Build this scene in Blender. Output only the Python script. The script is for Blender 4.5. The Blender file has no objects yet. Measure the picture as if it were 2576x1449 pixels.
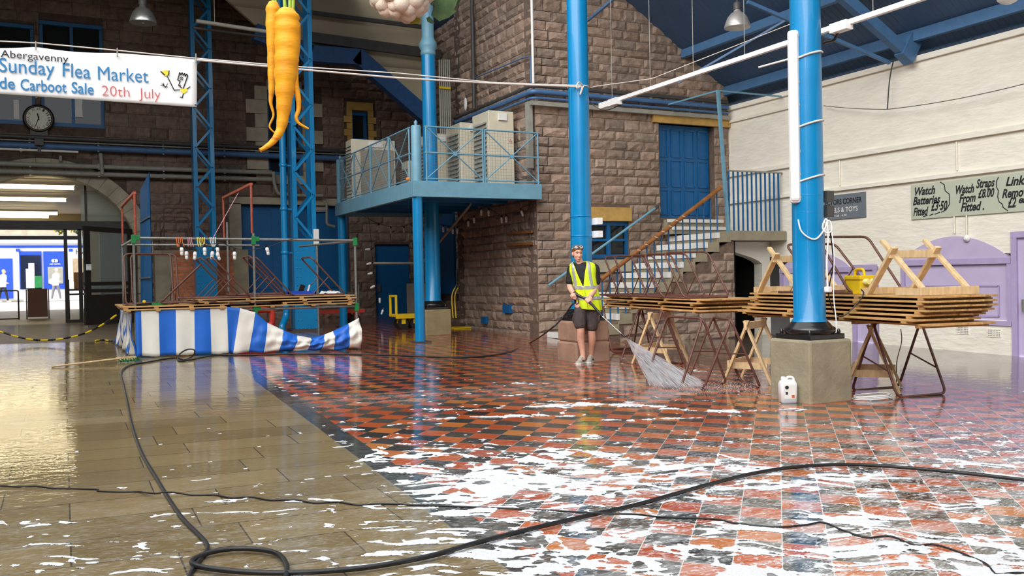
import bpy, bmesh, math, random
import numpy as np
from mathutils import Vector as V, Matrix as Mx
random.seed(7); np.random.seed(7)
SC = bpy.context.scene; COL = SC.collection
# ---------------- camera ----------------
W_, H_ = 2576.0, 1449.0
YAW, PIT, ROL, FPX, CAMH = 0.462543161, -0.0131816591, -0.0196466900, 2260.0, 1.4
_cy, _sy, _cp, _sp = math.cos(YAW), math.sin(YAW), math.cos(PIT), math.sin(PIT)
FW = V((_sy*_cp, _cy*_cp, _sp)); _r = V((_cy, -_sy, 0)); _u = _r.cross(FW)
RT = _r*math.cos(ROL)+_u*math.sin(ROL); UP = -_r*math.sin(ROL)+_u*math.cos(ROL)
CP = V((0, 0, CAMH))
cam = bpy.data.cameras.new('camera'); cam.sensor_width = 36; cam.lens = FPX/W_*36; cam.clip_end = 300
co = bpy.data.objects.new('camera', cam); COL.objects.link(co)
m = Mx((RT, UP, -FW)).transposed().to_4x4(); m.translation = CP; co.matrix_world = m
SC.camera = co
# ---------------- world, sun, exposure ----------------
w = bpy.data.worlds.new('overcast_sky'); SC.world = w; w.use_nodes = True
bg = w.node_tree.nodes['Background']; bg.inputs[0].default_value = (0.93, 0.97, 1.0, 1); bg.inputs[1].default_value = 1.25
sl = bpy.data.lights.new('sun', 'SUN'); sl.energy = 2.6; sl.angle = 1.2; sl.color = (1, 0.97, 0.92)
so = bpy.data.objects.new('sun', sl); COL.objects.link(so); so.rotation_euler = V((.70, .45, -.46)).to_track_quat('-Z', 'Y').to_euler()
SC.view_settings.view_transform = 'Standard'; SC.view_settings.look = 'None'; SC.view_settings.gamma = 1
SC.cycles.transparent_max_bounces = 32; SC.view_settings.use_curve_mapping = False; SC.view_settings.exposure = 0.82
# ---------------- placing helpers: a photo direction met with a real plane ----------------
def ray(x, y): return FW+RT*((x-W_/2)/FPX)-UP*((y-H_/2)/FPX)
def fz(x, y): return .014*(y-6.5)-.018*(x-6.9)
def flo(x, y, dz=0):
    d = ray(x, y); t = (-.014*6.5+.018*6.9-CAMH+dz)/(d.z-.014*d.y+.018*d.x); return CP+d*t
def onx(x, y, v): d = ray(x, y); return CP+d*(v/d.x)
def ony(x, y, v): d = ray(x, y); return CP+d*(v/d.y)
def onz(x, y, v): d = ray(x, y); return CP+d*((v-CAMH)/d.z)
def L(c): c /= 255.0; return c/12.92 if c <= .04045 else ((c+.055)/1.055)**2.4
def rgb(r, g, b): return (L(r), L(g), L(b), 1)
# ---------------- materials ----------------
MATS = {}
def nd(nt, t, **k):
    n = nt.nodes.new(t)
    for a, b in k.items():
        if a.startswith('i_'): n.inputs[int(a[2:]) if a[2:].isdigit() else a[2:].replace('_', ' ')].default_value = b
        else: setattr(n, a, b)
    return n
def mat(name, col, rough=.5, metal=0, var=.12, scale=6, bump=0, bscale=30, coat=0, spec=.5, emit=0, stretch=None, rust=None, rustamt=.5, attr=False):
    if name in MATS: return MATS[name]
    M = bpy.data.materials.new(name); M.use_nodes = True; nt = M.node_tree; b = nt.nodes['Principled BSDF']
    b.inputs['Roughness'].default_value = rough; b.inputs['Metallic'].default_value = metal
    b.inputs['Coat Weight'].default_value = coat; b.inputs['Specular IOR Level'].default_value = spec
    tc = nd(nt, 'ShaderNodeTexCoord'); src = tc.outputs['Object']
    if stretch:
        mp = nd(nt, 'ShaderNodeMapping'); mp.inputs['Scale'].default_value = stretch; nt.links.new(src, mp.inputs[0]); src = mp.outputs[0]
    nz = nd(nt, 'ShaderNodeTexNoise', i_Scale=scale, i_Detail=6.0); nt.links.new(src, nz.inputs['Vector'])
    rp = nd(nt, 'ShaderNodeValToRGB'); e = rp.color_ramp.elements
    c = col; e[0].position = .3; e[1].position = .7
    e[0].color = tuple(max(0, x*(1-var)) for x in c[:3])+(1,); e[1].color = tuple(min(1, x*(1+var)) for x in c[:3])+(1,)
    nt.links.new(nz.outputs['Fac'], rp.inputs[0]); out = rp.outputs[0]
    if attr:
        at = nd(nt, 'ShaderNodeAttribute', attribute_name='tint'); mx = nd(nt, 'ShaderNodeMix', data_type='RGBA', blend_type='MULTIPLY'); mx.inputs[0].default_value = 1
        nt.links.new(out, mx.inputs[6]); nt.links.new(at.outputs['Color'], mx.inputs[7]); out = mx.outputs[2]
    if rust:
        n2 = nd(nt, 'ShaderNodeTexNoise', i_Scale=scale*1.7, i_Detail=8.0); nt.links.new(src, n2.inputs['Vector'])
        r2 = nd(nt, 'ShaderNodeValToRGB'); r2.color_ramp.elements[0].position = rustamt; r2.color_ramp.elements[1].position = rustamt+.08
        nt.links.new(n2.outputs['Fac'], r2.inputs[0])
        mx = nd(nt, 'ShaderNodeMix', data_type='RGBA'); nt.links.new(r2.outputs[0], mx.inputs[0]); nt.links.new(out, mx.inputs[6]); mx.inputs[7].default_value = rust; out = mx.outputs[2]
    nt.links.new(out, b.inputs['Base Color'])
    if bump:
        n3 = nd(nt, 'ShaderNodeTexNoise', i_Scale=bscale, i_Detail=6.0); nt.links.new(src, n3.inputs['Vector'])
        bp = nd(nt, 'ShaderNodeBump', i_Strength=bump, i_Distance=.02); nt.links.new(n3.outputs['Fac'], bp.inputs['Height']); nt.links.new(bp.outputs[0], b.inputs['Normal'])
    if emit: b.inputs['Emission Color'].default_value = col; b.inputs['Emission Strength'].default_value = emit
    MATS[name] = M; return M
def glass(name, col, rough=.03, alpha=.25):
    M = bpy.data.materials.new(name); M.use_nodes = True; nt = M.node_tree; b = nt.nodes['Principled BSDF']
    b.inputs['Base Color'].default_value = col; b.inputs['Roughness'].default_value = rough
    tr = nd(nt, 'ShaderNodeBsdfTransparent'); ms = nd(nt, 'ShaderNodeMixShader'); ms.inputs[0].default_value = alpha
    nt.links.new(tr.outputs[0], ms.inputs[1]); nt.links.new(b.outputs[0], ms.inputs[2]); nt.links.new(ms.outputs[0], nt.nodes['Material Output'].inputs[0])
    return M
# ---------------- mesh builder ----------------
WL = {}
def wl(o):
    p = V((0, 0, 0))
    while o is not None: p = p+o.location; o = o.parent
    return p
def tag(o, label=None, cat=None, group=None, kind=None):
    if label: o['label'] = label
    if cat: o['category'] = cat
    if group: o['group'] = group
    if kind: o['kind'] = kind
    return o
def thing(name, label, cat, loc=(0, 0, 0), group=None):
    o = bpy.data.objects.new(name, None); COL.objects.link(o); o.location = loc; o.empty_display_size = .1
    return tag(o, label, cat, group)
def frames(pts, closed=False):
    n = len(pts); T = []
    for i in range(n):
        a = pts[i-1] if (i > 0 or closed) else pts[i]; b = pts[(i+1) % n] if (i < n-1 or closed) else pts[i]
        t = (b-a); T.append(t.normalized() if t.length > 1e-9 else V((0, 0, 1)))
    u = T[0].orthogonal().normalized(); out = []
    for t in T:
        u = (u-t*u.dot(t)); u = u.normalized() if u.length > 1e-6 else t.orthogonal().normalized(); out.append((u.copy(), t.cross(u)))
    return out
class MB:
    def __init__(s): s.v = []; s.f = []; s.s = []; s.m = []; s.c = []
    def add(s, vs, fs, smooth=False, mi=0, col=None):
        k = len(s.v); s.v += [tuple(p) for p in vs]
        for f in fs: s.f.append(tuple(i+k for i in f)); s.s.append(smooth); s.m.append(mi); s.c.append(col or (1, 1, 1, 1))
        return s
    def box(s, a, b, mi=0, col=None):
        x0, y0, z0 = a; x1, y1, z1 = b
        return s.add([(x0, y0, z0), (x1, y0, z0), (x1, y1, z0), (x0, y1, z0), (x0, y0, z1), (x1, y0, z1), (x1, y1, z1), (x0, y1, z1)],
                     [(0, 3, 2, 1), (4, 5, 6, 7), (0, 1, 5, 4), (1, 2, 6, 5), (2, 3, 7, 6), (3, 0, 4, 7)], False, mi, col)
    def bar(s, p, q, w, h, up=(0, 0, 1), mi=0):
        p, q, up = V(p), V(q), V(up); t = (q-p).normalized(); x = t.cross(up)
        x = x.normalized() if x.length > 1e-5 else t.orthogonal().normalized(); y = x.cross(t); vs = []
        for c in (p, q):
            for a, b in ((-1, -1), (1, -1), (1, 1), (-1, 1)): vs.append(c+x*(a*w/2)+y*(b*h/2))
        return s.add(vs, [(0, 1, 2, 3), (7, 6, 5, 4), (0, 4, 5, 1), (1, 5, 6, 2), (2, 6, 7, 3), (3, 7, 4, 0)], False, mi)
    def tube(s, pts, r, n=8, closed=False, mi=0, caps=True):
        pts = [V(p) for p in pts]; fr = frames(pts, closed); vs = []; fs = []; m = len(pts)
        rr = r if isinstance(r, (list, tuple)) else [r]*m
        for i, p in enumerate(pts):
            for j in range(n):
                a = 2*math.pi*j/n; vs.append(p+(fr[i][0]*math.cos(a)+fr[i][1]*math.sin(a))*rr[i])
        for i in range(m if closed else m-1):
            for j in range(n):
                a = i*n+j; b = i*n+(j+1) % n; c = ((i+1) % m)*n+(j+1) % n; d = ((i+1) % m)*n+j; fs.append((a, b, c, d))
        s.add(vs, fs, True, mi)
        if caps and not closed: s.add(vs[:n], [tuple(range(n))[::-1]], False, mi); s.add(vs[-n:], [tuple(range(n))], False, mi)
        return s
    def lathe(s, c, prof, n=24, mi=0, up=(0, 0, 1)):
        c = V(c); up = V(up).normalized(); x = up.orthogonal().normalized() if abs(up.z) < .99 else V((1, 0, 0)); y = up.cross(x); vs = []; fs = []
        for r, z in prof:
            for j in range(n): a = 2*math.pi*j/n; vs.append(c+(x*math.cos(a)+y*math.sin(a))*r+up*z)
        for i in range(len(prof)-1):
            for j in range(n): fs.append((i*n+j, i*n+(j+1) % n, (i+1)*n+(j+1) % n, (i+1)*n+j))
        s.add(vs, fs, True, mi)
        if prof[0][0] > 1e-4: s.add(vs[:n], [tuple(range(n))[::-1]], False, mi)
        if prof[-1][0] > 1e-4: s.add(vs[-n:], [tuple(range(n))], False, mi)
        return s
    def prism(s, poly, ex, mi=0):
        poly = [V(p) for p in poly]; ex = V(ex); n = len(poly); nn = V((0, 0, 0))
        for i in range(n): nn += poly[i].cross(poly[(i+1) % n])
        if nn.dot(ex) > 0: poly = poly[::-1]
        vs = poly+[p+ex for p in poly]
        return s.add(vs, [tuple(range(n)), tuple(range(2*n-1, n-1, -1))]+[(i, i+n, (i+1) % n+n, (i+1) % n) for i in range(n)], False, mi)
    def ball(s, c, r, nu=12, nv=8, mi=0, R=None):
        c = V(c); r = V((r, r, r)) if isinstance(r, (int, float)) else V(r); vs = []; fs = []
        for i in range(nv+1):
            t = math.pi*i/nv
            for j in range(nu):
                a = 2*math.pi*j/nu; p = V((r.x*math.sin(t)*math.cos(a), r.y*math.sin(t)*math.sin(a), r.z*math.cos(t))); vs.append(c+(R@p if R else p))
        for i in range(nv):
            for j in range(nu): fs.append((i*nu+j, (i+1)*nu+j, (i+1)*nu+(j+1) % nu, i*nu+(j+1) % nu))
        return s.add(vs, fs, True, mi)
    def rings(s, rings, caps=True, mi=0, closed=True):
        n = len(rings[0]); vs = [p for r in rings for p in r]; fs = []
        for i in range(len(rings)-1):
            for j in range(n if closed else n-1): fs.append((i*n+j, i*n+(j+1) % n, (i+1)*n+(j+1) % n, (i+1)*n+j))
        s.add(vs, fs, True, mi)
        if caps: s.add(rings[0], [tuple(range(n))[::-1]], True, mi); s.add(rings[-1], [tuple(range(n))], True, mi)
        return s
    def build(s, name, mt, parent=None, label=None, cat=None, group=None, kind=None, bevel=0, origin=None, tint=False, fix=False):
        vs = [V(p) for p in s.v]
        lo = V([min(p[i] for p in vs) for i in range(3)]); hi = V([max(p[i] for p in vs) for i in range(3)])
        o0 = V(origin) if origin is not None else (V(((lo.x+hi.x)/2, (lo.y+hi.y)/2, lo.z)) if parent is None else (lo+hi)/2)
        me = bpy.data.meshes.new(name); me.from_pydata([p-o0 for p in vs], [], s.f)
        for mm in (mt if isinstance(mt, (list, tuple)) else [mt]): me.materials.append(mm)
        me.polygons.foreach_set('use_smooth', s.s); me.polygons.foreach_set('material_index', s.m)
        if tint:
            ca = me.color_attributes.new('tint', 'FLOAT_COLOR', 'CORNER'); arr = []
            for p in me.polygons: arr += list(s.c[p.index])*p.loop_total
            ca.data.foreach_set('color', arr)
        if fix:
            bm = bmesh.new(); bm.from_mesh(me); bmesh.ops.remove_doubles(bm, verts=bm.verts, dist=1e-5); bmesh.ops.recalc_face_normals(bm, faces=bm.faces); bm.to_mesh(me); bm.free()
        me.update()
        o = bpy.data.objects.new(name, me); COL.objects.link(o)
        if parent is not None: o.parent = parent; o.location = o0-wl(parent)
        else: o.location = o0
        if bevel:
            md = o.modifiers.new('bevel', 'BEVEL'); md.width = bevel; md.segments = 2; md.limit_method = 'ANGLE'
        return tag(o, label, cat, group, kind)
def kids(o): return [c for c in bpy.data.objects if c.parent == o]
def dup(root, M, label=None, group=None):
    KD = {}
    for c in bpy.data.objects:
        if c.parent: KD.setdefault(c.parent.name, []).append(c)
    def rec(o, par):
        c = o.copy(); COL.objects.link(c)
        if par is not None: c.parent = par
        for k in KD.get(o.name, []): rec(k, c)
        return c
    r = rec(root, None); place(r, M)
    return tag(r, label, None, group)
def place(r, M): r.matrix_basis = M
def frame(o, x, y, z=None):
    x = V(x).normalized(); y = V(y); y = (y-x*y.dot(x)).normalized(); z = x.cross(y)
    M = Mx((x, y, z)).transposed().to_4x4(); M.translation = V(o); return M
def fillet(pts, rad, seg=5, closed=False):
    pts = [V(p) for p in pts]; n = len(pts); out = []
    for i in range(n):
        if not closed and i in (0, n-1): out.append(pts[i]); continue
        p, a, b = pts[i], pts[i-1], pts[(i+1) % n]; da, db = (a-p), (b-p); r = min(rad, da.length*.48, db.length*.48)
        A, B = p+da.normalized()*r, p+db.normalized()*r
        for k in range(seg+1): t = k/seg; out.append(A*(1-t)**2+p*2*t*(1-t)+B*t*t)
    return out
def catmull(pts, seg=8, closed=False):
    pts = [V(p) for p in pts]; n = len(pts); out = []
    g = (lambda i: pts[i % n]) if closed else (lambda i: pts[min(max(i, 0), n-1)])
    for i in range(n if closed else n-1):
        a, b, c, d = g(i-1), g(i), g(i+1), g(i+2)
        for k in range(seg):
            t = k/seg; out.append(.5*((2*b)+(c-a)*t+(2*a-5*b+4*c-d)*t*t+(3*b-a-3*c+d)*t**3))
    if not closed: out.append(pts[-1])
    return out
def sag(p, q, s, n=16):
    p, q = V(p), V(q); return [p.lerp(q, i/n)-V((0, 0, 4*s*(i/n)*(1-i/n))) for i in range(n+1)]
def text(mb, txt, o, xd, yd, height, width=None, shear=0, mi=0, bold=0, thick=0):
    cu = bpy.data.curves.new('t', 'FONT'); cu.body = txt; cu.size = 1; cu.shear = shear; cu.offset = bold; cu.resolution_u = 3
    ob = bpy.data.objects.new('t', cu); COL.objects.link(ob); dg = bpy.context.evaluated_depsgraph_get(); me = ob.evaluated_get(dg).to_mesh()
    P = [v.co.copy() for v in me.vertices]; F = [tuple(p.vertices) for p in me.polygons]
    ob.evaluated_get(dg).to_mesh_clear(); bpy.data.objects.remove(ob); bpy.data.curves.remove(cu)
    if not P: return
    x0 = min(p.x for p in P); x1 = max(p.x for p in P); sy = height/.73; sx = (width/(x1-x0)) if width else sy
    xd, yd, o = V(xd).normalized(), V(yd).normalized(), V(o)
    mb.add([o+xd*((p.x-x0)*sx)+yd*(p.y*sy) for p in P], F, False, mi)
def stroke(mb, pts, wd, nrm, mi=0):
    pts = [V(p) for p in pts]; nrm = V(nrm)
    for a, b in zip(pts, pts[1:]):
        t = (b-a).normalized(); x = t.cross(nrm).normalized()*wd/2; a2, b2 = a-t*wd*.3, b+t*wd*.3
        mb.add([a2-x, b2-x, b2+x, a2+x], [(0, 1, 2, 3)], False, mi)
# ---------------- palette ----------------
BLUE = mat('blue_column_paint', rgb(0, 128, 186), .32, var=.06, scale=3, bump=.05, bscale=60, coat=.3)
BLUE2 = mat('blue_balcony_paint', rgb(110, 158, 180), .45, var=.08, bump=.04)
BLUED = mat('blue_door_paint', rgb(6, 94, 152), .45, var=.08, bump=.05)
BLUESTEEL = mat('blue_steel_paint', rgb(74, 114, 156), .5, var=.1)
BLUEPIPE = mat('blue_pipe_paint', rgb(72, 108, 152), .45, var=.12)
BLACK = mat('black_paint', rgb(24, 24, 26), .3, var=.1, coat=.3)
RUBBER = mat('black_rubber', rgb(30, 29, 30), .42, var=.15)
CONC = mat('concrete', rgb(150, 141, 118), .85, var=.16, scale=4, bump=.35, bscale=22)
SAND = mat('yellow_sandstone', rgb(190, 152, 84), .85, var=.15, scale=5, bump=.2)
PALESTONE = mat('pale_stone', rgb(174, 164, 144), .85, var=.18, scale=3, bump=.25)
PINKST = mat('pink_sandstone', rgb(160, 128, 108), .8, var=.2, scale=4, bump=.35, bscale=18)
CREAMW = mat('white_wall_paint', rgb(240, 234, 220), .75, var=.05, scale=2.5, bump=.9, bscale=5, stretch=(1, 1.0, 3.2))
CREAM = mat('cream_cladding', rgb(184, 168, 138), .6, var=.06)
LILAC = mat('lilac_paint', rgb(194, 180, 212), .5, var=.05, scale=3, bump=.05)
LILACD = mat('lilac_trim_paint', rgb(178, 162, 200), .5, var=.05)
WHITEP = mat('white_plastic', rgb(240, 240, 240), .35, var=.02)
WHITEPAINT = mat('white_paint', rgb(232, 230, 226), .5, var=.05)
ACCREAM = mat('cream_unit_casing', rgb(214, 205, 182), .45, var=.04)
DGREY = mat('dark_grey_metal', rgb(70, 68, 66), .5, var=.15)
GREYP = mat('grey_pipe', rgb(150, 148, 138), .5, var=.12)
GALV = mat('galvanised_steel', rgb(140, 142, 138), .42, metal=.6, var=.18, scale=25)
ALU = mat('brushed_aluminium', rgb(190, 190, 186), .3, metal=.85, var=.08)
BROWNT = mat('brown_painted_tube', rgb(98, 62, 54), .45, var=.2, scale=14, rust=rgb(120, 84, 68), rustamt=.58)
REDT = mat('red_oxide_frame', rgb(156, 72, 52), .6, var=.2, scale=10, rust=rgb(176, 120, 70), rustamt=.6)
WOOD = mat('board_timber', rgb(196, 156, 100), .65, var=.25, scale=4, bump=.15, stretch=(8, 1.2, 8), attr=True)
WOODP = mat('pale_timber', rgb(214, 184, 140), .65, var=.18, scale=5, bump=.15, stretch=(5, 5, 1.2))
BAMB = mat('brown_handrail_timber', rgb(140, 88, 40), .5, var=.25, scale=8)
TARPB = mat('blue_tarpaulin', rgb(30, 104, 206), .42, var=.08, scale=3, bump=.25, bscale=7)
TARPW = mat('white_tarpaulin', rgb(232, 228, 218), .45, var=.05, scale=3, bump=.25, bscale=7)
GREENC = mat('green_clamp', rgb(20, 120, 60), .5, var=.15)
YELLOWM = mat('yellow_metal', rgb(226, 190, 20), .45, var=.1)
REDM = mat('red_metal', rgb(200, 62, 48), .45, var=.12)
HIVIS = mat('hi_vis_yellow', rgb(216, 240, 22), .55, var=.06, bump=.25, bscale=12)
REFL = mat('reflective_tape', rgb(176, 180, 178), .35, metal=.2, var=.06)
SKIN = mat('skin', rgb(226, 172, 148), .5, var=.08, scale=9)
HAIR = mat('brown_hair', rgb(120, 82, 48), .6, var=.3, scale=40, bump=.4, bscale=80)
TSHIRT = mat('black_cotton', rgb(30, 30, 32), .8, var=.15)
SHORTS = mat('charcoal_cotton', rgb(78, 68, 68), .85, var=.25, scale=14, bump=.4, bscale=16)
SHOE = mat('grey_canvas', rgb(168, 164, 150), .7, var=.1)
CARROT = mat('carrot_skin', rgb(254, 164, 12), .55, var=.22, scale=2.2, bump=.3, bscale=9, stretch=(1, 1, 3.5), rust=rgb(200, 92, 10), rustamt=.66)
LEAFG = mat('leaf_green', rgb(74, 96, 54), .6, var=.3)
STEMG = mat('stem_green', rgb(150, 176, 60), .55, var=.2)
CURD = mat('cauliflower_curd', rgb(234, 214, 198), .7, var=.06, bump=.4, bscale=40)
BANNER = mat('banner_vinyl', rgb(248, 248, 250), .45, var=.02, bump=.1, bscale=3)
INKBLACK = mat('black_ink', rgb(34, 34, 40), .6, var=.1)
INKBLUE = mat('blue_ink', rgb(46, 128, 184), .6, var=.2, scale=30)
INKRED = mat('red_ink', rgb(206, 96, 96), .6, var=.1)
INKYEL = mat('yellow_ink', rgb(236, 224, 60), .6)
SIGNG = mat('sage_sign_paint', rgb(190, 196, 176), .5, var=.03)
SIGND = mat('slate_sign_paint', rgb(112, 120, 128), .5, var=.04)
BRICKR = mat('dark_brown_metal', rgb(58, 52, 48), .5, var=.15)
DARKW = mat('dark_bronze_frame', rgb(54, 48, 44), .45, var=.15)
GLASSD = glass('dark_glazing', rgb(34, 40, 44), .08, .8)
GLASSC = glass('glazing_pale_reflection', rgb(190, 205, 200), .03, .35)  # pale green tint paints in the daylight reflected by the panes
FOAMM = mat('soap_foam', rgb(232, 233, 235), .7, var=.05, bump=.8, bscale=90)
TUBE = mat('lit_fluorescent_tube', rgb(255, 238, 190), .5, emit=5)
ROOFB = mat('blue_roof_boarding', rgb(44, 84, 140), .6, var=.12, scale=3)
STREETW = mat('shop_white_paint', rgb(240, 240, 238), .6, var=.03)
STREETB = mat('shop_blue_paint', rgb(24, 72, 190), .45, var=.08)
ROPE = mat('white_cord', rgb(214, 206, 200), .7, var=.08)
WETSTONE = mat('corridor_paving', rgb(104, 92, 76), .5, var=.2, scale=1.5)
def groove_mat(name, col, axis, pitch, rough=.55, depth=.5, dark=.55):
    """boarding: shallow grooves cut at a regular pitch"""
    M = bpy.data.materials.new(name); M.use_nodes = True; nt = M.node_tree; b = nt.nodes['Principled BSDF']; b.inputs['Roughness'].default_value = rough
    g = nd(nt, 'ShaderNodeNewGeometry'); sx = nd(nt, 'ShaderNodeSeparateXYZ'); nt.links.new(g.outputs['Position'], sx.inputs[0])
    mu = nd(nt, 'ShaderNodeMath', operation='MULTIPLY', i_1=1/pitch); nt.links.new(sx.outputs[axis], mu.inputs[0])
    fr = nd(nt, 'ShaderNodeMath', operation='FRACT'); nt.links.new(mu.outputs[0], fr.inputs[0])
    rp = nd(nt, 'ShaderNodeValToRGB'); e = rp.color_ramp.elements; e[0].position = 0; e[0].color = (0, 0, 0, 1); e[1].position = .12; e[1].color = (1, 1, 1, 1); nt.links.new(fr.outputs[0], rp.inputs[0])
    nz = nd(nt, 'ShaderNodeTexNoise', i_Scale=1.5, i_Detail=5.0); nt.links.new(g.outputs['Position'], nz.inputs['Vector'])
    c1 = nd(nt, 'ShaderNodeMix', data_type='RGBA'); c1.inputs[6].default_value = tuple(x*.8 for x in col[:3])+(1,); c1.inputs[7].default_value = tuple(min(1, x*1.2) for x in col[:3])+(1,); nt.links.new(nz.outputs['Fac'], c1.inputs[0])
    c2 = nd(nt, 'ShaderNodeMix', data_type='RGBA'); c2.inputs[6].default_value = tuple(x*dark for x in col[:3])+(1,); nt.links.new(rp.outputs[0], c2.inputs[0]); nt.links.new(c1.outputs[2], c2.inputs[7]); nt.links.new(c2.outputs[2], b.inputs['Base Color'])
    bp = nd(nt, 'ShaderNodeBump', i_Strength=depth, i_Distance=.02); nt.links.new(rp.outputs[0], bp.inputs['Height']); nt.links.new(bp.outputs[0], b.inputs['Normal'])
    MATS[name] = M; return M
ROOFBLUE = groove_mat('blue_roof_boards', rgb(60, 88, 122), 1, .14)
ROOFDARK = groove_mat('dark_roof_slats', rgb(40, 46, 58), 1, .3)
CREAMB = groove_mat('cream_boards', rgb(186, 172, 144), 2, 1.2)
def stone_mat(name, a, b2, mortar=None):
    M = bpy.data.materials.new(name); M.use_nodes = True; nt = M.node_tree; b = nt.nodes['Principled BSDF']; b.inputs['Roughness'].default_value = .88
    at = nd(nt, 'ShaderNodeAttribute', attribute_name='tint'); g = nd(nt, 'ShaderNodeNewGeometry')
    nz = nd(nt, 'ShaderNodeTexNoise', i_Scale=7.0, i_Detail=8.0, i_Roughness=.65); nt.links.new(g.outputs['Position'], nz.inputs['Vector'])
    mx = nd(nt, 'ShaderNodeMix', data_type='RGBA'); mx.inputs[6].default_value = a; mx.inputs[7].default_value = b2
    rp = nd(nt, 'ShaderNodeValToRGB'); rp.color_ramp.elements[0].position = .32; rp.color_ramp.elements[1].position = .68; nt.links.new(nz.outputs['Fac'], rp.inputs[0]); nt.links.new(rp.outputs[0], mx.inputs[0])
    m2 = nd(nt, 'ShaderNodeMix', data_type='RGBA', blend_type='MULTIPLY'); m2.inputs[0].default_value = 1; nt.links.new(mx.outputs[2], m2.inputs[6]); nt.links.new(at.outputs['Color'], m2.inputs[7]); nt.links.new(m2.outputs[2], b.inputs['Base Color'])
    n3 = nd(nt, 'ShaderNodeTexNoise', i_Scale=14.0, i_Detail=8.0, i_Roughness=.6); nt.links.new(g.outputs['Position'], n3.inputs['Vector'])
    bp = nd(nt, 'ShaderNodeBump', i_Strength=.7, i_Distance=.03); nt.links.new(n3.outputs['Fac'], bp.inputs['Height']); nt.links.new(bp.outputs[0], b.inputs['Normal'])
    MATS[name] = M; return M
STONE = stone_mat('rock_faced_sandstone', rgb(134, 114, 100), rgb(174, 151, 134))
STONE_SHADED = stone_mat('shaded_sandstone', rgb(112, 94, 84), rgb(146, 124, 110))  # same stone as the block, darkened to paint in the weaker light
BRICK = stone_mat('orange_brick', rgb(196, 108, 70), rgb(226, 140, 96))
def floor_mat():
    M = bpy.data.materials.new('wet_market_floor'); M.use_nodes = True; nt = M.node_tree; b = nt.nodes['Principled BSDF']; ln = nt.links.new
    g = nd(nt, 'ShaderNodeNewGeometry'); P = g.outputs['Position']; sp = nd(nt, 'ShaderNodeSeparateXYZ'); ln(P, sp.inputs[0])
    def mth(op, a, bb=None, cl=False):
        n = nd(nt, 'ShaderNodeMath', operation=op, use_clamp=cl)
        for i, q in enumerate((a, bb)):
            if q is None: continue
            if isinstance(q, (int, float)): n.inputs[i].default_value = q
            else: ln(q, n.inputs[i])
        return n.outputs[0]
    def mixc(f, a, bb, bl='MIX'):
        n = nd(nt, 'ShaderNodeMix', data_type='RGBA', blend_type=bl)
        for i, q in ((0, f), (6, a), (7, bb)):
            if isinstance(q, (int, float, tuple)): n.inputs[i].default_value = q
            else: ln(q, n.inputs[i])
        return n.outputs[2]
    def noise(scale, det=5, vec=P, rough=.55, dist=0):
        n = nd(nt, 'ShaderNodeTexNoise', i_Scale=float(scale), i_Detail=float(det), i_Roughness=rough, i_Distortion=float(dist)); ln(vec, n.inputs['Vector']); return n.outputs['Fac']
    def ramp(f, a, c): 
        n = nd(nt, 'ShaderNodeMapRange', interpolation_type='SMOOTHSTEP'); ln(f, n.inputs[0]); n.inputs[1].default_value = a; n.inputs[2].default_value = c; return n.outputs[0]
    # quarry tiles laid on the diagonal
    mp = nd(nt, 'ShaderNodeMapping'); mp.inputs['Rotation'].default_value = (0, 0, math.radians(43)); ln(P, mp.inputs[0])
    T = .225
    s2 = nd(nt, 'ShaderNodeSeparateXYZ'); ln(mp.outputs[0], s2.inputs[0])
    u = mth('DIVIDE', s2.outputs[0], T); v = mth('DIVIDE', s2.outputs[1], T); fu = mth('FLOOR', u); fv = mth('FLOOR', v)
    par = mth('ABSOLUTE', mth('SUBTRACT', mth('FRACT', mth('MULTIPLY', mth('ADD', fu, fv), .5)), 0)); chk = mth('GREATER_THAN', par, .25)
    cid = nd(nt, 'ShaderNodeCombineXYZ'); ln(fu, cid.inputs[0]); ln(fv, cid.inputs[1])
    wn = nd(nt, 'ShaderNodeTexWhiteNoise', noise_dimensions='2D'); ln(cid.outputs[0], wn.inputs[0]); rnd = wn.outputs['Value']
    red = nd(nt, 'ShaderNodeValToRGB'); e = red.color_ramp.elements; e[0].color = rgb(164, 68, 32); e[1].color = rgb(190, 114, 44); e[0].position = 0; e[1].position = 1
    for pos, c in ((.35, rgb(180, 80, 36)), (.72, rgb(188, 92, 42)), (.86, rgb(188, 104, 46))): q = e.new(pos); q.color = c
    ln(rnd, red.inputs[0])
    blk = nd(nt, 'ShaderNodeValToRGB'); e = blk.color_ramp.elements; e[0].color = rgb(44, 42, 40); e[1].color = rgb(84, 78, 70); ln(rnd, blk.inputs[0])
    tile = mixc(chk, red.outputs[0], blk.outputs[0])
    eu = mth('ABSOLUTE', mth('SUBTRACT', mth('FRACT', u), .5)); ev = mth('ABSOLUTE', mth('SUBTRACT', mth('FRACT', v), .5)); ed = mth('MAXIMUM', eu, ev)
    grout = ramp(ed, .485, .492)
    tile = mixc(mth('MULTIPLY', grout, .8), tile, rgb(112, 96, 84))
    # flagstones
    br = nd(nt, 'ShaderNodeTexBrick', offset=.43, offset_frequency=2, squash=1.35, squash_frequency=3); ln(P, br.inputs['Vector'])
    br.inputs['Color1'].default_value = rgb(116, 99, 64); br.inputs['Color2'].default_value = rgb(136, 118, 82); br.inputs['Mortar'].default_value = rgb(62, 54, 42)
    br.inputs['Scale'].default_value = 1; br.inputs['Mortar Size'].default_value = .0045; br.inputs['Brick Width'].default_value = .82; br.inputs['Row Height'].default_value = .42; br.inputs['Bias'].default_value = 0
    fl = mixc(ramp(noise(1.6, 6), .35, .7), br.outputs[0], mixc(1.0, br.outputs[0], (.86, .80, .74, 1), 'MULTIPLY'))
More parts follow.
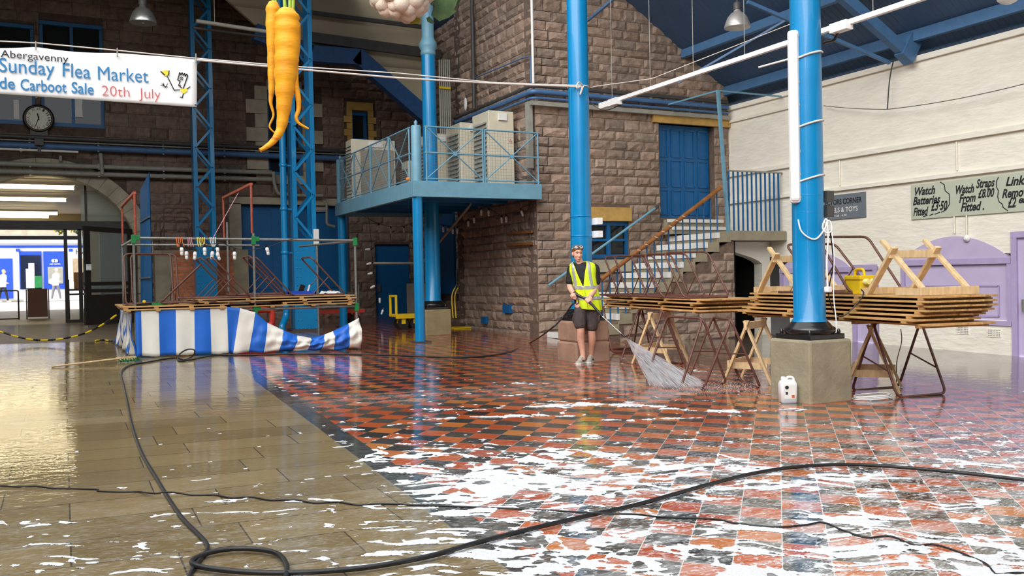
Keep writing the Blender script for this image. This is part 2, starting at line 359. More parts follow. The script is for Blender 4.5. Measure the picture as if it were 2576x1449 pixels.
    fl = mixc(mth('MULTIPLY', ramp(noise(60, 3), .55, .75), .25), fl, rgb(70, 62, 48))
    # layout: flags left, a dark border, tiles, flags again by the right wall
    Y = sp.outputs[1]; X = mth('ADD', sp.outputs[0], mth('MULTIPLY', mth('SUBTRACT', Y, 9), -.04))
    inner = mth('GREATER_THAN', X, 2.19); border = mth('MULTIPLY', mth('GREATER_THAN', X, 2.0), mth('SUBTRACT', 1, inner))
    right = mth('GREATER_THAN', X, 9.65)
    bord = mixc(ramp(noise(4, 5), .3, .7), rgb(48, 46, 44), rgb(70, 66, 60))
    base = mixc(border, mixc(inner, fl, tile), bord)
    flr = mixc(1.0, fl, rgb(206, 200, 200), 'MULTIPLY'); base = mixc(right, base, mixc(.5, flr, rgb(96, 88, 84)))
    joint = mth('MAXIMUM', ramp(mth('ABSOLUTE', mth('SUBTRACT', X, 2.0)), .012, .004), ramp(mth('ABSOLUTE', mth('SUBTRACT', X, 9.65)), .012, .004)); base = mixc(joint, base, rgb(120, 108, 84))
    # thin soap smears: stronger near the camera on the tiles
    cy = mth('MULTIPLY', Y, -1)
    reg = mth('ADD', mth('MULTIPLY', ramp(Y, 7.4, 4.2), 1.0), mth('MULTIPLY', ramp(mth('ABSOLUTE', mth('SUBTRACT', Y, 9.3)), .8, .1), .55), True)
    reg = mth('MULTIPLY', reg, mth('ADD', mth('MULTIPLY', ramp(X, 1.6, 3.2), .75), .25))
    mp2 = nd(nt, 'ShaderNodeMapping'); mp2.inputs['Rotation'].default_value = (0, 0, math.radians(26)); mp2.inputs['Scale'].default_value = (1, 2.6, 1); ln(P, mp2.inputs[0])
    smear = mth('MULTIPLY', ramp(noise(2.2, 7, mp2.outputs[0], .62, 1.2), .44, .66), reg)
    streak = mth('MULTIPLY', ramp(noise(9, 5, mp2.outputs[0], .6, 2.5), .5, .62), reg)
    film = mth('ADD', mth('MULTIPLY', smear, .36), mth('MULTIPLY', streak, .6), True)
    base = mixc(mth('MULTIPLY', film, .85), base, rgb(240, 240, 240)); base = mixc(mth('MULTIPLY', mth('MULTIPLY', grout, inner), mth('MULTIPLY', ramp(Y, 7.6, 5.2), .75)), base, rgb(236, 234, 230))
    base = mixc(ramp(mth('ADD', Y, mth('MULTIPLY', noise(1.2), .5)), 19.1, 19.5), base, mixc(mth('LESS_THAN', X, 1.6), base, mixc(noise(3, 6), rgb(96, 86, 72), rgb(132, 118, 98))))
    ln(base, b.inputs['Base Color'])
    b.inputs['Roughness'].default_value = .6; b.inputs['Specular IOR Level'].default_value = .15
    dry = mth('MULTIPLY', ramp(Y, 18.9, 19.4), mth('LESS_THAN', X, 1.6)); b.inputs['Coat IOR'].default_value = 1.42
    ln(mth('MULTIPLY', mth('SUBTRACT', 1, mth('MULTIPLY', dry, .92)), mth('SUBTRACT', 1, mth('MULTIPLY', mth('LESS_THAN', X, 2.0), .3))), b.inputs['Coat Weight'])
    wet = ramp(noise(.9, 4), .35, .65)
    cr = nd(nt, 'ShaderNodeMapRange'); ln(wet, cr.inputs[0]); cr.inputs[3].default_value = .09; cr.inputs[4].default_value = .03
    ln(mth('ADD', cr.outputs[0], mth('MULTIPLY', film, .25)), b.inputs['Coat Roughness'])
    mp3 = nd(nt, 'ShaderNodeMapping'); mp3.inputs['Rotation'].default_value = (0, 0, math.radians(26)); mp3.inputs['Scale'].default_value = (1.0, 2.2, 1); ln(P, mp3.inputs[0])
    hgt = mth('ADD', mth('MULTIPLY', noise(5, 3, mp3.outputs[0]), 1.0), mth('MULTIPLY', mth('MULTIPLY', grout, inner), -.25))
    bp = nd(nt, 'ShaderNodeBump', i_Strength=.09, i_Distance=.03); ln(hgt, bp.inputs['Height']); ln(bp.outputs[0], b.inputs['Coat Normal'])
    b2 = nd(nt, 'ShaderNodeBump', i_Strength=.35, i_Distance=.01); ln(mth('ADD', noise(40, 5), mth('MULTIPLY', grout, -1.0)), b2.inputs['Height']); ln(b2.outputs[0], b.inputs['Normal'])
    return M
FLOORM = floor_mat()
# ---------------- the hall ----------------
YF, YB, XW, XB = 16.6, 26.3, 14.05, 8.9          # block front, back wall, white wall, block side
GZ = .38                                          # level of the arcade and the street beyond
def struct(mb, name, mt, parent=None, **k): return mb.build(name, mt, parent, kind='structure', **k)
# floor: one sheet following the fall of the hall
fl = MB(); xs = [-9, -4, 0, 3, 6, 9, 12, XW]; ys = [-6, 0, 4, 8, 12, 16, 20, 23, YB+.6]
def fzz(x, y): return min(fz(x, y), GZ) if x < 4 else fz(x, y)
vs = [(x, y, fzz(x, y)) for y in ys for x in xs]; n = len(xs)
fl.add(vs, [(j*n+i, j*n+i+1, (j+1)*n+i+1, (j+1)*n+i) for j in range(len(ys)-1) for i in range(n-1)])
struct(fl, 'floor', FLOORM)
r_ = random.Random(3)
def stones(mb, o, ud, nd_, wid, hei, course, lr, relief, holes=(), pal=(.72, 1.12), seed=1, quoin=None, clip=None):
    """coursed rock-faced stones laid on a wall face: each stone its own cushion with a random rough front"""
    rr = random.Random(seed); o, ud, nn = V(o), V(ud), V(nd_); zz = V((0, 0, 1)); v = 0
    while v < hei-.02:
        ch = min(course*rr.choice((.8, .9, 1, 1, 1.15, 1.3)), hei-v); u = -rr.random()*lr[0]
        while u < wid:
            ln_ = rr.uniform(*lr)
            if quoin and wid-u < quoin*2.2: ln_ = wid-u
            a, b = max(u, 0), min(u+ln_, wid); u += ln_
            if b-a < .04: continue
            spans = [(a, b)]
            for (h0, k0, h1, k1) in holes:
                if v+ch <= k0+.03 or v >= k1-.03: continue
                ns = []
                for (p, q) in spans:
                    if q <= h0 or p >= h1: ns.append((p, q))
                    else:
                        if h0-p > .04: ns.append((p, h0))
                        if q-h1 > .04: ns.append((h1, q))
                spans = ns
            for (p, q) in spans:
                if clip and clip((p+q)/2, v+ch/2): continue
                t = rr.uniform(*pal); hu = rr.uniform(-.05, .05); col = (t*(1+hu), t, t*(1-hu*.7), 1)
                g = .006; nu = 3 if q-p > .3 else 2; us = [p+g]+[p+g+(q-p-2*g)*(k+.5+rr.uniform(-.2, .2))/nu for k in range(nu)]+[q-g]; vv = [v+g, v+g+(ch-2*g)*rr.uniform(.2, .35), v+g+(ch-2*g)*rr.uniform(.6, .85), v+ch-g]
                P = []; base = rr.uniform(.25, .7)*relief
                for j, y in enumerate(vv):
                    for i, x in enumerate(us):
                        edge = i in (0, len(us)-1) or j in (0, 3); d = base*.25 if edge else base+rr.uniform(0, relief*.6)
                        P.append(o+ud*x+zz*y+nn*d)
                m_ = len(us); F = [(j*m_+i, j*m_+i+1, (j+1)*m_+i+1, (j+1)*m_+i) for j in range(3) for i in range(m_-1)]
                rim = list(range(m_))+[j*m_+m_-1 for j in range(1, 4)]+[3*m_+i for i in range(m_-2, -1, -1)]+[j*m_ for j in range(2, 0, -1)]
                k0 = len(P); P += [P[i]-nn*(base*.25+.02) for i in rim]
                F += [(rim[i], k0+i, k0+(i+1) % len(rim), rim[(i+1) % len(rim)]) for i in range(len(rim))]
                mb.add(P, F, False, 0, col)
        v += ch
def slab(mb, o, ud, nn, wid, hei, thick, holes=(), mi=0, col=(.45, .43, .42, 1)):
    """mortar bed behind the stones, with openings left free"""
    o, ud, nn = V(o), V(ud), V(nn); us = sorted({0, wid}|{min(max(h[i], 0), wid) for h in holes for i in (0, 2)}); vs_ = sorted({0, hei}|{min(max(h[i], 0), hei) for h in holes for i in (1, 3)})
    for a, b in zip(us, us[1:]):
        for c, d in zip(vs_, vs_[1:]):
            if any(h[0] <= (a+b)/2 <= h[2] and h[1] <= (c+d)/2 <= h[3] for h in holes): continue
            p = o+ud*a+V((0, 0, c)); q = o+ud*b+V((0, 0, d))-nn*thick
            mb.box([min(p[i], q[i]) for i in range(3)], [max(p[i], q[i]) for i in range(3)], mi, col)
# block front (faces the camera)
zf = 0.0; fw = MB(); X0 = XB
dr = (12.06-X0, 2.65, 13.62-X0, 4.78); wn_ = (10.2-X0, 1.72, 11.2-X0, 2.56); li = (10.1-X0, 2.56, 11.24-X0, 2.86); dl = (11.86-X0, 4.78, 14.05-X0, 4.95); si = (10.1-X0, 1.45, 11.24-X0, 1.72)
slab(fw, (X0, YF+.03, zf), (1, 0, 0), V((0, -1, 0)), XW-X0, 10.4, .4, [dr, wn_])
stones(fw, (X0, YF+.03, zf), (1, 0, 0), (0, -1, 0), XW-X0, 10.4, .205, (.26, .62), .042, [dr, wn_, li, dl, si], seed=11)
struct(fw, 'wall_front', STONE, tint=True)
sd = MB(); LEN = 4.2
slab(sd, (XB+.03, YF+.03, zf), (0, 1, 0), V((-1, 0, 0)), LEN, 10.4, .4)
stones(sd, (XB+.03, YF+.03, zf), (0, 1, 0), (-1, 0, 0), LEN, 10.4, .205, (.26, .62), .042, [], seed=12)
struct(sd, 'wall_side', STONE, tint=True)
sd2 = MB(); dp = (22.6-20.8, .95, 24.3-20.8, 3.6)
slab(sd2, (XB+.75, YF+LEN, zf), (0, 1, 0), V((-1, 0, 0)), 5.6, 10.4, .3, [dp]); slab(sd2, (XB, YF+LEN+.02, zf), (1, 0, 0), V((0, 1, 0)), .75, 10.4, .3)
stones(sd2, (XB+.75, YF+LEN, zf), (0, 1, 0), (-1, 0, 0), 5.6, 10.4, .26, (.3, .7), .06, [dp], seed=13)
struct(sd2, 'wall_recess', STONE_SHADED, tint=True)
# window and door surrounds in the block front
t = MB(); t.box((10.1, YF-.05, 2.56), (11.24, YF+.3, 2.86)); struct(t, 'trim_1', SAND)
t = MB(); t.box((11.86, YF-.06, 4.78), (XW-.01, YF+.3, 4.95)); struct(t, 'trim_2', SAND)
t = MB(); t.box((10.1, YF-.05, 1.45), (11.24, YF+.3, 1.72)); struct(t, 'trim_3', PALESTONE)
def panel_door(name, x0, x1, z0, z1, y, mt, rows, cols, parent=None, handle=False):
    d = thing(name, None, None, ((x0+x1)/2, y, z0)); d['kind'] = 'structure'
    b = MB().box((x0, y, z0), (x1, y+.05, z1)).build('door_leaf', mt, d)
    for i in range(cols):
        for (a, c) in rows:
            w_ = (x1-x0)/cols; q = MB(); xa, xb, za, zb = x0+i*w_+w_*.16, x0+(i+1)*w_-w_*.16, z0+(z1-z0)*a, z0+(z1-z0)*c
            for p0, p1 in (((xa, za), (xb, za)), ((xb, za), (xb, zb)), ((xb, zb), (xa, zb)), ((xa, zb), (xa, za))): q.bar((p0[0], y-.008, p0[1]), (p1[0], y-.008, p1[1]), .03, .03, (0, 1, 0))
            q.build('raised_panel', mt, b)
    return d
panel_door('door_1', 12.08, 13.6, 2.66, 4.78, YF+.2, BLUED, [(.04, .3), (.34, .62), (.66, .95)], 4)
win = thing('window_1', None, None, (10.7, YF+.12, 1.72)); win['kind'] = 'structure'
f = MB()
for p, q in (((10.22, 1.74), (10.22, 2.55)), ((11.18, 1.74), (11.18, 2.55)), ((10.7, 1.74), (10.7, 2.55))): f.bar((p[0], YF+.1, p[1]), (q[0], YF+.1, q[1]), .09, .07, (0, 1, 0))
for z in (1.79, 2.15, 2.51): f.bar((10.2, YF+.1, z), (11.2, YF+.1, z), .05 if z == 2.15 else .09, .06, (0, 1, 0))
f.build('window_frame', BLUED, win); MB().box((10.2, YF+.12, 1.74), (11.2, YF+.14, 2.54)).build('pane', GLASSD, win); MB().box((10.2, YF+.36, 1.7), (11.2, YF+.4, 2.6)).build('blind', PALESTONE, win)
# back wall with the arched way out
bw = MB(); XL = -6.0; WID = 18.0
ac, ah, az0, azt = -.4, 2.2, 2.2, 4.28         # arch: centre, half width, spring, crown
def arch_in(x, z): return abs(x-ac) < ah and (z < az0 or ((x-ac)/ah)**2+((z-az0)/(azt-az0))**2 < 1)
steps_ = [(ac-ah, -1, ac+ah, az0)]
for k in range(24):
    z0_ = az0+(azt-az0)*k/24; h_ = ah*math.sqrt(max(0, 1-(k/24)**2)); steps_.append((ac-h_, z0_, ac+h_, az0+(azt-az0)*(k+1)/24))
H = lambda a: (a[0]-XL, a[1], a[2]-XL, a[3])
win2 = (-1.9, 5.55, -.55, 8.15); win3 = (-.42, 5.55, 1.08, 8.3); win4 = (5.35, 4.45, 6.35, 6.9); win5 = (7.85, 5.55, 8.35, 6.45); dpan = (4.55, 1.05, 7.7, 3.6); dsm = (8.5, .2, 9.62, 2.45)
hs = [H(q) for q in steps_+[win2, win3, win4, win5, dpan, dsm]]
slab(bw, (XL, YB+.03, 0), (1, 0, 0), V((0, -1, 0)), WID, 10.4, .35, hs)
ring = [H((ac-math.sqrt(max(0, 1-max(0, (z-az0)/(azt+.42-az0))**2))*(ah+.42) if z > az0 else ac-ah-.3, z-.05, ac+(math.sqrt(max(0, 1-max(0, (z-az0)/(azt+.42-az0))**2))*(ah+.42) if z > az0 else ah+.3), z+.05)) for z in np.arange(.05, azt+.42, .1)]
qu = [H(q) for q in ((4.3, 1.0, 4.6, 3.75), (4.3, 3.6, 7.9, 3.8), (4.75, 4.2, 5.35, 7.0), (6.35, 4.2, 6.95, 7.0), (5.35, 4.2, 6.35, 4.45), (5.35, 6.9, 6.35, 7.2), (7.62, 5.5, 7.85, 6.7), (8.35, 5.5, 8.6, 6.7), (7.85, 6.45, 8.35, 6.7))]
stones(bw, (XL, YB+.03, 0), (1, 0, 0), (0, -1, 0), WID, 10.4, .27, (.35, .8), .06, hs+ring+qu, seed=21)
struct(bw, 'wall_back', STONE_SHADED, tint=True)
vo = MB(); N = 23
def ae(k, g): a = math.pi*k/N; return V((ac+(ah+g)*math.cos(a), 0, az0+(azt-az0+g)*math.sin(a)))
for k in range(N):
    t_ = r_.uniform(.85, 1.1); a, b, c, d = ae(k+.012, 0), ae(k+.988, 0), ae(k+.988, .42), ae(k+.012, .42)
    for q in (a, b, c, d): q.y = YB-.03
    vo.prism([a, b, c, d], (0, .5, 0))
for z0_ in (.1, .8, 1.5): vo.box((ac+ah, YB-.03, GZ-.05+z0_), (ac+ah+.32, YB+.5, min(GZ+z0_+.63, az0)))
struct(vo, 'trim_4', PALESTONE)
q = MB()   # pale dressings round the upper windows and the big doorway
for k in range(7):
    w_ = .6 if k % 2 else .35; z = 4.2+k*.4; q.box((5.35-w_, YB-.05, z), (5.35, YB+.2, z+.39)); q.box((6.35, YB-.05, z), (6.35+w_, YB+.2, z+.39))
q.box((5.35, YB-.05, 4.2), (6.35, YB+.2, 4.45)); q.box((5.35, YB-.05, 6.9), (6.35, YB+.2, 7.2)); struct(q, 'trim_5', PALESTONE)
q = MB(); q.box((4.22, YB-.05, 1.0), (4.55, YB+.2, 3.62)); q.box((4.22, YB-.05, 3.6), (7.9, YB+.2, 3.8)); struct(q, 'trim_6', PALESTONE)
q = MB()
for k in range(5):
    w_ = .25 if k % 2 else .16; z = 5.5+k*.2; q.box((7.85-w_, YB-.05, z), (7.85, YB+.2, z+.19)); q.box((8.35, YB-.05, z), (8.35+w_, YB+.2, z+.19))
q.box((7.7, YB-.05, 6.48), (8.5, YB+.2, 6.72)); struct(q, 'trim_7', SAND)
def win_(nm, b, mt, mull=1, glz=GLASSD):
    x0, z0, x1, z1 = b; o = thing(nm, None, None, ((x0+x1)/2, YB+.2, z0)); o['kind'] = 'structure'; f = MB()
    for x in (x0+.04, x1-.04)+tuple(x0+(x1-x0)*(k+1)/(mull+1) for k in range(mull)): f.bar((x, YB+.18, z0), (x, YB+.18, z1), .08, .08, (0, 1, 0))
    for z in (z0+.06, z1-.05): f.bar((x0, YB+.16, z), (x1, YB+.16, z), .1, .14, (0, 1, 0))
    f.build('window_frame', mt, o); MB().box((x0, YB+.2, z0), (x1, YB+.22, z1)).build('pane', glz, o); return o
w2 = win_('window_2', win2, BLUED, 0); w3 = win_('window_3', win3, BLUED, 1); w4 = win_('window_4', win4, BLUED, 1); w5 = win_('window_5', win5, BLUED, 0)
for w_, b_ in ((w3, win3), (w4, win4), (w5, win5)): MB().box((b_[0]-.1, YB+.45, b_[1]-.1), (b_[2]+.1, YB+.5, b_[3]+.1)).build('shade_backing', DARKW, w_)  # dark sheets added behind the glass, standing in for unlit rooms
MB().box((-1.85, YB+.24, 7.0), (-.6, YB+.26, 8.1)).build('blind', CREAM, w2); MB().box((-1.85, YB+.3, 5.6), (-.6, YB+.34, 6.9)).build('blind', PALESTONE, w2)
MB().box((.28, YB+.17, 5.85), (.55, YB+.19, 6.4)).build('notice', WHITEPAINT, w3); MB().box((-1.05, YB+.17, 5.7), (-.93, YB+.19, 6.2)).build('notice', WHITEPAINT, w2)
panel_door('door_2', 4.55, 7.7, 1.05, 3.6, YB+.2, BLUED, [(.05, .95)], 3); panel_door('door_3', 8.5, 9.62, .2, 2.45, YB+.15, BLUED, [], 1)
dh = MB().box((8.6, YB+.08, 1.0), (8.66, YB+.16, 1.24)); dh.build('door_handle', ALU, bpy.data.objects['door_3'])
d4 = MB().box((XB+.62, 22.6, .95), (XB+.68, 24.3, 3.6)); struct(d4, 'door_4', BLUED)
# brick planter wall below, by the stall
bc_ = MB(); bc_.box((2.2, YB-.42, .3), (4.65, YB-.02, 2.28)); struct(bc_, 'wall_planter', CONC); br_ = MB()
stones(br_, (2.66, YB-.42, .4), (1, 0, 0), (0, -1, 0), 1.6, 1.85, .085, (.2, .24), .008, [], seed=5); struct(br_, 'wall_brick', BRICK, tint=True)
# white wall on the right, its ledges, lilac openings
ww = MB(); zt = 5.22; o1 = (9.62, -.2, 11.78, .5); holes = [(9.62, .5, 11.78, 1.62), (8.2, -.3, 9.62, 1.95), (12.36, .5, 14.4, 1.45), (12.36-.02, -.3, 12.98, 1.45), (14.72, -.3, 16.2, 1.72)]
slab(ww, (XW, -6, -.4), (0, 1, 0), V((-1, 0, 0)), 30, zt+.4, .35, [(a+6, b+.4, c+6, d+.4) for a, b, c, d in holes], 0, (1, 1, 1, 1))
def archseg(y0, y1, z0, zc, n=14):
    return [V((XW, y0+(y1-y0)*k/n, z0+(zc-z0)*math.sin(math.pi*k/n)**.75)) for k in range(n+1)]
struct(ww, 'wall_right', CREAMW)
t = MB(); t.box((XW-.07, -6, 3.62), (XW, 16.6, 3.71)); t.box((XW-.07, -6, 2.99), (XW, 16.6, 3.06)); struct(t, 'trim_8', CREAMW)
t = MB(); t.box((XW-.06, -6, zt-.05), (XW+.3, 16.6, zt+.05)); t.box((XW-.05, 14.2, 4.88), (XW, 16.6, 4.94)); struct(t, 'trim_9', CREAMW)
def lilac_bay(nm, y0, y1, zs, zc, zb, door=None, label=None):
    o = thing(nm, None, None, (XW, (y0+y1)/2, zb)); o['kind'] = 'structure'
    q = archseg(y0, y1, zs, zc); MB().prism([V((XW-.012, y0, zs-.02))]+[p-V((.012, 0, 0)) for p in q]+[V((XW-.012, y1, zs-.02))], (.1, 0, 0)).build('arch_panel', LILAC, o)
    MB().box((XW+.03, y0, zb), (XW+.08, y1, zs)).build('shutter', LILAC, o)
    f = MB(); f.box((XW-.03, y0+.004, zs-.05), (XW+.05, y1-.004, zs+.05)); f.box((XW-.02, y0+.002, zb), (XW+.05, y0+.08, zs)); f.box((XW-.02, y1-.08, zb), (XW+.05, y1-.002, zs)); f.box((XW-.03, y0+.006, zb-.05), (XW+.06, y1-.006, zb+.03)); f.build('frame', LILACD, o)
    g = MB(); ya, yb = y0+.25, y1-.3
    for p, q_ in (((ya, zb+.1), (yb, zb+.1)), ((ya, zb+.1), (ya, zb+.62)), ((yb, zb+.1), (yb, zb+.62)), ((ya, zb+.62), (yb, zb+.62))): g.bar((XW+.025, p[0], p[1]), (XW+.025, q_[0], q_[1]), .03, .03, (1, 0, 0))
    g.build('raised_panel', LILACD, o); MB().box((XW-.0, ya+.12, zb+.28), (XW+.03, ya+.17, zb+.42)).build('lock_plate', DGREY, o)
    return o
lilac_bay('window_6', 9.62, 11.82, 1.5, 1.95, .46); lilac_bay('window_7', 12.98, 15.0, 1.4, 1.78, .46)
def lilac_door(nm, y0, y1, z0, z1):
    o = thing(nm, None, None, (XW, (y0+y1)/2, z0)); o['kind'] = 'structure'
    MB().box((XW+.02, y0, z0), (XW+.07, y1, z1)).build('door_leaf', LILAC, o)
    f = MB(); f.box((XW-.03, y0+.003, z0), (XW+.06, y0+.1, z1-.08)); f.box((XW-.03, y1-.1, z0), (XW+.06, y1-.003, z1-.08)); f.box((XW-.034, y0+.002, z1-.08), (XW+.06, y1-.002, z1+.02)); f.build('frame', LILACD, o)
    MB().box((XW-.06, y1-.24, z0+.75), (XW+.03, y1-.2, z0+.95)).build('door_handle', ALU, o); return o
lilac_door('door_5', 8.3, 9.62, fz(XW, 9), 1.95); lilac_door('door_6', 12.36, 12.98, fz(XW, 12.6), 1.47)
# blue boarded roof over the right aisle, dark slatted roof over the far end, extended forward to shade the back wall
rz = lambda x: 5.51+.634*(14.25-x)
ce = MB(); ce.add([(16, -4, rz(16)), (16, YF+10, rz(16)), (7.0, YF+10, rz(7.0)), (7.0, -4, rz(7.0))], [(0, 1, 2, 3)]); ce.add([(16, -4, rz(16)+.12), (16, YF+10, rz(16)+.12), (7.0, YF+10, rz(7.0)+.12), (7.0, -4, rz(7.0)+.12)], [(3, 2, 1, 0)])
struct(ce, 'ceiling', ROOFBLUE)
ow = MB().box((XW+1.6, -6, -.5), (XW+1.8, 24, 7)); struct(ow, 'wall_outer', BRICKR)
c2 = MB(); c2.box((-9, 15.5, 9.35), (7.0, YB+3, 9.5)); struct(c2, 'ceiling_far_shade', ROOFDARK)
cp = MB(); cp.prism([ony(x, y, 23.6) for x, y in ((470, -90), (1085, -120), (1085, 292), (1062, 285), (900, 128), (775, 118), (640, 60))], (0, .12, 0)); struct(cp, 'wall_gable', CREAMB)
lw = MB().box((-9.3, -6, -.5), (-9, YB+.5, 9.4)); struct(lw, 'wall_left', STONE_SHADED)
rw = MB().box((-9.3, -7.3, -.5), (16, -7, 8.0)); struct(rw, 'wall_rear_shade', STONE_SHADED)  # unseen wall added behind the camera to cut light from there
# arcade beyond the arch
ar = MB(); ar.box((-5, YB+.3, GZ-.3), (5.5, 41.6, GZ)); struct(ar, 'floor_arcade', WETSTONE)
ar = MB(); ar.box((2.3, YB+.6, GZ), (2.6, 41.6, 4.5)); ar.box((-5.2, YB+.6, GZ), (-5, 41.6, 4.5)); struct(ar, 'wall_arcade', STONE_SHADED)
ar = MB(); ar.box((-5.2, YB+.5, 4.3), (2.6, 41.6, 4.5)); struct(ar, 'ceiling_arcade', CREAM)
ar = MB(); ar.box((-5.2, 41.3, 3.88), (2.6, 41.6, 4.3)); ar.box((.95, 41.3, GZ), (2.6, 41.6, 3.88)); struct(ar, 'wall_street', CREAM)
st_ = MB(); st_.add([(-40, 41.6, GZ-.02), (40, 41.6, GZ-.02), (40, 54, .56), (-40, 54, .56), (40, 80, .6), (-40, 80, .6)], [(0, 1, 2, 3), (3, 2, 4, 5)]); struct(st_, 'ground_street', mat('street_paving', rgb(196, 188, 180), .8, var=.08, scale=1))
# ---------------- stone stair to the blue door ----------------
RS, TR = .2, .313
st = thing('staircase', 'stone staircase with white-painted nosings rising along the brown stone wall to the blue door', 'staircase', (11.0, 15.7, fz(11, 15.7)))
YO = 14.78
def sx(k): return 12.18-TR*(10-k)     # nosing of step k (k = 10 is the last before the landing)
for k in range(-1, 11):
    z1 = 2.22-RS*(10-k); x = sx(k)
    if z1 < .15: continue
    b = MB(); b.box((x, YO, z1-RS), (x+TR+.02, YF-.09, z1-.001)); b.build('step', CONC, st)
    MB().box((x-.02, YO-.01, z1-.115), (x+.03, YF-.1, z1+.004)).build('nosing', WHITEPAINT, st)
b = MB(); b.box((12.49, YO-.02, 2.06), (XW-.03, YF-.09, 2.26)); b.build('landing', CONC, st)
MB().box((12.02, YF-.5, 2.262), (13.66, YF-.09, 2.42)).build('step', CONC, st); MB().box((12.0, YF-.53, 2.35), (13.68, YF-.48, 2.425)).build('nosing', WHITEPAINT, st)
MB().box((12.06, YF-.22, 2.425), (13.63, YF-.09, 2.6)).build('step', CONC, st); MB().box((12.06, YF-.26, 2.53), (13.63, YF-.2, 2.605)).build('nosing', WHITEPAINT, st)
sk = MB(); pts = [(9.3, .1)]
for k in range(-1, 11):
    z1 = 2.22-RS*(10-k)
    if z1 < .15: continue
    pts += [(sx(k)+.06, z1-RS-.14), (sx(k)+.06, z1-.1)] if False else []
sk.prism([(sx(1)-.3, YO-.06, .1), (12.55, YO-.06, .1), (12.55, YO-.06, 2.04), (sx(10)+.25, YO-.06, 2.0), (sx(1)+.02, YO-.06, .2)], (0, .3, 0))
sw = MB(); slabc = (.5, .46, .44, 1)
sw.prism([(sx(0), YO+.02, -.1), (12.6, YO+.02, -.1), (12.6, YO+.02, 2.06), (sx(10)+.28, YO+.02, 2.02), (sx(0), YO+.02, .12)], (0, .3, 0)); sw.c = [slabc]*len(sw.f)
stones(sw, (sx(0), YO+.02, .0), (1, 0, 0), (0, -1, 0), 12.6-sx(0), 2.05, .2, (.28, .55), .05, [], seed=31, clip=lambda u, v: v > (u-.28)*RS/TR-.14+.05)
sw.build('side_wall', STONE, st, tint=True)
MB().box((12.6, YO+.1, -.05), (12.7, YF-.09, 2.05)).build('side_wall', STONE_SHADED, st); 
al = MB(); ap = [ony(x, y, YO+.5) for x, y in ((1917, 800), (1917, 664), (1908, 656), (1891, 648), (1870, 641), (1847, 634), (1829, 631))]; ap[0].z = -.1; al.prism(ap+[V((ap[-1].x, YO+.5, 2.05)), V((XW-.03, YO+.5, 2.05)), V((XW-.03, YO+.5, -.1))], (0, .25, 0)); al.build('side_wall', CREAMW, st); MB().box((XW-.16, YO+.8, -.08), (XW-.04, YF-.1, 2.0)).build('alcove_shade_panel', STONE_SHADED, st); MB().box((12.72, YF-.2, -.05), (XW-.17, YF-.1, 2.0)).build('alcove_shade_panel', STONE_SHADED, st)  # dark panels added inside the alcove to deepen its shade
# balusters and rails of the stair
rl = thing('stair_railing', 'blue iron stair balusters under a round brown timber handrail with string ties', 'railing', (11.3, YO+.03, .6))
for i in range(17):
    x = 9.35+i*.178; zz0 = 2.22-RS*math.floor((12.18-x)/TR+1)+.0 if x < 12.4 else 2.22; zz0 = max(zz0, .3)
    zt_ = 1.12+(x-9.1)*.655
    MB().tube([(x, YO+.05, zz0-.02), (x, YO+.05, min(zt_, 3.3))], .016, 6).build('baluster', BLUED, rl)
hr = MB(); a, b = ony(1512, 703, YO+.0), ony(1812, 473, YO+.0); hr.tube([a, b], .045, 10); hr.build('handrail', BAMB, rl, label='brown timber handrail')
for f in (.3, .36, .44, .5, .56, .62, .67):
    p = a.lerp(b, f); MB().tube([p+V((.05*math.cos(t), .055*math.sin(t), .05*math.cos(t)*-.3)) for t in np.linspace(0, 2*math.pi, 9)], .006, 5).build('tie', ROPE, rl)
pr = thing('corner_post', 'tall slim blue post with two thin overhead stays at the stair head', 'post', (12.55, YO+.05, 2.26)); 
top = ony(1806, 228, YO+.05); bot = V((12.5, YO+.05, 2.1)); MB().bar(bot, top, .06, .06, (1, 0, 0)).build('post', BLUE2, pr)
MB().bar(top, ony(1678, 264, YF-.1), .03, .03).build('stay', BLUE2, pr); MB().bar(top, onx(1966, 243, XW-.05), .03, .03).build('stay', BLUE2, pr)
lr = thing('landing_railing', 'blue vertical bar railing on the grey concrete landing by the white wall', 'railing', (13.3, YO+.1, 2.26))
x0, x1 = 12.56, XW-.12
for i in range(12): x = x0+(x1-x0)*i/11; MB().bar((x, YO+.1, 2.25), (x, YO+.1, 3.52), .028, .028, (1, 0, 0)).build('bar', BLUED, lr)
MB().bar((x0, YO+.1, 3.53), (XW-.02, YO+.1, 3.53), .045, .03, (0, 0, 1)).build('top_rail', GREYP, lr)
wr = thing('wall_handrail', 'slim blue tube handrail fixed to the brown stone wall, running past the small blue window', 'handrail', (10.3, YF-.12, 1.5))
a, b = ony(1380, 718, YF-.14), ony(1652, 521, YF-.14); MB().tube([a, b], .028, 8).build('tube', BLUE2, wr); MB().tube([b-(b-a).normalized()*.05, b+(b-a).normalized()*.04], .04, 8).build('end_cap', DGREY, wr)
for f in (.04, .97): p = a.lerp(b, f); MB().tube([p, p+V((0, .13, -.03))], .018, 6).build('bracket', BLUE2, wr)
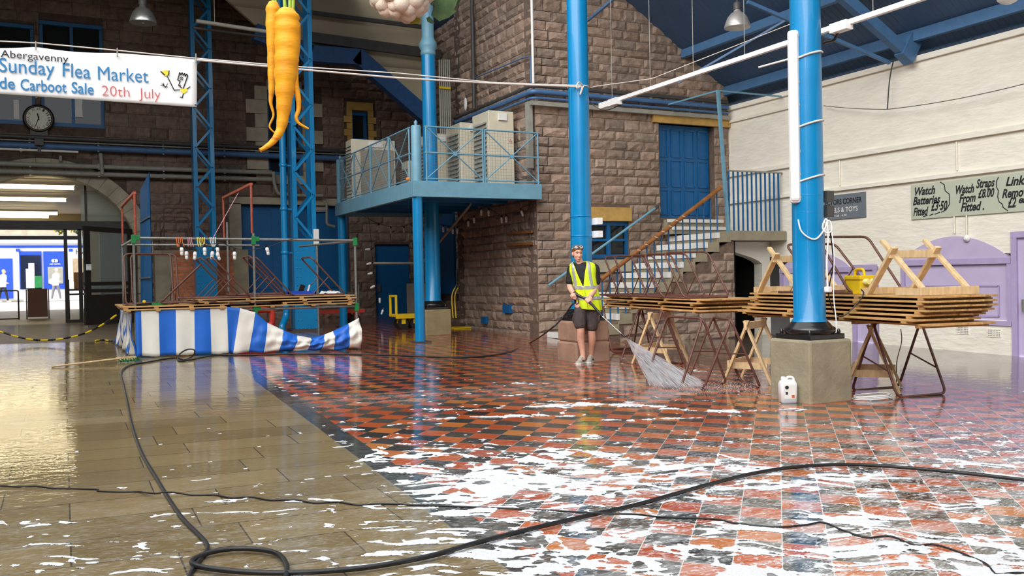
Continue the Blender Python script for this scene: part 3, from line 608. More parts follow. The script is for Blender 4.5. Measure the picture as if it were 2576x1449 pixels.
# ---------------- cast-iron columns ----------------
def column(label, x, y, ped_h, ped, mt, r0, r1, ztop, half=.3, collar=None, splits=False):
    z0 = fz(x, y); o = thing('column', label, 'column', (x, y, z0), 'round blue iron columns')
    b = MB(); 
    if splits: b.box((x-half, y-half, z0-.02), (x+half, y+half, z0+ped_h*.48)); b.box((x-half+.01, y-half+.01, z0+ped_h*.5), (x+half-.01, y+half-.01, z0+ped_h)); b.box((x-half+.03, y-half+.03, z0+ped_h*.4), (x+half-.03, y+half-.03, z0+ped_h*.6))
    else: b.box((x-half, y-half, z0-.02), (x+half, y+half, z0+ped_h))
    b.build('pedestal', mt, o, bevel=.025); zp = z0+ped_h; h2 = half*.84
    k = MB(); k.box((x-h2, y-h2, zp), (x+h2, y+h2, zp+.055)); k.build('base_plate', BLACK, o, bevel=.008)
    MB().lathe((x, y, zp+.055), [(r0*1.5, 0), (r0*1.62, .03), (r0*1.6, .06), (r0*1.35, .085), (r0*1.3, .1), (r0*1.12, .13)], 32).build('base_moulding', BLACK, o)
    for sx_ in (-1, 1):
        for sy_ in (-1, 1): MB().lathe((x+sx_*h2*.82, y+sy_*h2*.82, zp+.055), [(.02, 0), (.02, .03), (.008, .05)], 8).build('bolt', BLACK, o)
    zs = zp+.17
    pr_ = [(r0*1.14, 0), (r0*1.1, .025), (r0*1.0, .05), (r0, .9)]
    if collar: pr_ += [(r1, collar-zs)]
    else: pr_ += [(r1, ztop-zs)]
    MB().lathe((x, y, zs), pr_, 40).build('shaft', BLUE, o)
    if collar:
        MB().lathe((x, y, collar), [(r1, 0), (r1*1.12, .02), (r1*1.12, .07), (r1*1.02, .1), (r1*1.3, .18), (r1*1.3, .26), (r1*1.02, .34), (r1*.9, .4), (r1*.9, ztop-collar)], 36).build('capital', BLUE2, o)
    return o, z0
C1, _ = column('round blue iron column standing nearest, with a white light tube strapped to it', 7.2, 7.25, .66, .6, CONC, .168, .142, 9.2)
C2, _ = column('round blue iron column on pinkish stone blocks behind the man in the yellow vest', 7.2, 12.0, .62, .6, PINKST, .165, .15, 9.2, splits=True)
C3, _ = column('round blue iron column with moulded pale capital passing up through the balcony', 7.24, 18.4, .55, .6, mat('khaki_stone', rgb(150, 134, 98), .85, var=.15, scale=4, bump=.3), .168, .15, 9.2, collar=6.25)
for z in (2.0, 2.3):
    MB().tube([(7.2+.165*math.cos(t), 12+.165*math.sin(t), z) for t in np.linspace(0, 2*math.pi, 25)[:-1]], .009, 6, True).build('band', BLUE, C2)
for z in (2.2, 2.02): MB().tube([(7.2+.162*math.cos(t), 7.25+.162*math.sin(t), z) for t in np.linspace(0, 2*math.pi, 25)[:-1]], .007, 6, True).build('band', BLUE, C1)
for z in (2.02, 2.22):
    MB().box((7.33, 11.72, z-.05), (7.42, 11.9, z+.05)).build('meter_box', WHITEP, C2, label='small white socket box')
for z in (2.19, 2.03): MB().box((7.33, 7.1, z-.06), (7.43, 7.22, z+.06)).build('junction_box', DGREY, C1)
# ---------------- riveted lattice stanchions ----------------
def lattice(label, x0, x1, y, zpl, ztop, dep=.45):
    z0 = fz((x0+x1)/2, y); o = thing('lattice_column', label, 'column', ((x0+x1)/2, y+dep/2, z0), 'riveted lattice columns')
    b = MB(); b.box((x0, y, z0+.05), (x1, y+dep, zpl)); b.build('box_base', BLUE, o, bevel=.004)
    f = MB(); f.box((x0-.08, y-.08, z0-.01), (x1+.08, y+dep+.08, z0+.05)); f.build('foot_plate', DGREY, o)
    for xx in (x0, x1-.1):
        MB().box((xx, y, zpl), (xx+.1, y+.02, ztop)).build('upright', BLUE, o); MB().box((xx, y+dep-.02, zpl), (xx+.1, y+dep, ztop)).build('upright', BLUE, o)
        MB().box((xx if xx == x0 else x1-.02, y+.02, zpl), (xx+.02 if xx == x0 else x1, y+dep-.02, ztop)).build('web', BLUE, o)
    h = (x1-x0)*.98; k = 0; z = zpl; rv = MB(); xa, xb = x0+.05, x1-.05
    while z+h < ztop and k < 40:
        p, q = ((xa, z), (xb, z+h)) if k % 2 else ((xb, z), (xa, z+h))
        MB().bar((p[0], y-.012, p[1]), (q[0], y-.012, q[1]), .055, .014, (0, -1, 0)).build('lacing_bar', BLUE, o)
        MB().bar((p[0], y+dep-.0, p[1]), (q[0], y+dep-.0, q[1]), .055, .014, (0, -1, 0)).build('lacing_bar', BLUE, o)
        rv.ball((p[0], y-.022, p[1]), .016, 8, 5); z += h; k += 1
    zz = z0+.25
    while zz < zpl-.05:
        for xx in (x0+.06, x0+.14, x1-.06): rv.ball((xx, y, zz), .016, 8, 5)
        zz += .2
    for i in range(6): rv.ball((x0+.05+i*(x1-x0-.1)/5, y-.04, z0+.055), .018, 8, 5)
    rv.build('rivets', BLUE, o, kind='stuff'); return o
lattice('blue lattice column nearer the balcony with a downpipe beside it', 4.72, 5.25, 20.6, 2.33, 9.3)
lattice('blue lattice column farther back by the banner end', 3.1, 3.63, 24.7, 2.33, 9.3)
dpp = thing('downpipe', 'light blue round rainwater pipe clipped beside the lattice column', 'pipe', (4.55, 20.75, .25))
zb = fz(4.5, 20.7); MB().tube(fillet([(4.4, 20.55, zb+.02), (4.4, 20.55, zb+.12), (4.55, 20.75, zb+.35), (4.55, 20.75, 9.3)], .1), .075, 12).build('pipe', BLUE, dpp)
for z in (1.0, 2.0, 3.0, 4.0, 5.0, 6.0, 7.0): MB().lathe((4.55, 20.75, z), [(.076, 0), (.092, .01), (.092, .07), (.076, .08)], 14).build('socket_collar', BLUE, dpp); MB().box((4.6, 20.72, z+.02), (4.74, 20.78, z+.05)).build('bracket', BLUE, dpp)
# ---------------- balcony with its cage rail ----------------
bx, by0, by1, zb0, zb1, zr = 6.06, YF-.28, 21.9, 2.97, 3.28, 4.34
ba = thing('balcony', 'pale blue steel balcony on round blue posts, with mesh railing, carrying cream air units', 'balcony', (7.4, 19, fz(7, 17)))
MB().box((bx, by0, zb0), (XB-.03, by0+.1, zb1)).build('edge_beam', BLUE2, ba, bevel=.005); MB().box((bx, by0+.1, zb0), (bx+.1, by1, zb1)).build('edge_beam', BLUE2, ba, bevel=.005)
MB().box((bx+.1, by1-.1, zb0), (XB-.03, by1, zb1)).build('edge_beam', BLUE2, ba)
dk = MB(); dk.box((bx+.1, by0+.1, zb1-.1), (XB-.03, by1-.1, zb1-.02)); dk.build('deck', BLUED, ba)
for i in range(1, 7): y = by0+(by1-by0)*i/7; MB().box((bx+.1, y-.04, zb0+.04), (XB-.05, y+.04, zb1-.1)).build('joist', BLUED, ba)
for (px, py, nm) in ((bx+.12, by0+.12, 'a'), (bx+.12, by1-.12, 'b')):
    zf_ = fz(px, py); MB().lathe((px, py, zf_), [(.1, .02), (.1, zb0-zf_)], 28).build('post', BLUE, ba); MB().box((px-.17, py-.17, zf_-.005), (px+.17, py+.17, zf_+.02)).build('foot_plate', DGREY, ba)
    MB().lathe((px, py, zb1), [(.1, 0), (.1, 1.05), (.085, 1.08), (.02, 1.09), (.035, 1.12), (.035, 1.15), (0.001, 1.19)], 28).build('newel', BLUE2, ba)
def rail_panel(p, q):
    p, q = V(p), V(q); L_ = (q-p).length; fr = MB(); z0, z1 = zb1+.05, zr; A, B = p.copy(), q.copy()
    def at(t, z): r = p.lerp(q, t); return V((r.x, r.y, z))
    for t in (0, 1): fr.tube([at(t, z0-.05), at(t, z1)], .018, 6)
    for z in (z0, (z0+z1)/2, z1): fr.tube([at(-.03, z), at(1.03, z)], .017 if z > z0 else .014, 6)
    fr.build('rail_frame', BLUE2, ba)
    d = MB(); d.tube([at(0, z0), at(1, z1)], .013, 6); d.tube([at(0, z1), at(1, z0)], .013, 6); d.build('cross_brace', BLUE2, ba)
    c = at(.5, (z0+z1)/2); n_ = (q-p).cross(V((0, 0, 1))).normalized(); MB().lathe(c-n_*.02, [(.045, 0), (.045, .04)], 12, 0, n_).build('boss', BLUE2, ba)
    ms = MB(); k = int(L_/.06)
    for i in range(1, k): ms.bar(at(i/k, z0)+n_*-.02, at(i/k, z1)+n_*-.02, .003, .003, n_)
    for i in range(1, 17): z = z0+(z1-z0)*i/17; ms.bar(at(0, z)+n_*-.02, at(1, z)+n_*-.02, .003, .003, n_)
    ms.build('wire_mesh', GALV, ba)
x_ = bx+.3; xm = (x_+XB-.08)/2; rail_panel((x_, by0+.05, 0), (xm-.02, by0+.05, 0)); rail_panel((xm+.02, by0+.05, 0), (XB-.08, by0+.05, 0))
for i in range(4): a = by0+.3+(by1-by0-.6)*i/4; b = by0+.3+(by1-by0-.6)*(i+1)/4; rail_panel((bx+.05, a+.02, 0), (bx+.05, b-.02, 0))
MB().ball((bx+.02, by0+.33, zb1+.06), (.05, .03, .04), 8, 6).build('rope_knot', mat('orange_rope', rgb(214, 130, 60), .7), ba, label='orange rope knot')
tag(MB().tube(fillet([ony(940, 662, 21), ony(1062, 662, 21), ony(1180, 520, 18.6), ony(1188, 505, 18.6)], .1), .03, 8).build('pipe', GREYP), 'pale pipe running under the balcony deck', 'pipe')
# air units standing on the balcony
def ac_unit(label, c, sx_, sy_, h, face, fan=2):
    x, y = c; z = zb1-.02; o = thing('air_conditioning_unit', label, 'air conditioner', (x, y, z), 'cream air units on the balcony')
    MB().box((x-sx_/2, y-sy_/2, z+.04), (x+sx_/2, y+sy_/2, z+h)).build('casing', ACCREAM, o, bevel=.015)
    for s in (-1, 1): MB().box((x-sx_/2, y+s*sy_*.3-.04, z), (x+sx_/2, y+s*sy_*.3+.04, z+.04)).build('foot', DGREY, o)
    if face == 'x':   # louvres on the side facing -x, fan panel on -y
        for i in range(14): zz = z+.15+i*(h-.3)/14; MB().prism([(x-sx_/2-.001, y-sy_*.38, zz), (x-sx_/2-.05, y-sy_*.38, zz-.03), (x-sx_/2-.001, y-sy_*.38, zz+.03)], (0, sy_*.76, 0)).build('louvre', GREYP, o)
    else:
        g = MB(); g.box((x-sx_*.3, y-sy_/2-.03, z+.15), (x+sx_*.45, y-sy_/2, z+h*.84)); g.build('grille_panel', mat('grey_grille', rgb(150, 142, 126), .6), o, label='grey grille panel')
        for i in range(16): zz = z+.1+i*(h-.2)/16; MB().box((x-sx_/2-.012, y-sy_*.4, zz), (x-sx_/2, y+sy_*.4, zz+.02)).build('louvre', DGREY, o)
    MB().box((x-sx_*.12, y-sy_/2-.034, z+h*.88), (x+sx_*.2, y-sy_/2-.0, z+h*.97)).build('label', WHITEPAINT, o)
    k = MB(); cx, cz = x+sx_*.33, z+h*.62
    for a in (90, 210, 330):
        d = V((math.cos(math.radians(a)), 0, math.sin(math.radians(a)))); e = V((-d.z, 0, d.x)); c0 = V((cx, y-sy_/2-.036, cz)); k.add([c0, c0+d*.025+e*.014, c0+d*.05, c0+d*.025-e*.014], [(0, 1, 2, 3)])
    k.build('emblem', INKRED, o); return o
ac_unit('cream air unit with grey grille at the far left end of the balcony', (6.78, 21.2), 1.1, .5, 1.5, 'y')
ac_unit('low cream air unit beside the grilled one, behind the long side railing', (7.9, 20.9), .7, .5, 1.0, 'x')
ac_unit('lowest and leftmost of the three upright cream air units behind the front railing', (8.0, 20.0), .62, .95, 1.5, 'x')
ac_unit('middle cream air unit of the three by the stone wall on the balcony', (8.35, 19.0), .62, .85, 1.62, 'x')
ac_unit('tallest and nearest cream air unit by the stone wall on the balcony', (8.46, 17.75), .6, .85, 1.68, 'x')
# roof steel
pu = MB(); pu.bar((12.75, -4, 6.38), (12.75, YF, 6.38), .12, .18); tag(pu.build('roof_purlin', BLUESTEEL), 'upper blue roof beam running along the boarded ceiling', 'beam')
pu = MB(); pu.bar((13.95, -4, 5.62), (13.95, YF, 5.62), .12, .2); tag(pu.build('eaves_beam', BLUESTEEL), 'blue beam along the eaves just above the white wall top', 'beam')
tr = thing('roof_truss', 'blue roof truss springing from the white wall top beside the right column', 'truss', (13.6, 11.4, 5.2))
a, b = V((13.85, 11.45, 5.3)), V((8.2, 11.5, 8.4)); MB().bar(a, b, .14, .2).build('rafter', BLUESTEEL, tr); c = onx(1900, 12, 11.6); MB().bar(onx(2238, 158, 13.75), ony(1880, 5, 12.2), .06, .06).build('strut', BLUESTEEL, tr)
MB().bar((13.75, 11.45, 5.2), (14.1, 11.45, 5.75), .2, .3).build('bracket', BLUESTEEL, tr)
tb = MB(); tb.bar(ony(1478, 52, 16.2), ony(1545, -4, 14), .05, .05); tag(tb.build('tie_bar', BLUESTEEL), 'thin blue tie bar on the stone wall beside the middle column top', 'bar')
tb = MB(); tb.bar(onx(1706, 208, 10.9), onx(2030, 20, 12.4), .035, .035); tag(tb.build('tie_rod', BLUESTEEL), 'thin blue rod slanting up from the stone wall behind the white light bar', 'bar')
hb = thing('canopy_beam', 'dark blue riveted hip beam under the cream gable panel', 'beam', (6.5, 23.4, 6))
for p, q in (((640, 70), (782, 122)), ((775, 124), (905, 134)), ((895, 128), (1075, 285))): MB().bar(ony(p[0], p[1]+12, 23.4), ony(q[0], q[1]+12, 23.4), .3, .42, (0, 0, 1)).build('beam', mat('dark_blue_steel', rgb(40, 82, 132), .5, var=.15), hb)
gu = MB(); gu.bar(ony(768, 92, 23.3), ony(1108, 138, 23.3), .12, .26); tag(gu.build('gutter', DGREY), 'black lower gutter across the cream gable panel', 'gutter')
gu = MB(); gu.bar(ony(768, 30, 23.3), ony(1062, 68, 23.3), .08, .1); tag(gu.build('gutter', DGREY), 'black upper gutter across the cream gable panel', 'gutter')
# ---------------- metal A-trestles, wooden trestles, stall boards (prototypes, then copies) ----------------
TL, TW = .88, .72
def loop(mb, ang, ydir=1):
    c, s = math.cos(ang), math.sin(ang)
    P = [V((-TW/2, 0, 0)), V((TW/2, 0, 0)), V((TW/2, TL*c, TL*s)), V((-TW/2, TL*c, TL*s))]
    mb.tube(fillet(P, .09, 5, True), .0155, 8, True); return mb
def make_trestle(name, ang):
    t = thing(name, 'x', 'trestle', (0, 0, 0))
    loop(MB(), 0).build('loop_frame', BROWNT, t); loop(MB(), ang).build('loop_frame', BROWNT, t)
    for sx_ in (-1, 1):
        x = sx_*TW/2; c, s = math.cos(ang), math.sin(ang); MB().tube([(x, TL*.48*c, TL*.48*s), (x, TL*.66 if ang > .7 else TL*.5, 0)], .009, 6).build('brace', BROWNT, t)
    return t
TP = {}
def trestle(o, xd, yd, ang, label, group):
    """o hinge middle, xd along the hinge, yd away from the hinge along the first loop"""
    k = round(ang, 2); M = frame(o, xd, yd)
    if k not in TP: TP[k] = t = make_trestle('metal_trestle', ang); place(t, M); return tag(t, label, None, group)
    return dup(TP[k], M, label, group)
ST = math.radians(46)
def standing(p1, p2, label, group, flip=1, h=.79):
    p1, p2 = V(p1), V(p2); x = (p2-p1); x.z = 0; x.normalize(); n = V((-x.y, x.x, 0))*flip; c = (p1+p2)/2+n*(TL*math.sin(ST/2)); c.z = min(p1.z, p2.z)+.0145+TL*math.cos(ST/2)
    d = V((n.x*-math.sin(ST/2), n.y*-math.sin(ST/2), -math.cos(ST/2)))
    return trestle(c, x*flip*-1 if False else x, d, ST if x.cross(d).dot(n) > 0 else -ST, label, group)
def make_board(L_, W, name='stall_board'):
    b = thing(name, 'x', 'board', (0, 0, 0)); n = max(3, int(W/.15))
    d = MB(); rr = random.Random(int(L_*100+W*10))
    for i in range(n):
        x0, x1 = W*i/n+.002, W*(i+1)/n-.002; e = rr.uniform(-.012, .012); t = rr.uniform(.75, 1.1)
        d.box((x0, e, .024), (x1, L_+rr.uniform(-.012, .012), .044), 0, (t, t*rr.uniform(.93, 1), t*rr.uniform(.86, 1), 1))
    d.build('deck', WOOD, b, tint=True, bevel=.002)
    for f in (.03, .33, .66, .94): q = MB(); t = rr.uniform(.7, .95); q.box((0, L_*f, 0), (W, L_*f+.07, .024), 0, (t, t*.93, t*.85, 1)); q.build('batten', WOOD, b, tint=True)
    return b
BP = {}
def board(o, xd, yd, L_, W, label, group):
    k = (L_, W); M = frame(o, xd, yd)
    if k not in BP: BP[k] = t = make_board(L_, W); place(t, M); return tag(t, label, None, group)
    return dup(BP[k], M, label, group)
def make_wtrestle():
    t = thing('wooden_trestle', 'x', 'trestle', (0, 0, 0)); h, w, sp = .78, .78, .3
    for x in (-w/2+.05, w/2-.05):
        MB().bar((x-.014, sp, 0), (x-.014, -.03, h), .03, .065, (1, 0, 0)).build('leg', WOODP, t, bevel=.003); MB().bar((x+.016, -sp, 0), (x+.016, .03, h), .03, .065, (1, 0, 0)).build('leg', WOODP, t, bevel=.003)
        MB().bar((x+.045, -sp*.78, .22), (x+.045, sp*.78, .22), .025, .08, (0, 0, 1)).build('cross_rail', WOODP, t)
    MB().box((-w/2, -.02, h-.11), (w/2, .02, h-.02)).build('top_rail', WOODP, t, bevel=.003); MB().bar((-w/2, sp*.75, .24), (w/2, sp*.75, .24), .022, .09, (0, 0, 1)).build('low_rail', WOODP, t)
    return t
WT = None
def wtrestle(o, xd, yd, label, group, up=None):
    global WT; M = frame(o, xd, yd)
    if WT is None: WT = t = make_wtrestle(); place(t, M); return tag(t, label, None, group)
    return dup(WT, M, label, group)
# ---------------- the stall on the left ----------------
YS, YK = 15.35, 18.0
zS = lambda x, y=YS: fz(x, y)
sf = thing('market_stall', 'galvanised tube market stall frame with green corner clamps', 'stall', (2.8, 16.6, zS(2.8)))
xL, xM, xR = 1.0, 2.85, 4.59
def tb_(p, q, nm='rail', r=.021, m_=GALV): return MB().tube([V(p), V(q)], r, 10).build(nm, m_, sf)
for x, y in ((xL, YS), (xR, YS), (xL-.02, YK), (xR, YK)): tb_((x, y, zS(x, y)), (x, y, 2.13), 'post')
tb_((xM, YS, .9), (xM, YS, 2.2), 'post'); tb_((xM, YK, zS(xM, YK)), (xM, YK, 2.55), 'post')
tb_((xL, YS, 2.12), (xR, YS, 2.08)); tb_((xL, YK, 2.12), (xM+.6, YK, 2.1)); tb_((xL, YS, 2.1), (xL-.02, YK, 2.1)); tb_((xR, YS, 2.07), (xR-.35, YK, 2.08)); tb_((xL, YS, .93), (xR, YS, .93)); tb_((xL, YK, .93), (xR, YK, .93)); tb_((xL, YS, .92), (xL, YK, .92)); tb_((xR, YS, .92), (xR, YK, .92))
for x, z in ((xL, 2.12), (xM, 2.1), (xR, 2.08), (xM, .94), (xR, .93)): c = MB(); c.box((x-.035, YS-.04, z-.09), (x+.035, YS+.035, z+.05)); c.box((x-.02, YS-.035, z-.035), (x+.09 if x < 4 else x+.03, YS+.03, z+.04)); c.build('clamp', GREENC, sf, bevel=.006)
for (x, za, zb_, nm) in ((xL+.03, 2.12, 2.81, 'red oxide hoop frame rising over the left end of the stall'), (xM-.02, 2.2, 3.0, 'taller red oxide hoop frame rising over the middle of the stall')):
    h_ = thing('hoop_frame', nm, 'frame', (x, 16.6, za), 'red hoops over the stall'); MB().tube([(x, YS, za), (x, YS, zb_)], .02, 8).build('upright', REDT, h_); MB().tube([(x-.04, YK, za+.03), (x-.04, YK, zb_)], .02, 8).build('upright', REDT, h_); MB().bar((x, YS-.02, zb_+.02), (x-.04, YK+.02, zb_+.02), .045, .04).build('top_bar', REDT, h_)
tag(MB().tube([V((xM-.02, 16.5, 3.0)), V((2.22, 15.4, 2.14))], .006, 5).build('pink_string', mat('pink_string', rgb(206, 150, 160), .7)), 'pink string tied from the middle red hoop to the stall rail', 'string')
# boards on the stall
for i, (x0, y0, w_, L_, nm) in enumerate([(.84, 15.26, 2.3, 1.55, 'lowest wide board at the left end of the stall'), (.8, 15.3, 2.3, 1.6, 'upper wide board at the left end of the stall, under the looped trestles')]):
    board((x0+L_, y0, .952+i*.045), (0, 1, 0), (-1, 0, 0), L_, w_, nm, 'boards on the stall')
for i, (x0, L_, nm) in enumerate([(2.45, 2.1, 'lowest board of the right-hand pile on the stall'), (3.3, 1.25, 'short second board of the right-hand pile on the stall'), (1.95, 2.62, 'third board of the right-hand pile on the stall'), (1.85, 2.7, 'top board of the right-hand pile, under the slanted trestles on the stall')]):
    board((x0+L_, 15.29+.02*(i % 2), .952+i*.045 if i < 2 else .952+i*.045), (0, 1, 0), (-1, 0, 0), L_, 1.15, nm, 'boards on the stall')
zt1 = 1.041+.014; zt2 = 1.132+.014
G = 'brown tube trestles piled on the stall'; A48 = math.radians(48)
trestle((1.25, 15.75, zt1), (1, 0, 0), (0, 1, 0), math.radians(72), 'brown trestle with upright loop, nearer of two at the stall left end', G)
trestle((1.38, 16.2, zt1+.0), (1, 0, 0), (0, 1, 0), math.radians(72), 'brown trestle with upright loop, farther of two at the stall left end', G)
trestle((1.42, 15.75, zt1+.03), (-.12, -1, 0), (1, -.12, 0), math.radians(44), 'brown trestle tilted up to the right on the stall by the lattice column', G)
for x, y, nm in ((2.62, 15.85, 'left of two slanted brown trestles in front of the bricks on the stall'), (2.75, 15.55, 'right of two slanted brown trestles in front of the bricks on the stall'), (3.42, 15.95, 'low slanted brown trestle just behind the stall middle post'), (3.5, 15.8, 'slanted brown trestle by the downpipe on the stall'), (4.42, 15.8, 'slanted brown trestle at the right end of the stall, by the white cloth')):
    trestle((x, y, zt2+(.03 if x == 3.42 else 0)), (0, 1, 0), (-1, 0, 0), A48, nm, G)
cl = MB(); gx, gy = 8, 6; cv = [(4.02+.36*i/gx, 15.45+.3*j/gy, zt2-.01+.05+.03*math.sin(i*1.3)*math.cos(j*1.1)-.04*(i in (0, gx) or j in (0, gy))) for j in range(gy+1) for i in range(gx+1)]
cl.add(cv, [(j*(gx+1)+i, j*(gx+1)+i+1, (j+1)*(gx+1)+i+1, (j+1)*(gx+1)+i) for j in range(gy) for i in range(gx)], True); tag(cl.build('cloth', WHITEPAINT), 'crumpled white cloth on the boards at the right end of the stall', 'cloth')
ty = thing('tray', 'shallow blue tray holding black and white oddments on the stall boards', 'tray', (3.75, 16.3, zt2)); q = MB(); q.box((3.55, 16.0, zt2-.012), (4.05, 16.4, zt2+.0)); q.box((3.55, 16.0, zt2), (4.05, 16.02, zt2+.06)); q.box((3.55, 16.38, zt2), (4.05, 16.4, zt2+.06)); q.box((3.55, 16.0, zt2), (3.57, 16.4, zt2+.06)); q.box((4.03, 16.0, zt2), (4.05, 16.4, zt2+.06)); q.build('tray_body', STREETB, ty); 
tag(MB().bar((3.8, 16.2, zt2+.01), (3.86, 16.2, zt2+.17), .09, .05, (0, 1, 0)).build('box', BLACK), 'small black box leaning in the blue tray on the stall', 'box'); tag(MB().bar((3.92, 16.15, zt2+.01), (3.97, 16.15, zt2+.17), .025, .02, (0, 1, 0)).build('stick', WHITEP), 'short white stick in the blue tray on the stall', 'stick')
cp_ = thing('clamp_tool', 'clamp with black jaws and yellow tip lying at the stall left corner', 'tool', (1.2, 15.45, zt1)); MB().bar((1.0, 15.42, zt1+.0), (1.35, 15.5, zt1+.02), .05, .04).build('jaw', BLACK, cp_); MB().ball((1.14, 15.45, zt1+.05), .03, 8, 6).build('tip', YELLOWM, cp_); MB().box((1.25, 15.42, zt1-.008), (1.5, 15.5, zt1+.035)).build('handle', GREENC, cp_)
# coloured pegs and clips on the front rail, bulbs on strings
pcol = [('orange', rgb(230, 110, 40), 4), ('pink', rgb(230, 130, 150), 3), ('yellow', rgb(232, 214, 90), 5), ('white', rgb(236, 232, 220), 4)]
xx = 1.64
for nm, c, n_ in pcol:
    m_ = mat(nm+'_string', c, .7)
    for i in range(n_):
        x = xx+i*.028; p = MB(); p.tube([(x, YS-.026, 2.12), (x, YS-.03, 2.06), (x+r_.uniform(-.03, .03), YS-.035, 1.98)], .007, 5); p.tube([(x+math.cos(t)*.0, YS+math.cos(t)*.028, 2.1+math.sin(t)*.028) for t in np.linspace(0, 6.28, 9)], .008, 5)
        tag(p.build('string_tie', m_), f'{nm} string tie hanging from the stall front rail', 'tie', nm+' ties on the stall rail')
    xx += n_*.028+.06
BB = None
def bulb(p, tilt, label, group, parentless=True):
    global BB
    t = V(tilt).normalized(); M = frame(p, t.orthogonal(), t.cross(t.orthogonal())); 
    if BB is None:
        BB = b = thing('light_bulb', 'x', 'light bulb', (0, 0, 0)); MB().lathe((0, 0, -.05), [(.018, 0), (.02, .05)], 10).build('socket', BLACK, b); MB().lathe((0, 0, 0), [(.018, 0), (.03, .025), (.03, .07), (.024, .075), (.026, .08), (.026, .12), (.012, .135), (.001, .137)], 12).build('lamp', WHITEP, b)
        place(b, M); return tag(b, label, None, group)
    return dup(BB, M, label, group)
def festoon(name, pts, label, bulbs, group, blabel):
    tag(MB().tube(catmull(pts, 6), .006, 5).build(name, BLACK), label, 'cable')
    for p, t in bulbs: bulb(p, t, blabel, group)
P_ = lambda x, y, Y=YS-.06: ony(x, y, Y)
festoon('festoon_cable', [P_(448, 612), P_(470, 626), P_(490, 632), P_(515, 618), P_(543, 612), P_(560, 612), P_(590, 624), P_(620, 628), P_(670, 622), P_(720, 605), P_(748, 599)], 'black festoon cable draped along the stall front rail', [(P_(x, y), (dx, 0, -1)) for x, y, dx in ((457, 622, 0), (469, 632, 0), (491, 633, -.1), (515, 622, 0), (535, 632, -.15), (547, 622, 0), (546, 635, .3), (590, 633, 0), (671, 622, .2))], 'bulbs on the stall', 'white bulb hanging from the black festoon cable along the stall rail')
# striped skirt of the stall
TS = [((340, 778), (343, 902)), ((355, 779), (358, 902)), ((399, 777), (402, 900)), ((442, 775), (443, 898)), ((489, 775), (490, 897)), ((529, 774), (532, 895)), ((571, 772), (574, 893)), ((604, 775), (586, 892)), ((642, 786), (626, 890)), ((673, 812), (663, 888)), ((713, 830), (700, 885)), ((748, 844), (737, 884)), ((783, 850), (772, 882)), ((816, 841), (806, 880)), ((838, 833), (839, 879)), ((876, 814), (877, 878)), ((903, 799), (907, 874))]
tp = thing('stall_skirt', 'blue and white striped tarpaulin skirt round the stall front, sagging at its right end', 'tarpaulin', (2.8, YS-.06, zS(2.8)))
sk_ = MB(); NR = 14; SUB = 5; cols = []
for i in range(len(TS)-1):
    for s in range(SUB+(1 if i == len(TS)-2 else 0)):
        f = s/SUB; a = V(TS[i][0]+(0,)).lerp(V(TS[i+1][0]+(0,)), f); b = V(TS[i][1]+(0,)).lerp(V(TS[i+1][1]+(0,)), f); cols.append((a, b, i))
vsx = []
for ci, (a, b, i) in enumerate(cols):
    top, bo = ony(a.x, a.y, YS-.06), ony(b.x, b.y, YS-.1); bo.z = zS(bo.x)+.012+.02*abs(math.sin(ci*.35)); droop = max(0, min(1, (a.x-600)/150))
    for j in range(NR+1):
        t = j/NR; p = top.lerp(bo, t); bulge = .02*math.sin(ci*.9)*t+droop*(.10*math.sin(math.pi*t)+.03*math.sin(ci*1.7+t*7)*math.sin(math.pi*t)+.02*math.sin(t*16+ci*.5))
        vsx.append(p-V((0, bulge+.02*t, 0)))
for ci in range(len(cols)-1):
    i = cols[ci][2]
    sk_.add([vsx[k] for k in [ci*(NR+1)+j for j in range(NR+1)]+[(ci+1)*(NR+1)+j for j in range(NR+1)]], [(j, j+1, NR+2+j, NR+1+j) for j in range(NR)], True, 0 if i % 2 == 0 else 1)
o = sk_.build('front_panel', [TARPB, TARPW], tp, fix=True); o.modifiers.new('thickness', 'SOLIDIFY').thickness = .004
sd_ = MB(); NC = 44
for c in range(NC):
    for (k0, k1) in ((c/NC, (c+1)/NC),):
        col = [[], []]
        for q, k in enumerate((k0, k1)):
            for j in range(NR+1):
                t = j/NR; y = YS-.02+(YK+.5-YS)*k; top_, bot_ = .93, zS(xL, y)+.02; amp = .05*t; x = xL-.05-.09*t*k-amp*math.sin(k*31+1.5*math.sin(t*5+k*9)); col[q].append(V((x, y+.08*t*math.sin(t*6+k*20), top_+(bot_-top_)*t)))
        sd_.add(col[0]+col[1], [(j, NR+1+j, NR+2+j, j+1) for j in range(NR)], True, 0 if (c % 3 == 0 or c > NC-5) else 1)
o = sd_.build('side_panel', [TARPB, TARPW], tp, fix=True); o.modifiers.new('thickness', 'SOLIDIFY').thickness = .004
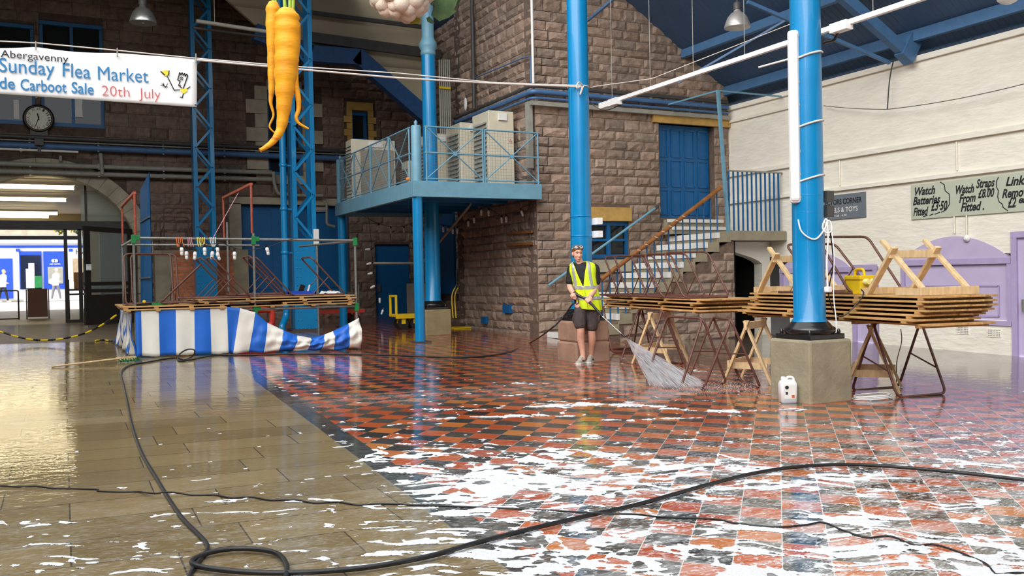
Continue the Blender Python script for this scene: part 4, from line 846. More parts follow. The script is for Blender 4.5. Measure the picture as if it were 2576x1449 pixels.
# things behind the stall
bp = thing('blue_panel', 'tall leaning blue boarded panel standing behind the stall left end', 'panel', (2.05, 24, .3)); q = MB(); a, b, c, d = ony(352, 480, 21.5), ony(375, 433, 21.0), ony(383, 745, 21.0), ony(352, 745, 21.5)
c.z = fz(c.x, c.y); d.z = fz(d.x, d.y); q.prism([a, b, c, d], (.02, .05, 0)); q.build('panel', BLUED, bp); tag(bp, None); 
for zz in (2.6, 1.5): MB().bar(ony(352, 560 if zz > 2 else 700, 21.45), ony(376, 545 if zz > 2 else 698, 20.95), .03, .03).build('batten', GALV, bp)
pile = thing('tube_frame', 'x', 'frame', (0, 0, 0)) if False else None
for (o_, xd, yd, nm) in ((ony(440, 628, 25.6), (1, 0, 0), (0, 1, .2), 'brown trestle standing on the brick wall, front one behind the lattice column'), (ony(448, 606, 25.75), (1, .1, 0), (-.2, 1, .3), 'brown trestle standing on the brick wall, rear one behind the lattice column')):
    t_ = trestle(o_, xd, yd, math.radians(76), nm, 'brown tube trestles on the brick wall'); t_.scale = (1.35, 1.35, 1.35) if False else t_.scale
rb = thing('sack_barrow', 'red plastic tub with a handhold, standing under the stall boards', 'tub', (3.3, 17.5, zS(3.3, 17.5))); q = MB(); x0, z0 = 3.02, zS(3.3, 17.5); 
q.tube(fillet([(3.05, 17.4, .55), (3.55, 17.4, .55), (3.55, 17.4, .85), (3.05, 17.4, .85)], .08, 5, True), .055, 10, True); q.build('rim', REDM, rb); MB().box((2.95, 17.42, z0), (3.6, 17.7, .6)).build('body', REDM, rb, bevel=.04)
# broom and hazard chain on the flags
br0, br1 = flo(130, 925), flo(300, 902, .07); bm_ = thing('broom', 'long wooden broom with green bristles lying on the wet flagstones by the stall', 'broom', br0)
MB().tube([br0+V((0, 0, .015)), br1], .014, 8).build('handle', WOODP, bm_); d_ = (br1-br0); d_.z = 0; d_.normalize(); n2 = V((-d_.y, d_.x, 0)); c = flo(322, 901, .06)
MB().bar(c-d_*.16+n2*.02, c+d_*.12+n2*.02, .07, .045).build('head', WOODP, bm_); q = MB()
for i in range(60): p = c+d_*r_.uniform(-.15, .15)+n2*r_.uniform(-.03, .03); q.tube([p-V((0, 0, .0)), p+V((d_.x*r_.uniform(.0, .06), r_.uniform(-.02, .02), -.05))], .006, 4)
q.build('bristles', GREENC, bm_, kind='stuff')
def hazard(pts, label, name='hazard_chain', r=.02):
    path = catmull(pts, 10); o = thing(name, label, 'chain', path[0]); acc = 0; seg = []; k = 0; mats = (YELLOWM, BLACK)
    tot = sum((b-a).length for a, b in zip(path, path[1:])); n_ = int(tot/.14); S = []; cum = [0]
    for a, b in zip(path, path[1:]): cum.append(cum[-1]+(b-a).length)
    def pa(s):
        for i in range(len(cum)-1):
            if cum[i+1] >= s: return path[i].lerp(path[i+1], (s-cum[i])/max(1e-6, cum[i+1]-cum[i]))
        return path[-1]
    for i in range(n_):
        a, b, c_ = pa(tot*i/n_), pa(tot*(i+.5)/n_), pa(tot*(i+.98)/n_); MB().tube([a, b, c_], [r*.7, r, r*.7], 6).build('link', mats[i % 2], o)
    return o
hazard([ony(-40, 818, 19.4), ony(0, 834, 19.2), ony(60, 851, 19.0), ony(110, 856, 18.8), ony(170, 850, 18.6), ony(220, 836, 18.4), ony(262, 814, 18.2), ony(293, 792, 18.05)], 'yellow and black chain slung across the way to the arch')
hazard([flo(240, 857, .02), flo(258, 855, .02), flo(282, 858, .02)], 'short end of yellow and black tape lying on the ground by the stall side', 'hazard_tape')
# ---------------- right-hand board stacks on trestles ----------------
def corner_frame(nl, nr, fl_):
    x = (nr-nl); x.z = 0; y = (fl_-nl); y.z = 0; return x.normalized(), y.normalized()
z1_ = .835; NL = onz(1757, 790, z1_); x1d, y1d = corner_frame(NL, onz(1885, 786, z1_), onz(1515, 772, z1_)); y1d = V((.16, .987, 0)); x1d = V((.987, -.16, 0))
G1 = 'boards of the back stack'
nm1 = ['lowest', 'second', 'third', 'topmost']
for i in range(4): board(NL+x1d*[0, .06, .02, .08][i]+y1d*[0, .09, .1, .02][i]+V((0, 0, .046*i+(.012 if i > 1 else 0))), x1d, y1d, 3.3, .9, nm1[i]+' board of the stack behind the spray, under the slanted brown trestles', G1)
zt = z1_+.046*4+.012+.016
GT = 'brown trestles on the back stack'
pos = [(.35, .38, 'nearest slanted brown trestle on the back stack, its loop beside the dark alcove'), (.4, 1.15, 'second slanted brown trestle from the alcove on the back stack'), (.45, 1.75, 'middle slanted brown trestle on the back stack, in front of the stair'), (.4, 2.3, 'fourth slanted brown trestle from the alcove on the back stack'), (.42, 2.75, 'farthest slanted brown trestle on the back stack, by the man in the vest')]
for i, (a, b, nm) in enumerate(pos): trestle(NL+x1d*a+y1d*b+V((0, 0, zt-z1_+.0)), x1d, y1d, A48, nm, GT)
z2_ = .80; NL2 = onz(2333, 828, z2_); y2d = V((.155, .988, 0)); x2d = V((.988, -.155, 0)); G2 = 'boards of the front stack'
off = [(.0, -.0), (-.09, .28), (-.02, .3), (.03, .12), (.05, .04), (.02, .0), (.04, .02)]; nm2 = ['lowest', 'second lowest', 'third lowest', 'middle', 'third from top', 'second from top', 'topmost']
for i in range(7): board(NL2+x2d*off[i][0]+y2d*(off[i][1]*.35)+V((0, 0, .046*i)), x2d, y2d, 3.2, .86, nm2[i]+' board of the tall stack behind the nearest column', G2)
zt2_ = z2_+.046*7
# trestles lying on the front stack
trestle(NL2+x2d*.45+y2d*1.25+V((0, 0, zt2_-z2_+.015)), x2d, y2d, A48, 'brown tube trestle lying open on the front stack behind the yellow box', 'brown trestles on the front stack')
trestle(NL2+x2d*.42+y2d*1.75+V((0, 0, zt2_-z2_+.015)), x2d, y2d, math.radians(42), 'brown tube trestle lying on the front stack, partly hidden by the nearest column', 'brown trestles on the front stack')
def lying_wtrestle(o, x, y, label):
    """wooden trestle lying on one pair of legs: the other legs cross and stick up"""
    t = thing('wooden_trestle', label, 'trestle', o, 'wooden trestles lying on the front stack'); o = V(o); z = V((0, 0, 1)); W = .56
    for s in (0, W):
        b = o+x*s; MB().bar(b+y*.52+z*.0, b+y*.1+z*.5, .035, .075, x).build('leg', WOODP, t, bevel=.004); MB().bar(b+x*.04-y*.3+z*.02, b+x*.04+y*.34+z*.58, .035, .06, x).build('leg', WOODP, t, bevel=.004)
    MB().bar(o-x*.03+y*.16+z*.43, o+x*(W+.06)+y*.16+z*.43, .04, .085, z).build('top_rail', WOODP, t, bevel=.004); MB().bar(o-x*.05-y*.3+z*.045, o+x*(W+.12)-y*.3+z*.045, .035, .085, z).build('low_rail', WOODP, t, bevel=.004); MB().bar(o-x*.03+y*.05+z*.04, o-x*.03+y*-.32+z*.04, .03, .07, z).build('side_rail', WOODP, t); MB().bar(o-x*.02+y*.6+z*.04, o+x*(W+.1)+y*.6+z*.04, .03, .07, z).build('low_rail', WOODP, t)
    return t
lying_wtrestle(NL2+x2d*.1+y2d*.45+V((0, 0, zt2_-z2_)), x2d, y2d, 'pale wooden trestle lying on the front stack at its near right end')
lying_wtrestle(NL2+x2d*.1+y2d*2.55+V((0, 0, zt2_-z2_)), x2d, y2d, 'pale wooden trestle lying on the front stack at its far end, beside the dark alcove')
# yellow site transformer
T0 = NL2+x2d*.12+y2d*1.12+V((0, 0, zt2_-z2_+.0)); tf = thing('site_transformer', 'yellow site transformer box with carry handle and two sockets on the front stack', 'transformer', T0)
def ob(a, b): q = MB(); P = [T0+x2d*x+y2d*y+V((0, 0, z)) for z in (a[2], b[2]) for x, y in ((a[0], a[1]), (b[0], a[1]), (b[0], b[1]), (a[0], b[1]))]; return q.add(P, [(0, 3, 2, 1), (4, 5, 6, 7), (0, 1, 5, 4), (1, 2, 6, 5), (2, 3, 7, 6), (3, 0, 4, 7)])
ob((0, 0, 0), (.2, .26, .16)).build('case', YELLOWM, tf, bevel=.012); ob((-.01, -.01, .16), (.21, .27, .21)).build('lid', YELLOWM, tf, bevel=.012)
MB().tube(fillet([T0+x2d*.1+y2d*.05+V((0, 0, .2)), T0+x2d*.1+y2d*.07+V((0, 0, .28)), T0+x2d*.1+y2d*.2+V((0, 0, .28)), T0+x2d*.1+y2d*.22+V((0, 0, .2))], .03), .016, 8).build('handle', YELLOWM, tf)
for s in (.06, .15): c = T0+x2d*s+V((0, 0, .14)); MB().lathe(c, [(.034, 0), (.034, .05), (.028, .055), (.028, .07)], 14, 0, -y2d).build('socket', mat('pale_yellow_plastic', rgb(236, 226, 150), .4), tf, label='pale yellow socket')
# legs under the stacks
GS = 'standing trestles under the boards'
standing(flo(2252, 1001), flo(2386, 992), 'dark brown tube trestle standing under the near end of the front stack', GS)
standing(flo(1735, 952), flo(1828, 968), 'brown tube trestle standing in the middle of the three loose ones below the back stack', GS, -1)
standing(flo(1650, 905), flo(1731, 920), 'brown tube trestle standing leftmost of the three loose ones below the back stack', GS, -1)
standing(flo(1850, 955), flo(1930, 985), 'brown tube trestle standing rightmost of the three loose ones, next to the nearest pedestal', GS, -1)
standing(NL+y1d*3.05+x1d*.05+V((0, 0, fz(8.8, 13.4)-z1_)), NL+y1d*3.05+x1d*.75+V((0, 0, fz(8.8, 13.4)-z1_)), 'brown tube trestle under the far end of the back stack beside the man', GS)
def wt_at(p, xd, label):
    x = V(xd); x.z = 0; x.normalize(); p = V(p); p.z = fz(p.x, p.y); wtrestle(p, x, V((-x.y, x.x, 0)), label, 'wooden trestles under the boards')
wt_at(onz(1634, 792, .79)+V((.3, .16, 0)), (.86, .5, 0), 'pale wooden trestle standing under the middle of the back stack, behind the spray')
wt_at(onz(1878, 808, .79)+V((.3, .18, 0)), (.86, .5, 0), 'pale wooden trestle under the far end of the front stack, left of the nearest pedestal')
wt_at(onz(2190, 812, .79)+V((.27, .22, 0)), (.78, .62, 0), 'darker wooden trestle under the front stack, right of the nearest pedestal')
# white jerrycan
b0 = V((6.83, 6.78, 0)); b0 = flo(1982, 1012); zb = b0.z; jc = thing('jerrycan', 'white plastic jerrycan with printed label standing against the nearest pedestal', 'bottle', b0); xr = V((.9, -.43, 0)); yr = V((.43, .9, 0))
prof = []
for (z, wx, wy, r) in ((0, .078, .062, .02), (.006, .088, .068, .03), (.2, .088, .068, .03), (.225, .075, .06, .03), (.24, .05, .045, .03)):
    rg = []
    for sx_, sy_, a0 in ((1, 1, 0), (-1, 1, 90), (-1, -1, 180), (1, -1, 270)):
        for k in range(4): a = math.radians(a0+30*k); rg.append(b0+xr*(sx_*(wx-r)+r*math.cos(a))+yr*(sy_*(wy-r)+r*math.sin(a))+V((0, 0, z)))
    prof.append(rg)
MB().rings(prof).build('body', mat('translucent_white_plastic', rgb(232, 232, 234), .35, var=.03), jc)
MB().lathe(b0-xr*.045+V((0, 0, .232)), [(.024, 0), (.024, .035), (.02, .04)], 14).build('cap', WHITEP, jc); MB().tube(fillet([b0-xr*.02+V((0, 0, .235)), b0+xr*.0+V((0, 0, .27)), b0+xr*.06+V((0, 0, .265)), b0+xr*.07+V((0, 0, .215))], .03), .013, 8).build('handle', WHITEP, jc)
lb = MB(); O = b0-yr*.0695; 
def quad(u0, v0, u1, v1, e=0): return [O-yr*e+xr*u0+V((0, 0, v0)), O-yr*e+xr*u1+V((0, 0, v0)), O-yr*e+xr*u1+V((0, 0, v1)), O-yr*e+xr*u0+V((0, 0, v1))]
lb.add(quad(-.06, .045, .06, .19), [(0, 1, 2, 3)]); o = lb.build('label', WHITEPAINT, jc)
q = MB(); q.add(quad(.02, .055, .05, .085, .001), [(0, 1, 2, 3)]); q.build('hazard_mark', mat('orange_ink', rgb(220, 100, 50), .5), o); q = MB(); q.lathe(O-yr*.001-xr*.03+V((0, 0, .165)), [(.02, 0), (.02, .0006)], 16, 0, -yr); q.build('logo_mark', INKBLACK, o); q = MB(); q.add(quad(-.045, .09, -.02, .12, .001), [(0, 1, 2, 3)]); q.build('logo_mark', INKBLACK, o)
for k in range(4): stroke(q, [O-yr*.001+xr*-.01+V((0, 0, .1+.012*k)), O-yr*.001+xr*.045+V((0, 0, .1+.012*k))], .003, -yr)
# fluorescent tube strapped to the column, cables
fx = thing('strip_light', 'long white sealed strip light strapped upright to the nearest blue column', 'strip light', (7.08, 7.05, 2.05)); dC = V((CP.x-7.2, CP.y-7.25, 0)).normalized(); sC = V((dC.y*-1, dC.x, 0)); 
if sC.dot(RT) > 0: sC = -sC
c0 = V((7.2, 7.25, 0))+dC*.13+sC*.125
def fbar(a, b, w_, d__): return MB().bar(a, b, w_, d__, dC)
za, zb_ = 2.12, 3.96; fbar(c0+V((0, 0, za)), c0+V((0, 0, zb_)), .115, .085).build('housing', WHITEP, fx, bevel=.03); fbar(c0+dC*.03+V((0, 0, za+.02)), c0+dC*.03+V((0, 0, zb_-.02)), .1, .07).build('diffuser', WHITEP, fx, bevel=.03)
for k in range(8): z = za+.06+k*(zb_-za-.12)/7; fbar(c0-sC*.055+dC*.01+V((0, 0, z-.015)), c0-sC*.055+dC*.01+V((0, 0, z+.015)), .012, .03).build('clip', GREYP, fx)
for z in (3.68, 2.95, 2.37): MB().tube([V((7.2, 7.25, z))+dC*(.2*math.cos(t))+sC*(.19*math.sin(t))+V((0, 0, -.03*math.sin(t))) for t in np.linspace(-.75, 2.6 if False else 2.0, 14)][::-1] if False else [V((7.2, 7.25, z-.05*math.sin(t)))+(dC*math.cos(t)+sC*math.sin(t))*(.172 if abs(t) < .8 or t < 0 else .2) for t in np.linspace(-1.6, .55, 12)], .011, 6).build('strap', ROPE, fx)
MB().tube([c0+sC*.05+V((0, 0, 3.66)), c0+sC*.36+V((0, 0, 3.6))], .011, 6).build('strap_end', ROPE, fx)
K = lambda x, y: onx(x, y, 0) if False else CP+ray(x, y)*(9.52)
cw = [K(2008, 552), K(2015, 580), K(2035, 598), K(2055, 600), K(2075, 575), K(2082, 556), K(2090, 560), K(2092, 580), K(2080, 586), K(2070, 575), K(2072, 560), K(2080, 553), K(2083, 600), K(2080, 660), K(2082, 725)]
tag(MB().tube(catmull(cw, 6), .009, 6).build('white_cable', WHITEP), 'white looped cable hanging on the right side of the nearest column', 'cable'); 
pl = MB(); a = K(2083, 728); pl.box(a-V((.03, .03, .03)), a+V((.03, .03, .03))); tag(pl.build('plug', WHITEP, bevel=.01), 'white plug hanging on a white cable beside the nearest column', 'plug')
tag(MB().tube(catmull([K(2090, 560), K(2098, 640), K(2097, 740), CP+ray(2103, 800)*9.4, CP+ray(2104, 835)*9.4], 6), .006, 6).build('white_cable', WHITEP), 'straight white cable dropping beside the column to its black base plate', 'cable')
K2 = lambda x, y, d=9.75: CP+ray(x, y)*d
tag(MB().tube(catmull([K2(2088, 580), K2(2096, 660), K2(2086, 720), K2(2085, 745), K2(2098, 785), K2(2120, 795), K2(2150, 770), K2(2172, 740), K2(2166, 728)], 6), .007, 6).build('black_cable', BLACK), 'black cable looping from the column to the yellow transformer', 'cable')
tag(MB().tube(catmull([K2(2266, 828, 10.4), K2(2268, 860, 10.4), K2(2256, 910, 10.3), flo(2255, 960, .01), flo(2248, 978, .01)], 6), .006, 6).build('grey_cable', GREYP), 'thin grey cable hanging from the front stack to the floor', 'cable')
cc = flo(2195, 1000, .012); tag(MB().tube([cc+V(((.3-.012*k)*math.cos(t)*.9+.02*math.sin(3*k), (.13-.01*k)*math.sin(t), .014*(k % 3))) for k in range(4) for t in np.linspace(0, 2*math.pi, 26)[:-1]], .006, 6).build('white_cable', WHITEP), 'coil of white cable lying on the floor behind the nearest pedestal', 'cable')
# signs on the white wall
def sign(name, label, y0, y1, z0, z1, m_, lines, x=XW-.032):
    s = thing(name, label, 'sign', (x, (y0+y1)/2, z0)); MB().box((x, y1, z0), (x+.03, y0, z1)).build('board', m_, s, bevel=.003)
    for (t, yl, zl, h, w_, sh, im, bold) in lines:
        q = MB(); text(q, t, (x-.004, yl, zl), (0, -1, 0), (0, 0, 1), h, w_, sh, 0, bold); q.build('lettering', im, s)
    return s
WY = lambda x, y: onx(x, y, XW-.032)
sA = WY(2291, 466); sB = WY(2303, 552)
sg = sign('price_sign', 'long sage green board of hand-lettered watch prices on the white wall', sA.y, 8.2, sB.z, sA.z, SIGNG, [
    (t, WY(x0, y0).y, WY(x0, y0).z, h, WY(x0, y0).y-WY(x1, y0-(x1-x0)*.16).y, .32, INKBLACK, .03) for t, x0, y0, x1, h in (('Watch', 2302, 492, 2353, .15), ('Batteries', 2297, 516, 2366, .15), ('Fitted', 2298, 543, 2336, .15), ('£3·50', 2342, 530, 2384, .16),
    ('Watch', 2405, 488, 2451, .15), ('Straps', 2456, 473, 2503, .15), ('From', 2413, 510, 2455, .15), ('£8.00', 2460, 498, 2502, .15), ('Fitted .', 2417, 532, 2476, .15), ('Links', 2530, 468, 2588, .15), ('Removed', 2521, 498, 2610, .15), ('£2', 2535, 522, 2557, .17), ('each', 2563, 511, 2605, .12))])
q = MB()
for pts in ([(2366, 458), (2376, 465), (2378, 480), (2388, 488), (2389, 502), (2388, 515), (2380, 528), (2368, 534)], [(2323, 545), (2333, 542)], [(2339, 542), (2348, 538)], [(2352, 539), (2364, 534)], [(2512, 446), (2507, 456), (2507, 470), (2512, 480), (2510, 495), (2514, 508), (2521, 513), (2524, 522), (2535, 530)]):
    stroke(q, [WY(a, b)-V((.004, 0, 0)) for a, b in pts], .016, (-1, 0, 0))
q.build('scroll_line', INKBLACK, sg)
sC_ = WY(2176, 482); sD = WY(2176, 546)
s2 = sign('shop_sign', 'slate grey shop sign partly hidden behind the nearest column on the white wall', 14.0, sC_.y, sD.z, sC_.z, SIGND, [
    ('COLLECTORS CORNER', 13.93, sD.z+.3, .11, 13.93-WY(2168, 500).y, 0, INKBLACK, .02), ('MODELS & TOYS', 13.72, sD.z+.14, .1, 13.72-WY(2158, 520).y, 0, WHITEPAINT, .012), ('OPEN 9-30 - 4-30', 13.6, sD.z+.05, .045, 13.6-WY(2130, 540).y, 0, WHITEPAINT, .01)])
# conduits and wires on the white wall
for (yy, z0, z1, nm) in ((10.42, 1.95, 2.3, 'longer'), (10.66, 2.0, 2.3, 'shorter')): tag(MB().tube([(XW-.03, yy, z0 if nm == 'longer' else 2.0), (XW-.03, yy, z1)], .014, 6).build('conduit', CREAMW), f'{nm} painted conduit dropping below the price sign' if nm == 'longer' else 'painted conduit left of the one with the round alarm fitting', 'conduit')
tag(MB().lathe((XW-.02, 10.42, 1.9), [(.06, 0), (.06, .03), (.02, .06)], 16, 0, (-1, 0, 0)).build('alarm_fitting', WHITEP), 'round white fitting at the crown of the lilac arch', 'fitting')
for y0_, z0, z1 in ((10.6, 3.1, 3.6), (13.25, 3.1, 3.6)): tag(MB().tube([(XW-.02, y0_, z0), (XW-.02, y0_, z1)], .018, 6).build('conduit', CREAMW), 'short upright painted conduit between the wall ledges, ' + ('above the price sign' if y0_ < 12 else 'beside the nearest column'), 'conduit')
gw = onx(2248, 150, XW-.25); tag(MB().tube(catmull([gw, onx(2238, 200, XW-.2), onx(2232, 275, XW-.2)], 5), .012, 5).build('twisted_wire', DGREY), 'rusty twisted wire hanging down the white wall from the eaves', 'wire')
tag(MB().tube(sag(onx(2072, 266, XW-.1), onx(2232, 275, XW-.2), .02), .007, 5).build('bunting_wire', DGREY), 'old wire strung along the white wall, left length', 'wire'); tag(MB().tube(sag(onx(2232, 275, XW-.2), onx(2600, 205, XW-.2), .05), .007, 5).build('bunting_wire', DGREY), 'old wire strung along the white wall, right length', 'wire')
for (yy, zz, nm) in ((10.55, .3, 'left'), (9.95, .28, 'right')):
    v = thing('air_brick', f'{nm} perforated air brick low in the white wall under the lilac shutter', 'air brick', (XW, yy, zz)); MB().box((XW-.012, yy-.13, zz-.07), (XW+.02, yy+.13, zz+.07)).build('plate', CREAMW, v); q = MB()
    for i in range(8):
        for j in range(4): q.box((XW-.014, yy-.11+i*.028, zz-.05+j*.03), (XW-.011, yy-.098+i*.028, zz-.038+j*.03))
    q.build('holes', DGREY, v, kind='stuff')
# ---------------- glazed screen in the arch, arcade lamps, street ----------------
sc_ = thing('door_7', None, None, (-.4, 27, GZ)); sc_['kind'] = 'structure'
f = MB(); f.box((-2.7, 26.95, 2.88), (2.2, 27.1, 3.12)); f.box((-2.7, 26.97, 2.62), (.45, 27.07, 2.72)); f.box((.02, 26.95, GZ), (.11, 27.07, 2.9)); f.box((.36, 26.95, GZ), (.46, 27.07, 2.9)); f.box((.55, 26.97, 3.1), (.61, 27.05, 4.2)); f.box((-2.0, 26.97, 3.1), (-1.94, 27.05, 4.2)); f.box((.02, 26.96, GZ), (.46, 27.04, GZ+.08)); f.build('door_frame', DARKW, sc_)
MB().box((.46, 27.0, 3.1), (1.7, 27.02, 3.95)).build('pane', GLASSC, sc_); MB().box((.9, 26.98, GZ), (2.2, 27.1, 2.9)).build('side_panel', DARKW, sc_)
lf = thing('door_8', None, None, (.45, 24.7, GZ)); lf['kind'] = 'structure'; a, b = V((.45, 24.55, 0)), V((1.65, 26.0, 0)); z0, z1 = fz(.5, 24.6)+.02, 2.85
f = MB()
for t0, t1 in ((0, .12), (.88, 1)): f.bar(a.lerp(b, (t0+t1)/2)+V((0, 0, z0)), a.lerp(b, (t0+t1)/2)+V((0, 0, z1)), .2, .06, (b-a).normalized().cross(V((0, 0, 1))))
for q0, q1 in ((z0, z0+.75), (1.2, 1.28), (1.38, 1.46), (z1-.12, z1)): f.bar(a+V((0, 0, (q0+q1)/2)), b+V((0, 0, (q0+q1)/2)), .05, q1-q0)
f.build('door_leaf', DARKW, lf); MB().bar(a+V((0, 0, 1.9)), b+V((0, 0, 1.9)), .015, 1.7).build('pane', GLASSC, lf)
for z in (1.28, 1.4): MB().bar(a.lerp(b, .1)+V((-.06, 0, z)), b+V((-.06, 0, z)), .02, .1).build('push_bar', ALU, lf)
MB().box((.5, 24.5, 1.75), (.62, 24.52, 1.9)).build('notice', WHITEPAINT, lf)
for i, (y, x1, z) in enumerate(((27.6, .34, 4.1), (31.6, .15, 4.1), (37.6, -.12, 4.1), (40.2, -.45, 4.15))):
    t = thing('ceiling_light', ['nearest lit fluorescent tube under the arcade ceiling beyond the arch', 'second lit fluorescent tube back in the arcade', 'third lit fluorescent tube back in the arcade, above the street', 'farthest, thinnest lit tube in the arcade'][i], 'ceiling light', (x1-1.2, y, z), 'arcade tube lights')
    MB().box((x1-2.3, y-.07, z+.03), (x1, y+.07, z+.1)).build('housing', WHITEP, t); MB().tube([(x1-2.3, y, z-.02), (x1-.03, y, z-.02)], .065, 10).build('tube', TUBE, t)
    ld = bpy.data.lights.new('arcade_tube', 'AREA'); ld.shape = 'RECTANGLE'; ld.size = 2.2; ld.size_y = .15; ld.energy = 14; ld.color = (1, .86, .6); lo_ = bpy.data.objects.new('tube_glow', ld); COL.objects.link(lo_); lo_.location = (x1-1.15, y, z-.1)
YT = 54.0; S = lambda x, y, d=0: ony(x, y, YT-d)
sh = thing('shop', 'white rendered shop with blue fascia line, blue door and blue window surrounds across the street', 'building', (-2, YT, .56))
MB().box((-14, YT+.1, .5), (14, YT+.6, 9)).build('wall', STREETW, sh)
def rect(nm, x0, y0, x1, y1, d, m_, par=sh, th=.12, **k): p, q = S(x0, y1, d), S(x1, y0, d); return MB().box((p.x, p.y, p.z), (q.x, p.y+th, q.z)).build(nm, m_, par, **k)
rect('upper_wall', -120, 470, 320, 590, .02, PALESTONE); rect('fascia', -120, 617, 320, 624, .0, STREETB); rect('cornice', -120, 594, 320, 612, .25, STREETW, th=.4)
for i in range(4): rect('spot_lamp', 40+i*30, 604, 44+i*30, 607, .35, WHITEP)
rect('door', -28, 650, 31, 752, .0, STREETB)
o = rect('window', 50, 632, 104, 728, .0, STREETB); rect('pane', 53, 642, 102, 728, .06, GLASSD, o); rect('display_card', 72, 662, 86, 692, .1, WHITEP, o); rect('display_stand', 66, 676, 86, 725, .09, mat('pale_green_card', rgb(214, 224, 206), .6), o); rect('display_box', 88, 694, 105, 724, .1, GREENC, o)
for x in (108, 110): pass
o = rect('cash_machine_surround', 111, 632, 166, 728, .0, STREETB); MBt = MB(); text(MBt, 'cash machine', S(125, 666, .05), (1, 0, 0), (0, 0, 1), .1, S(152, 666).x-S(125, 666).x); MBt.build('lettering', WHITEP, o); rect('cash_machine', 121, 671, 158, 714, .06, GREYP, o)
q = MB(); 
for x in (134, 141): q.lathe(S(x, 656, .05), [(.09, 0), (.09, .02)], 16, 0, (0, -1, 0))
q.build('logo_mark', WHITEP, o)
for x, y in ((45, 626), (178, 626)): rect('lamp_bracket', x-5, y, x+5, y+7, .1, STREETB)
rect('plinth', -60, 753, 58, 760, .02, GREYP); q = MB(); text(q, 'HA', S(191, 640, .06), (1, 0, 0), (0, 0, 1), .3); q.build('lettering', INKBLACK, sh); rect('window', 184, 650, 212, 708, .0, mat('brown_poster', rgb(160, 140, 116), .6)); 
rect('kerb', -120, 759, 320, 763, .6, GREYP)
for i, (x, y) in enumerate(((152, 577), (194, 577))):
    hb_ = thing('hanging_basket', ['yellow flowering hanging basket, left of the pair over the arcade mouth', 'yellow flowering hanging basket, right of the pair over the arcade mouth'][i], 'plant', ony(x, y, 43), 'hanging baskets'); c = ony(x, y, 43); q = MB(); g = MB()
    for k in range(60): p = c+V((r_.gauss(0, .13), r_.gauss(0, .1), r_.gauss(0, .08))); (q if k % 2 else g).ball(p, .035, 6, 4)
    q.build('flowers', YELLOWM, hb_, kind='stuff'); g.build('leaves', mat('basket_leaf', rgb(84, 130, 50), .6), hb_, kind='stuff'); MB().lathe(c-V((0, 0, .2)), [(.03, 0), (.16, .15)], 12).build('bowl', DGREY, hb_)
    MB().tube([c, V((c.x, 41.5, c.z+.9))], .01, 5).build('chain', DGREY, hb_)
sb_ = thing('sandwich_board', 'brown sandwich board standing near the arcade mouth', 'sign board', (-.72, 31, GZ)); 
for s, y in ((-1, 31.0), (1, 31.35)):
    q = MB(); q.add([(-1.0, y, GZ+.06), (-.46, y, GZ+.06), (-.46, 31.17, GZ+.92), (-1.0, 31.17, GZ+.92), (-1.0, y+.03, GZ+.06), (-.46, y+.03, GZ+.06), (-.46, 31.2, GZ+.92), (-1.0, 31.2, GZ+.92)], [(0, 1, 2, 3), (7, 6, 5, 4), (0, 4, 5, 1), (1, 5, 6, 2), (2, 6, 7, 3), (3, 7, 4, 0)]); q.build('board', mat('brown_board', rgb(96, 58, 40), .6), sb_)
    for x in (-1.03, -.43): MB().bar((x, y-.02*s, GZ), (x, 31.17, GZ+.9), .03, .03, (1, 0, 0)).build('leg', DARKW, sb_)
ba_ = thing('barrier', 'thin dark metal barrier at the left of the arcade', 'barrier', (-2, 31, GZ)); MB().tube(fillet([(-1.24, 31, GZ), (-1.24, 31, GZ+.88), (-3.6, 31, GZ+.88), (-3.6, 31, GZ)], .06), .022, 8).build('frame', DARKW, ba_); MB().tube([(-1.24, 31, GZ+.03), (-3.6, 31, GZ+.03)], .02, 8).build('low_rail', DARKW, ba_)
sk = thing('shelf_rack', 'dark wooden rack with a cardboard box standing in the arcade beside the door frame', 'rack', (.3, 28.6, GZ)); 
for x in (.12, .62):
    for y in (28.4, 28.9): MB().bar((x, y, GZ), (x, y, 1.55), .04, .04, (1, 0, 0)).build('upright', DARKW, sk)
for z in (1.15, 1.28): MB().box((.08, 28.36, z-.05), (.66, 28.94, z)).build('shelf', mat('dark_wood', rgb(74, 48, 36), .6), sk)
tag(MB().box((.26, 28.45, 1.28), (.62, 28.85, 1.75)).build('cardboard_box', mat('cardboard', rgb(150, 112, 74), .8)), 'brown cardboard box on the dark rack in the arcade', 'box')
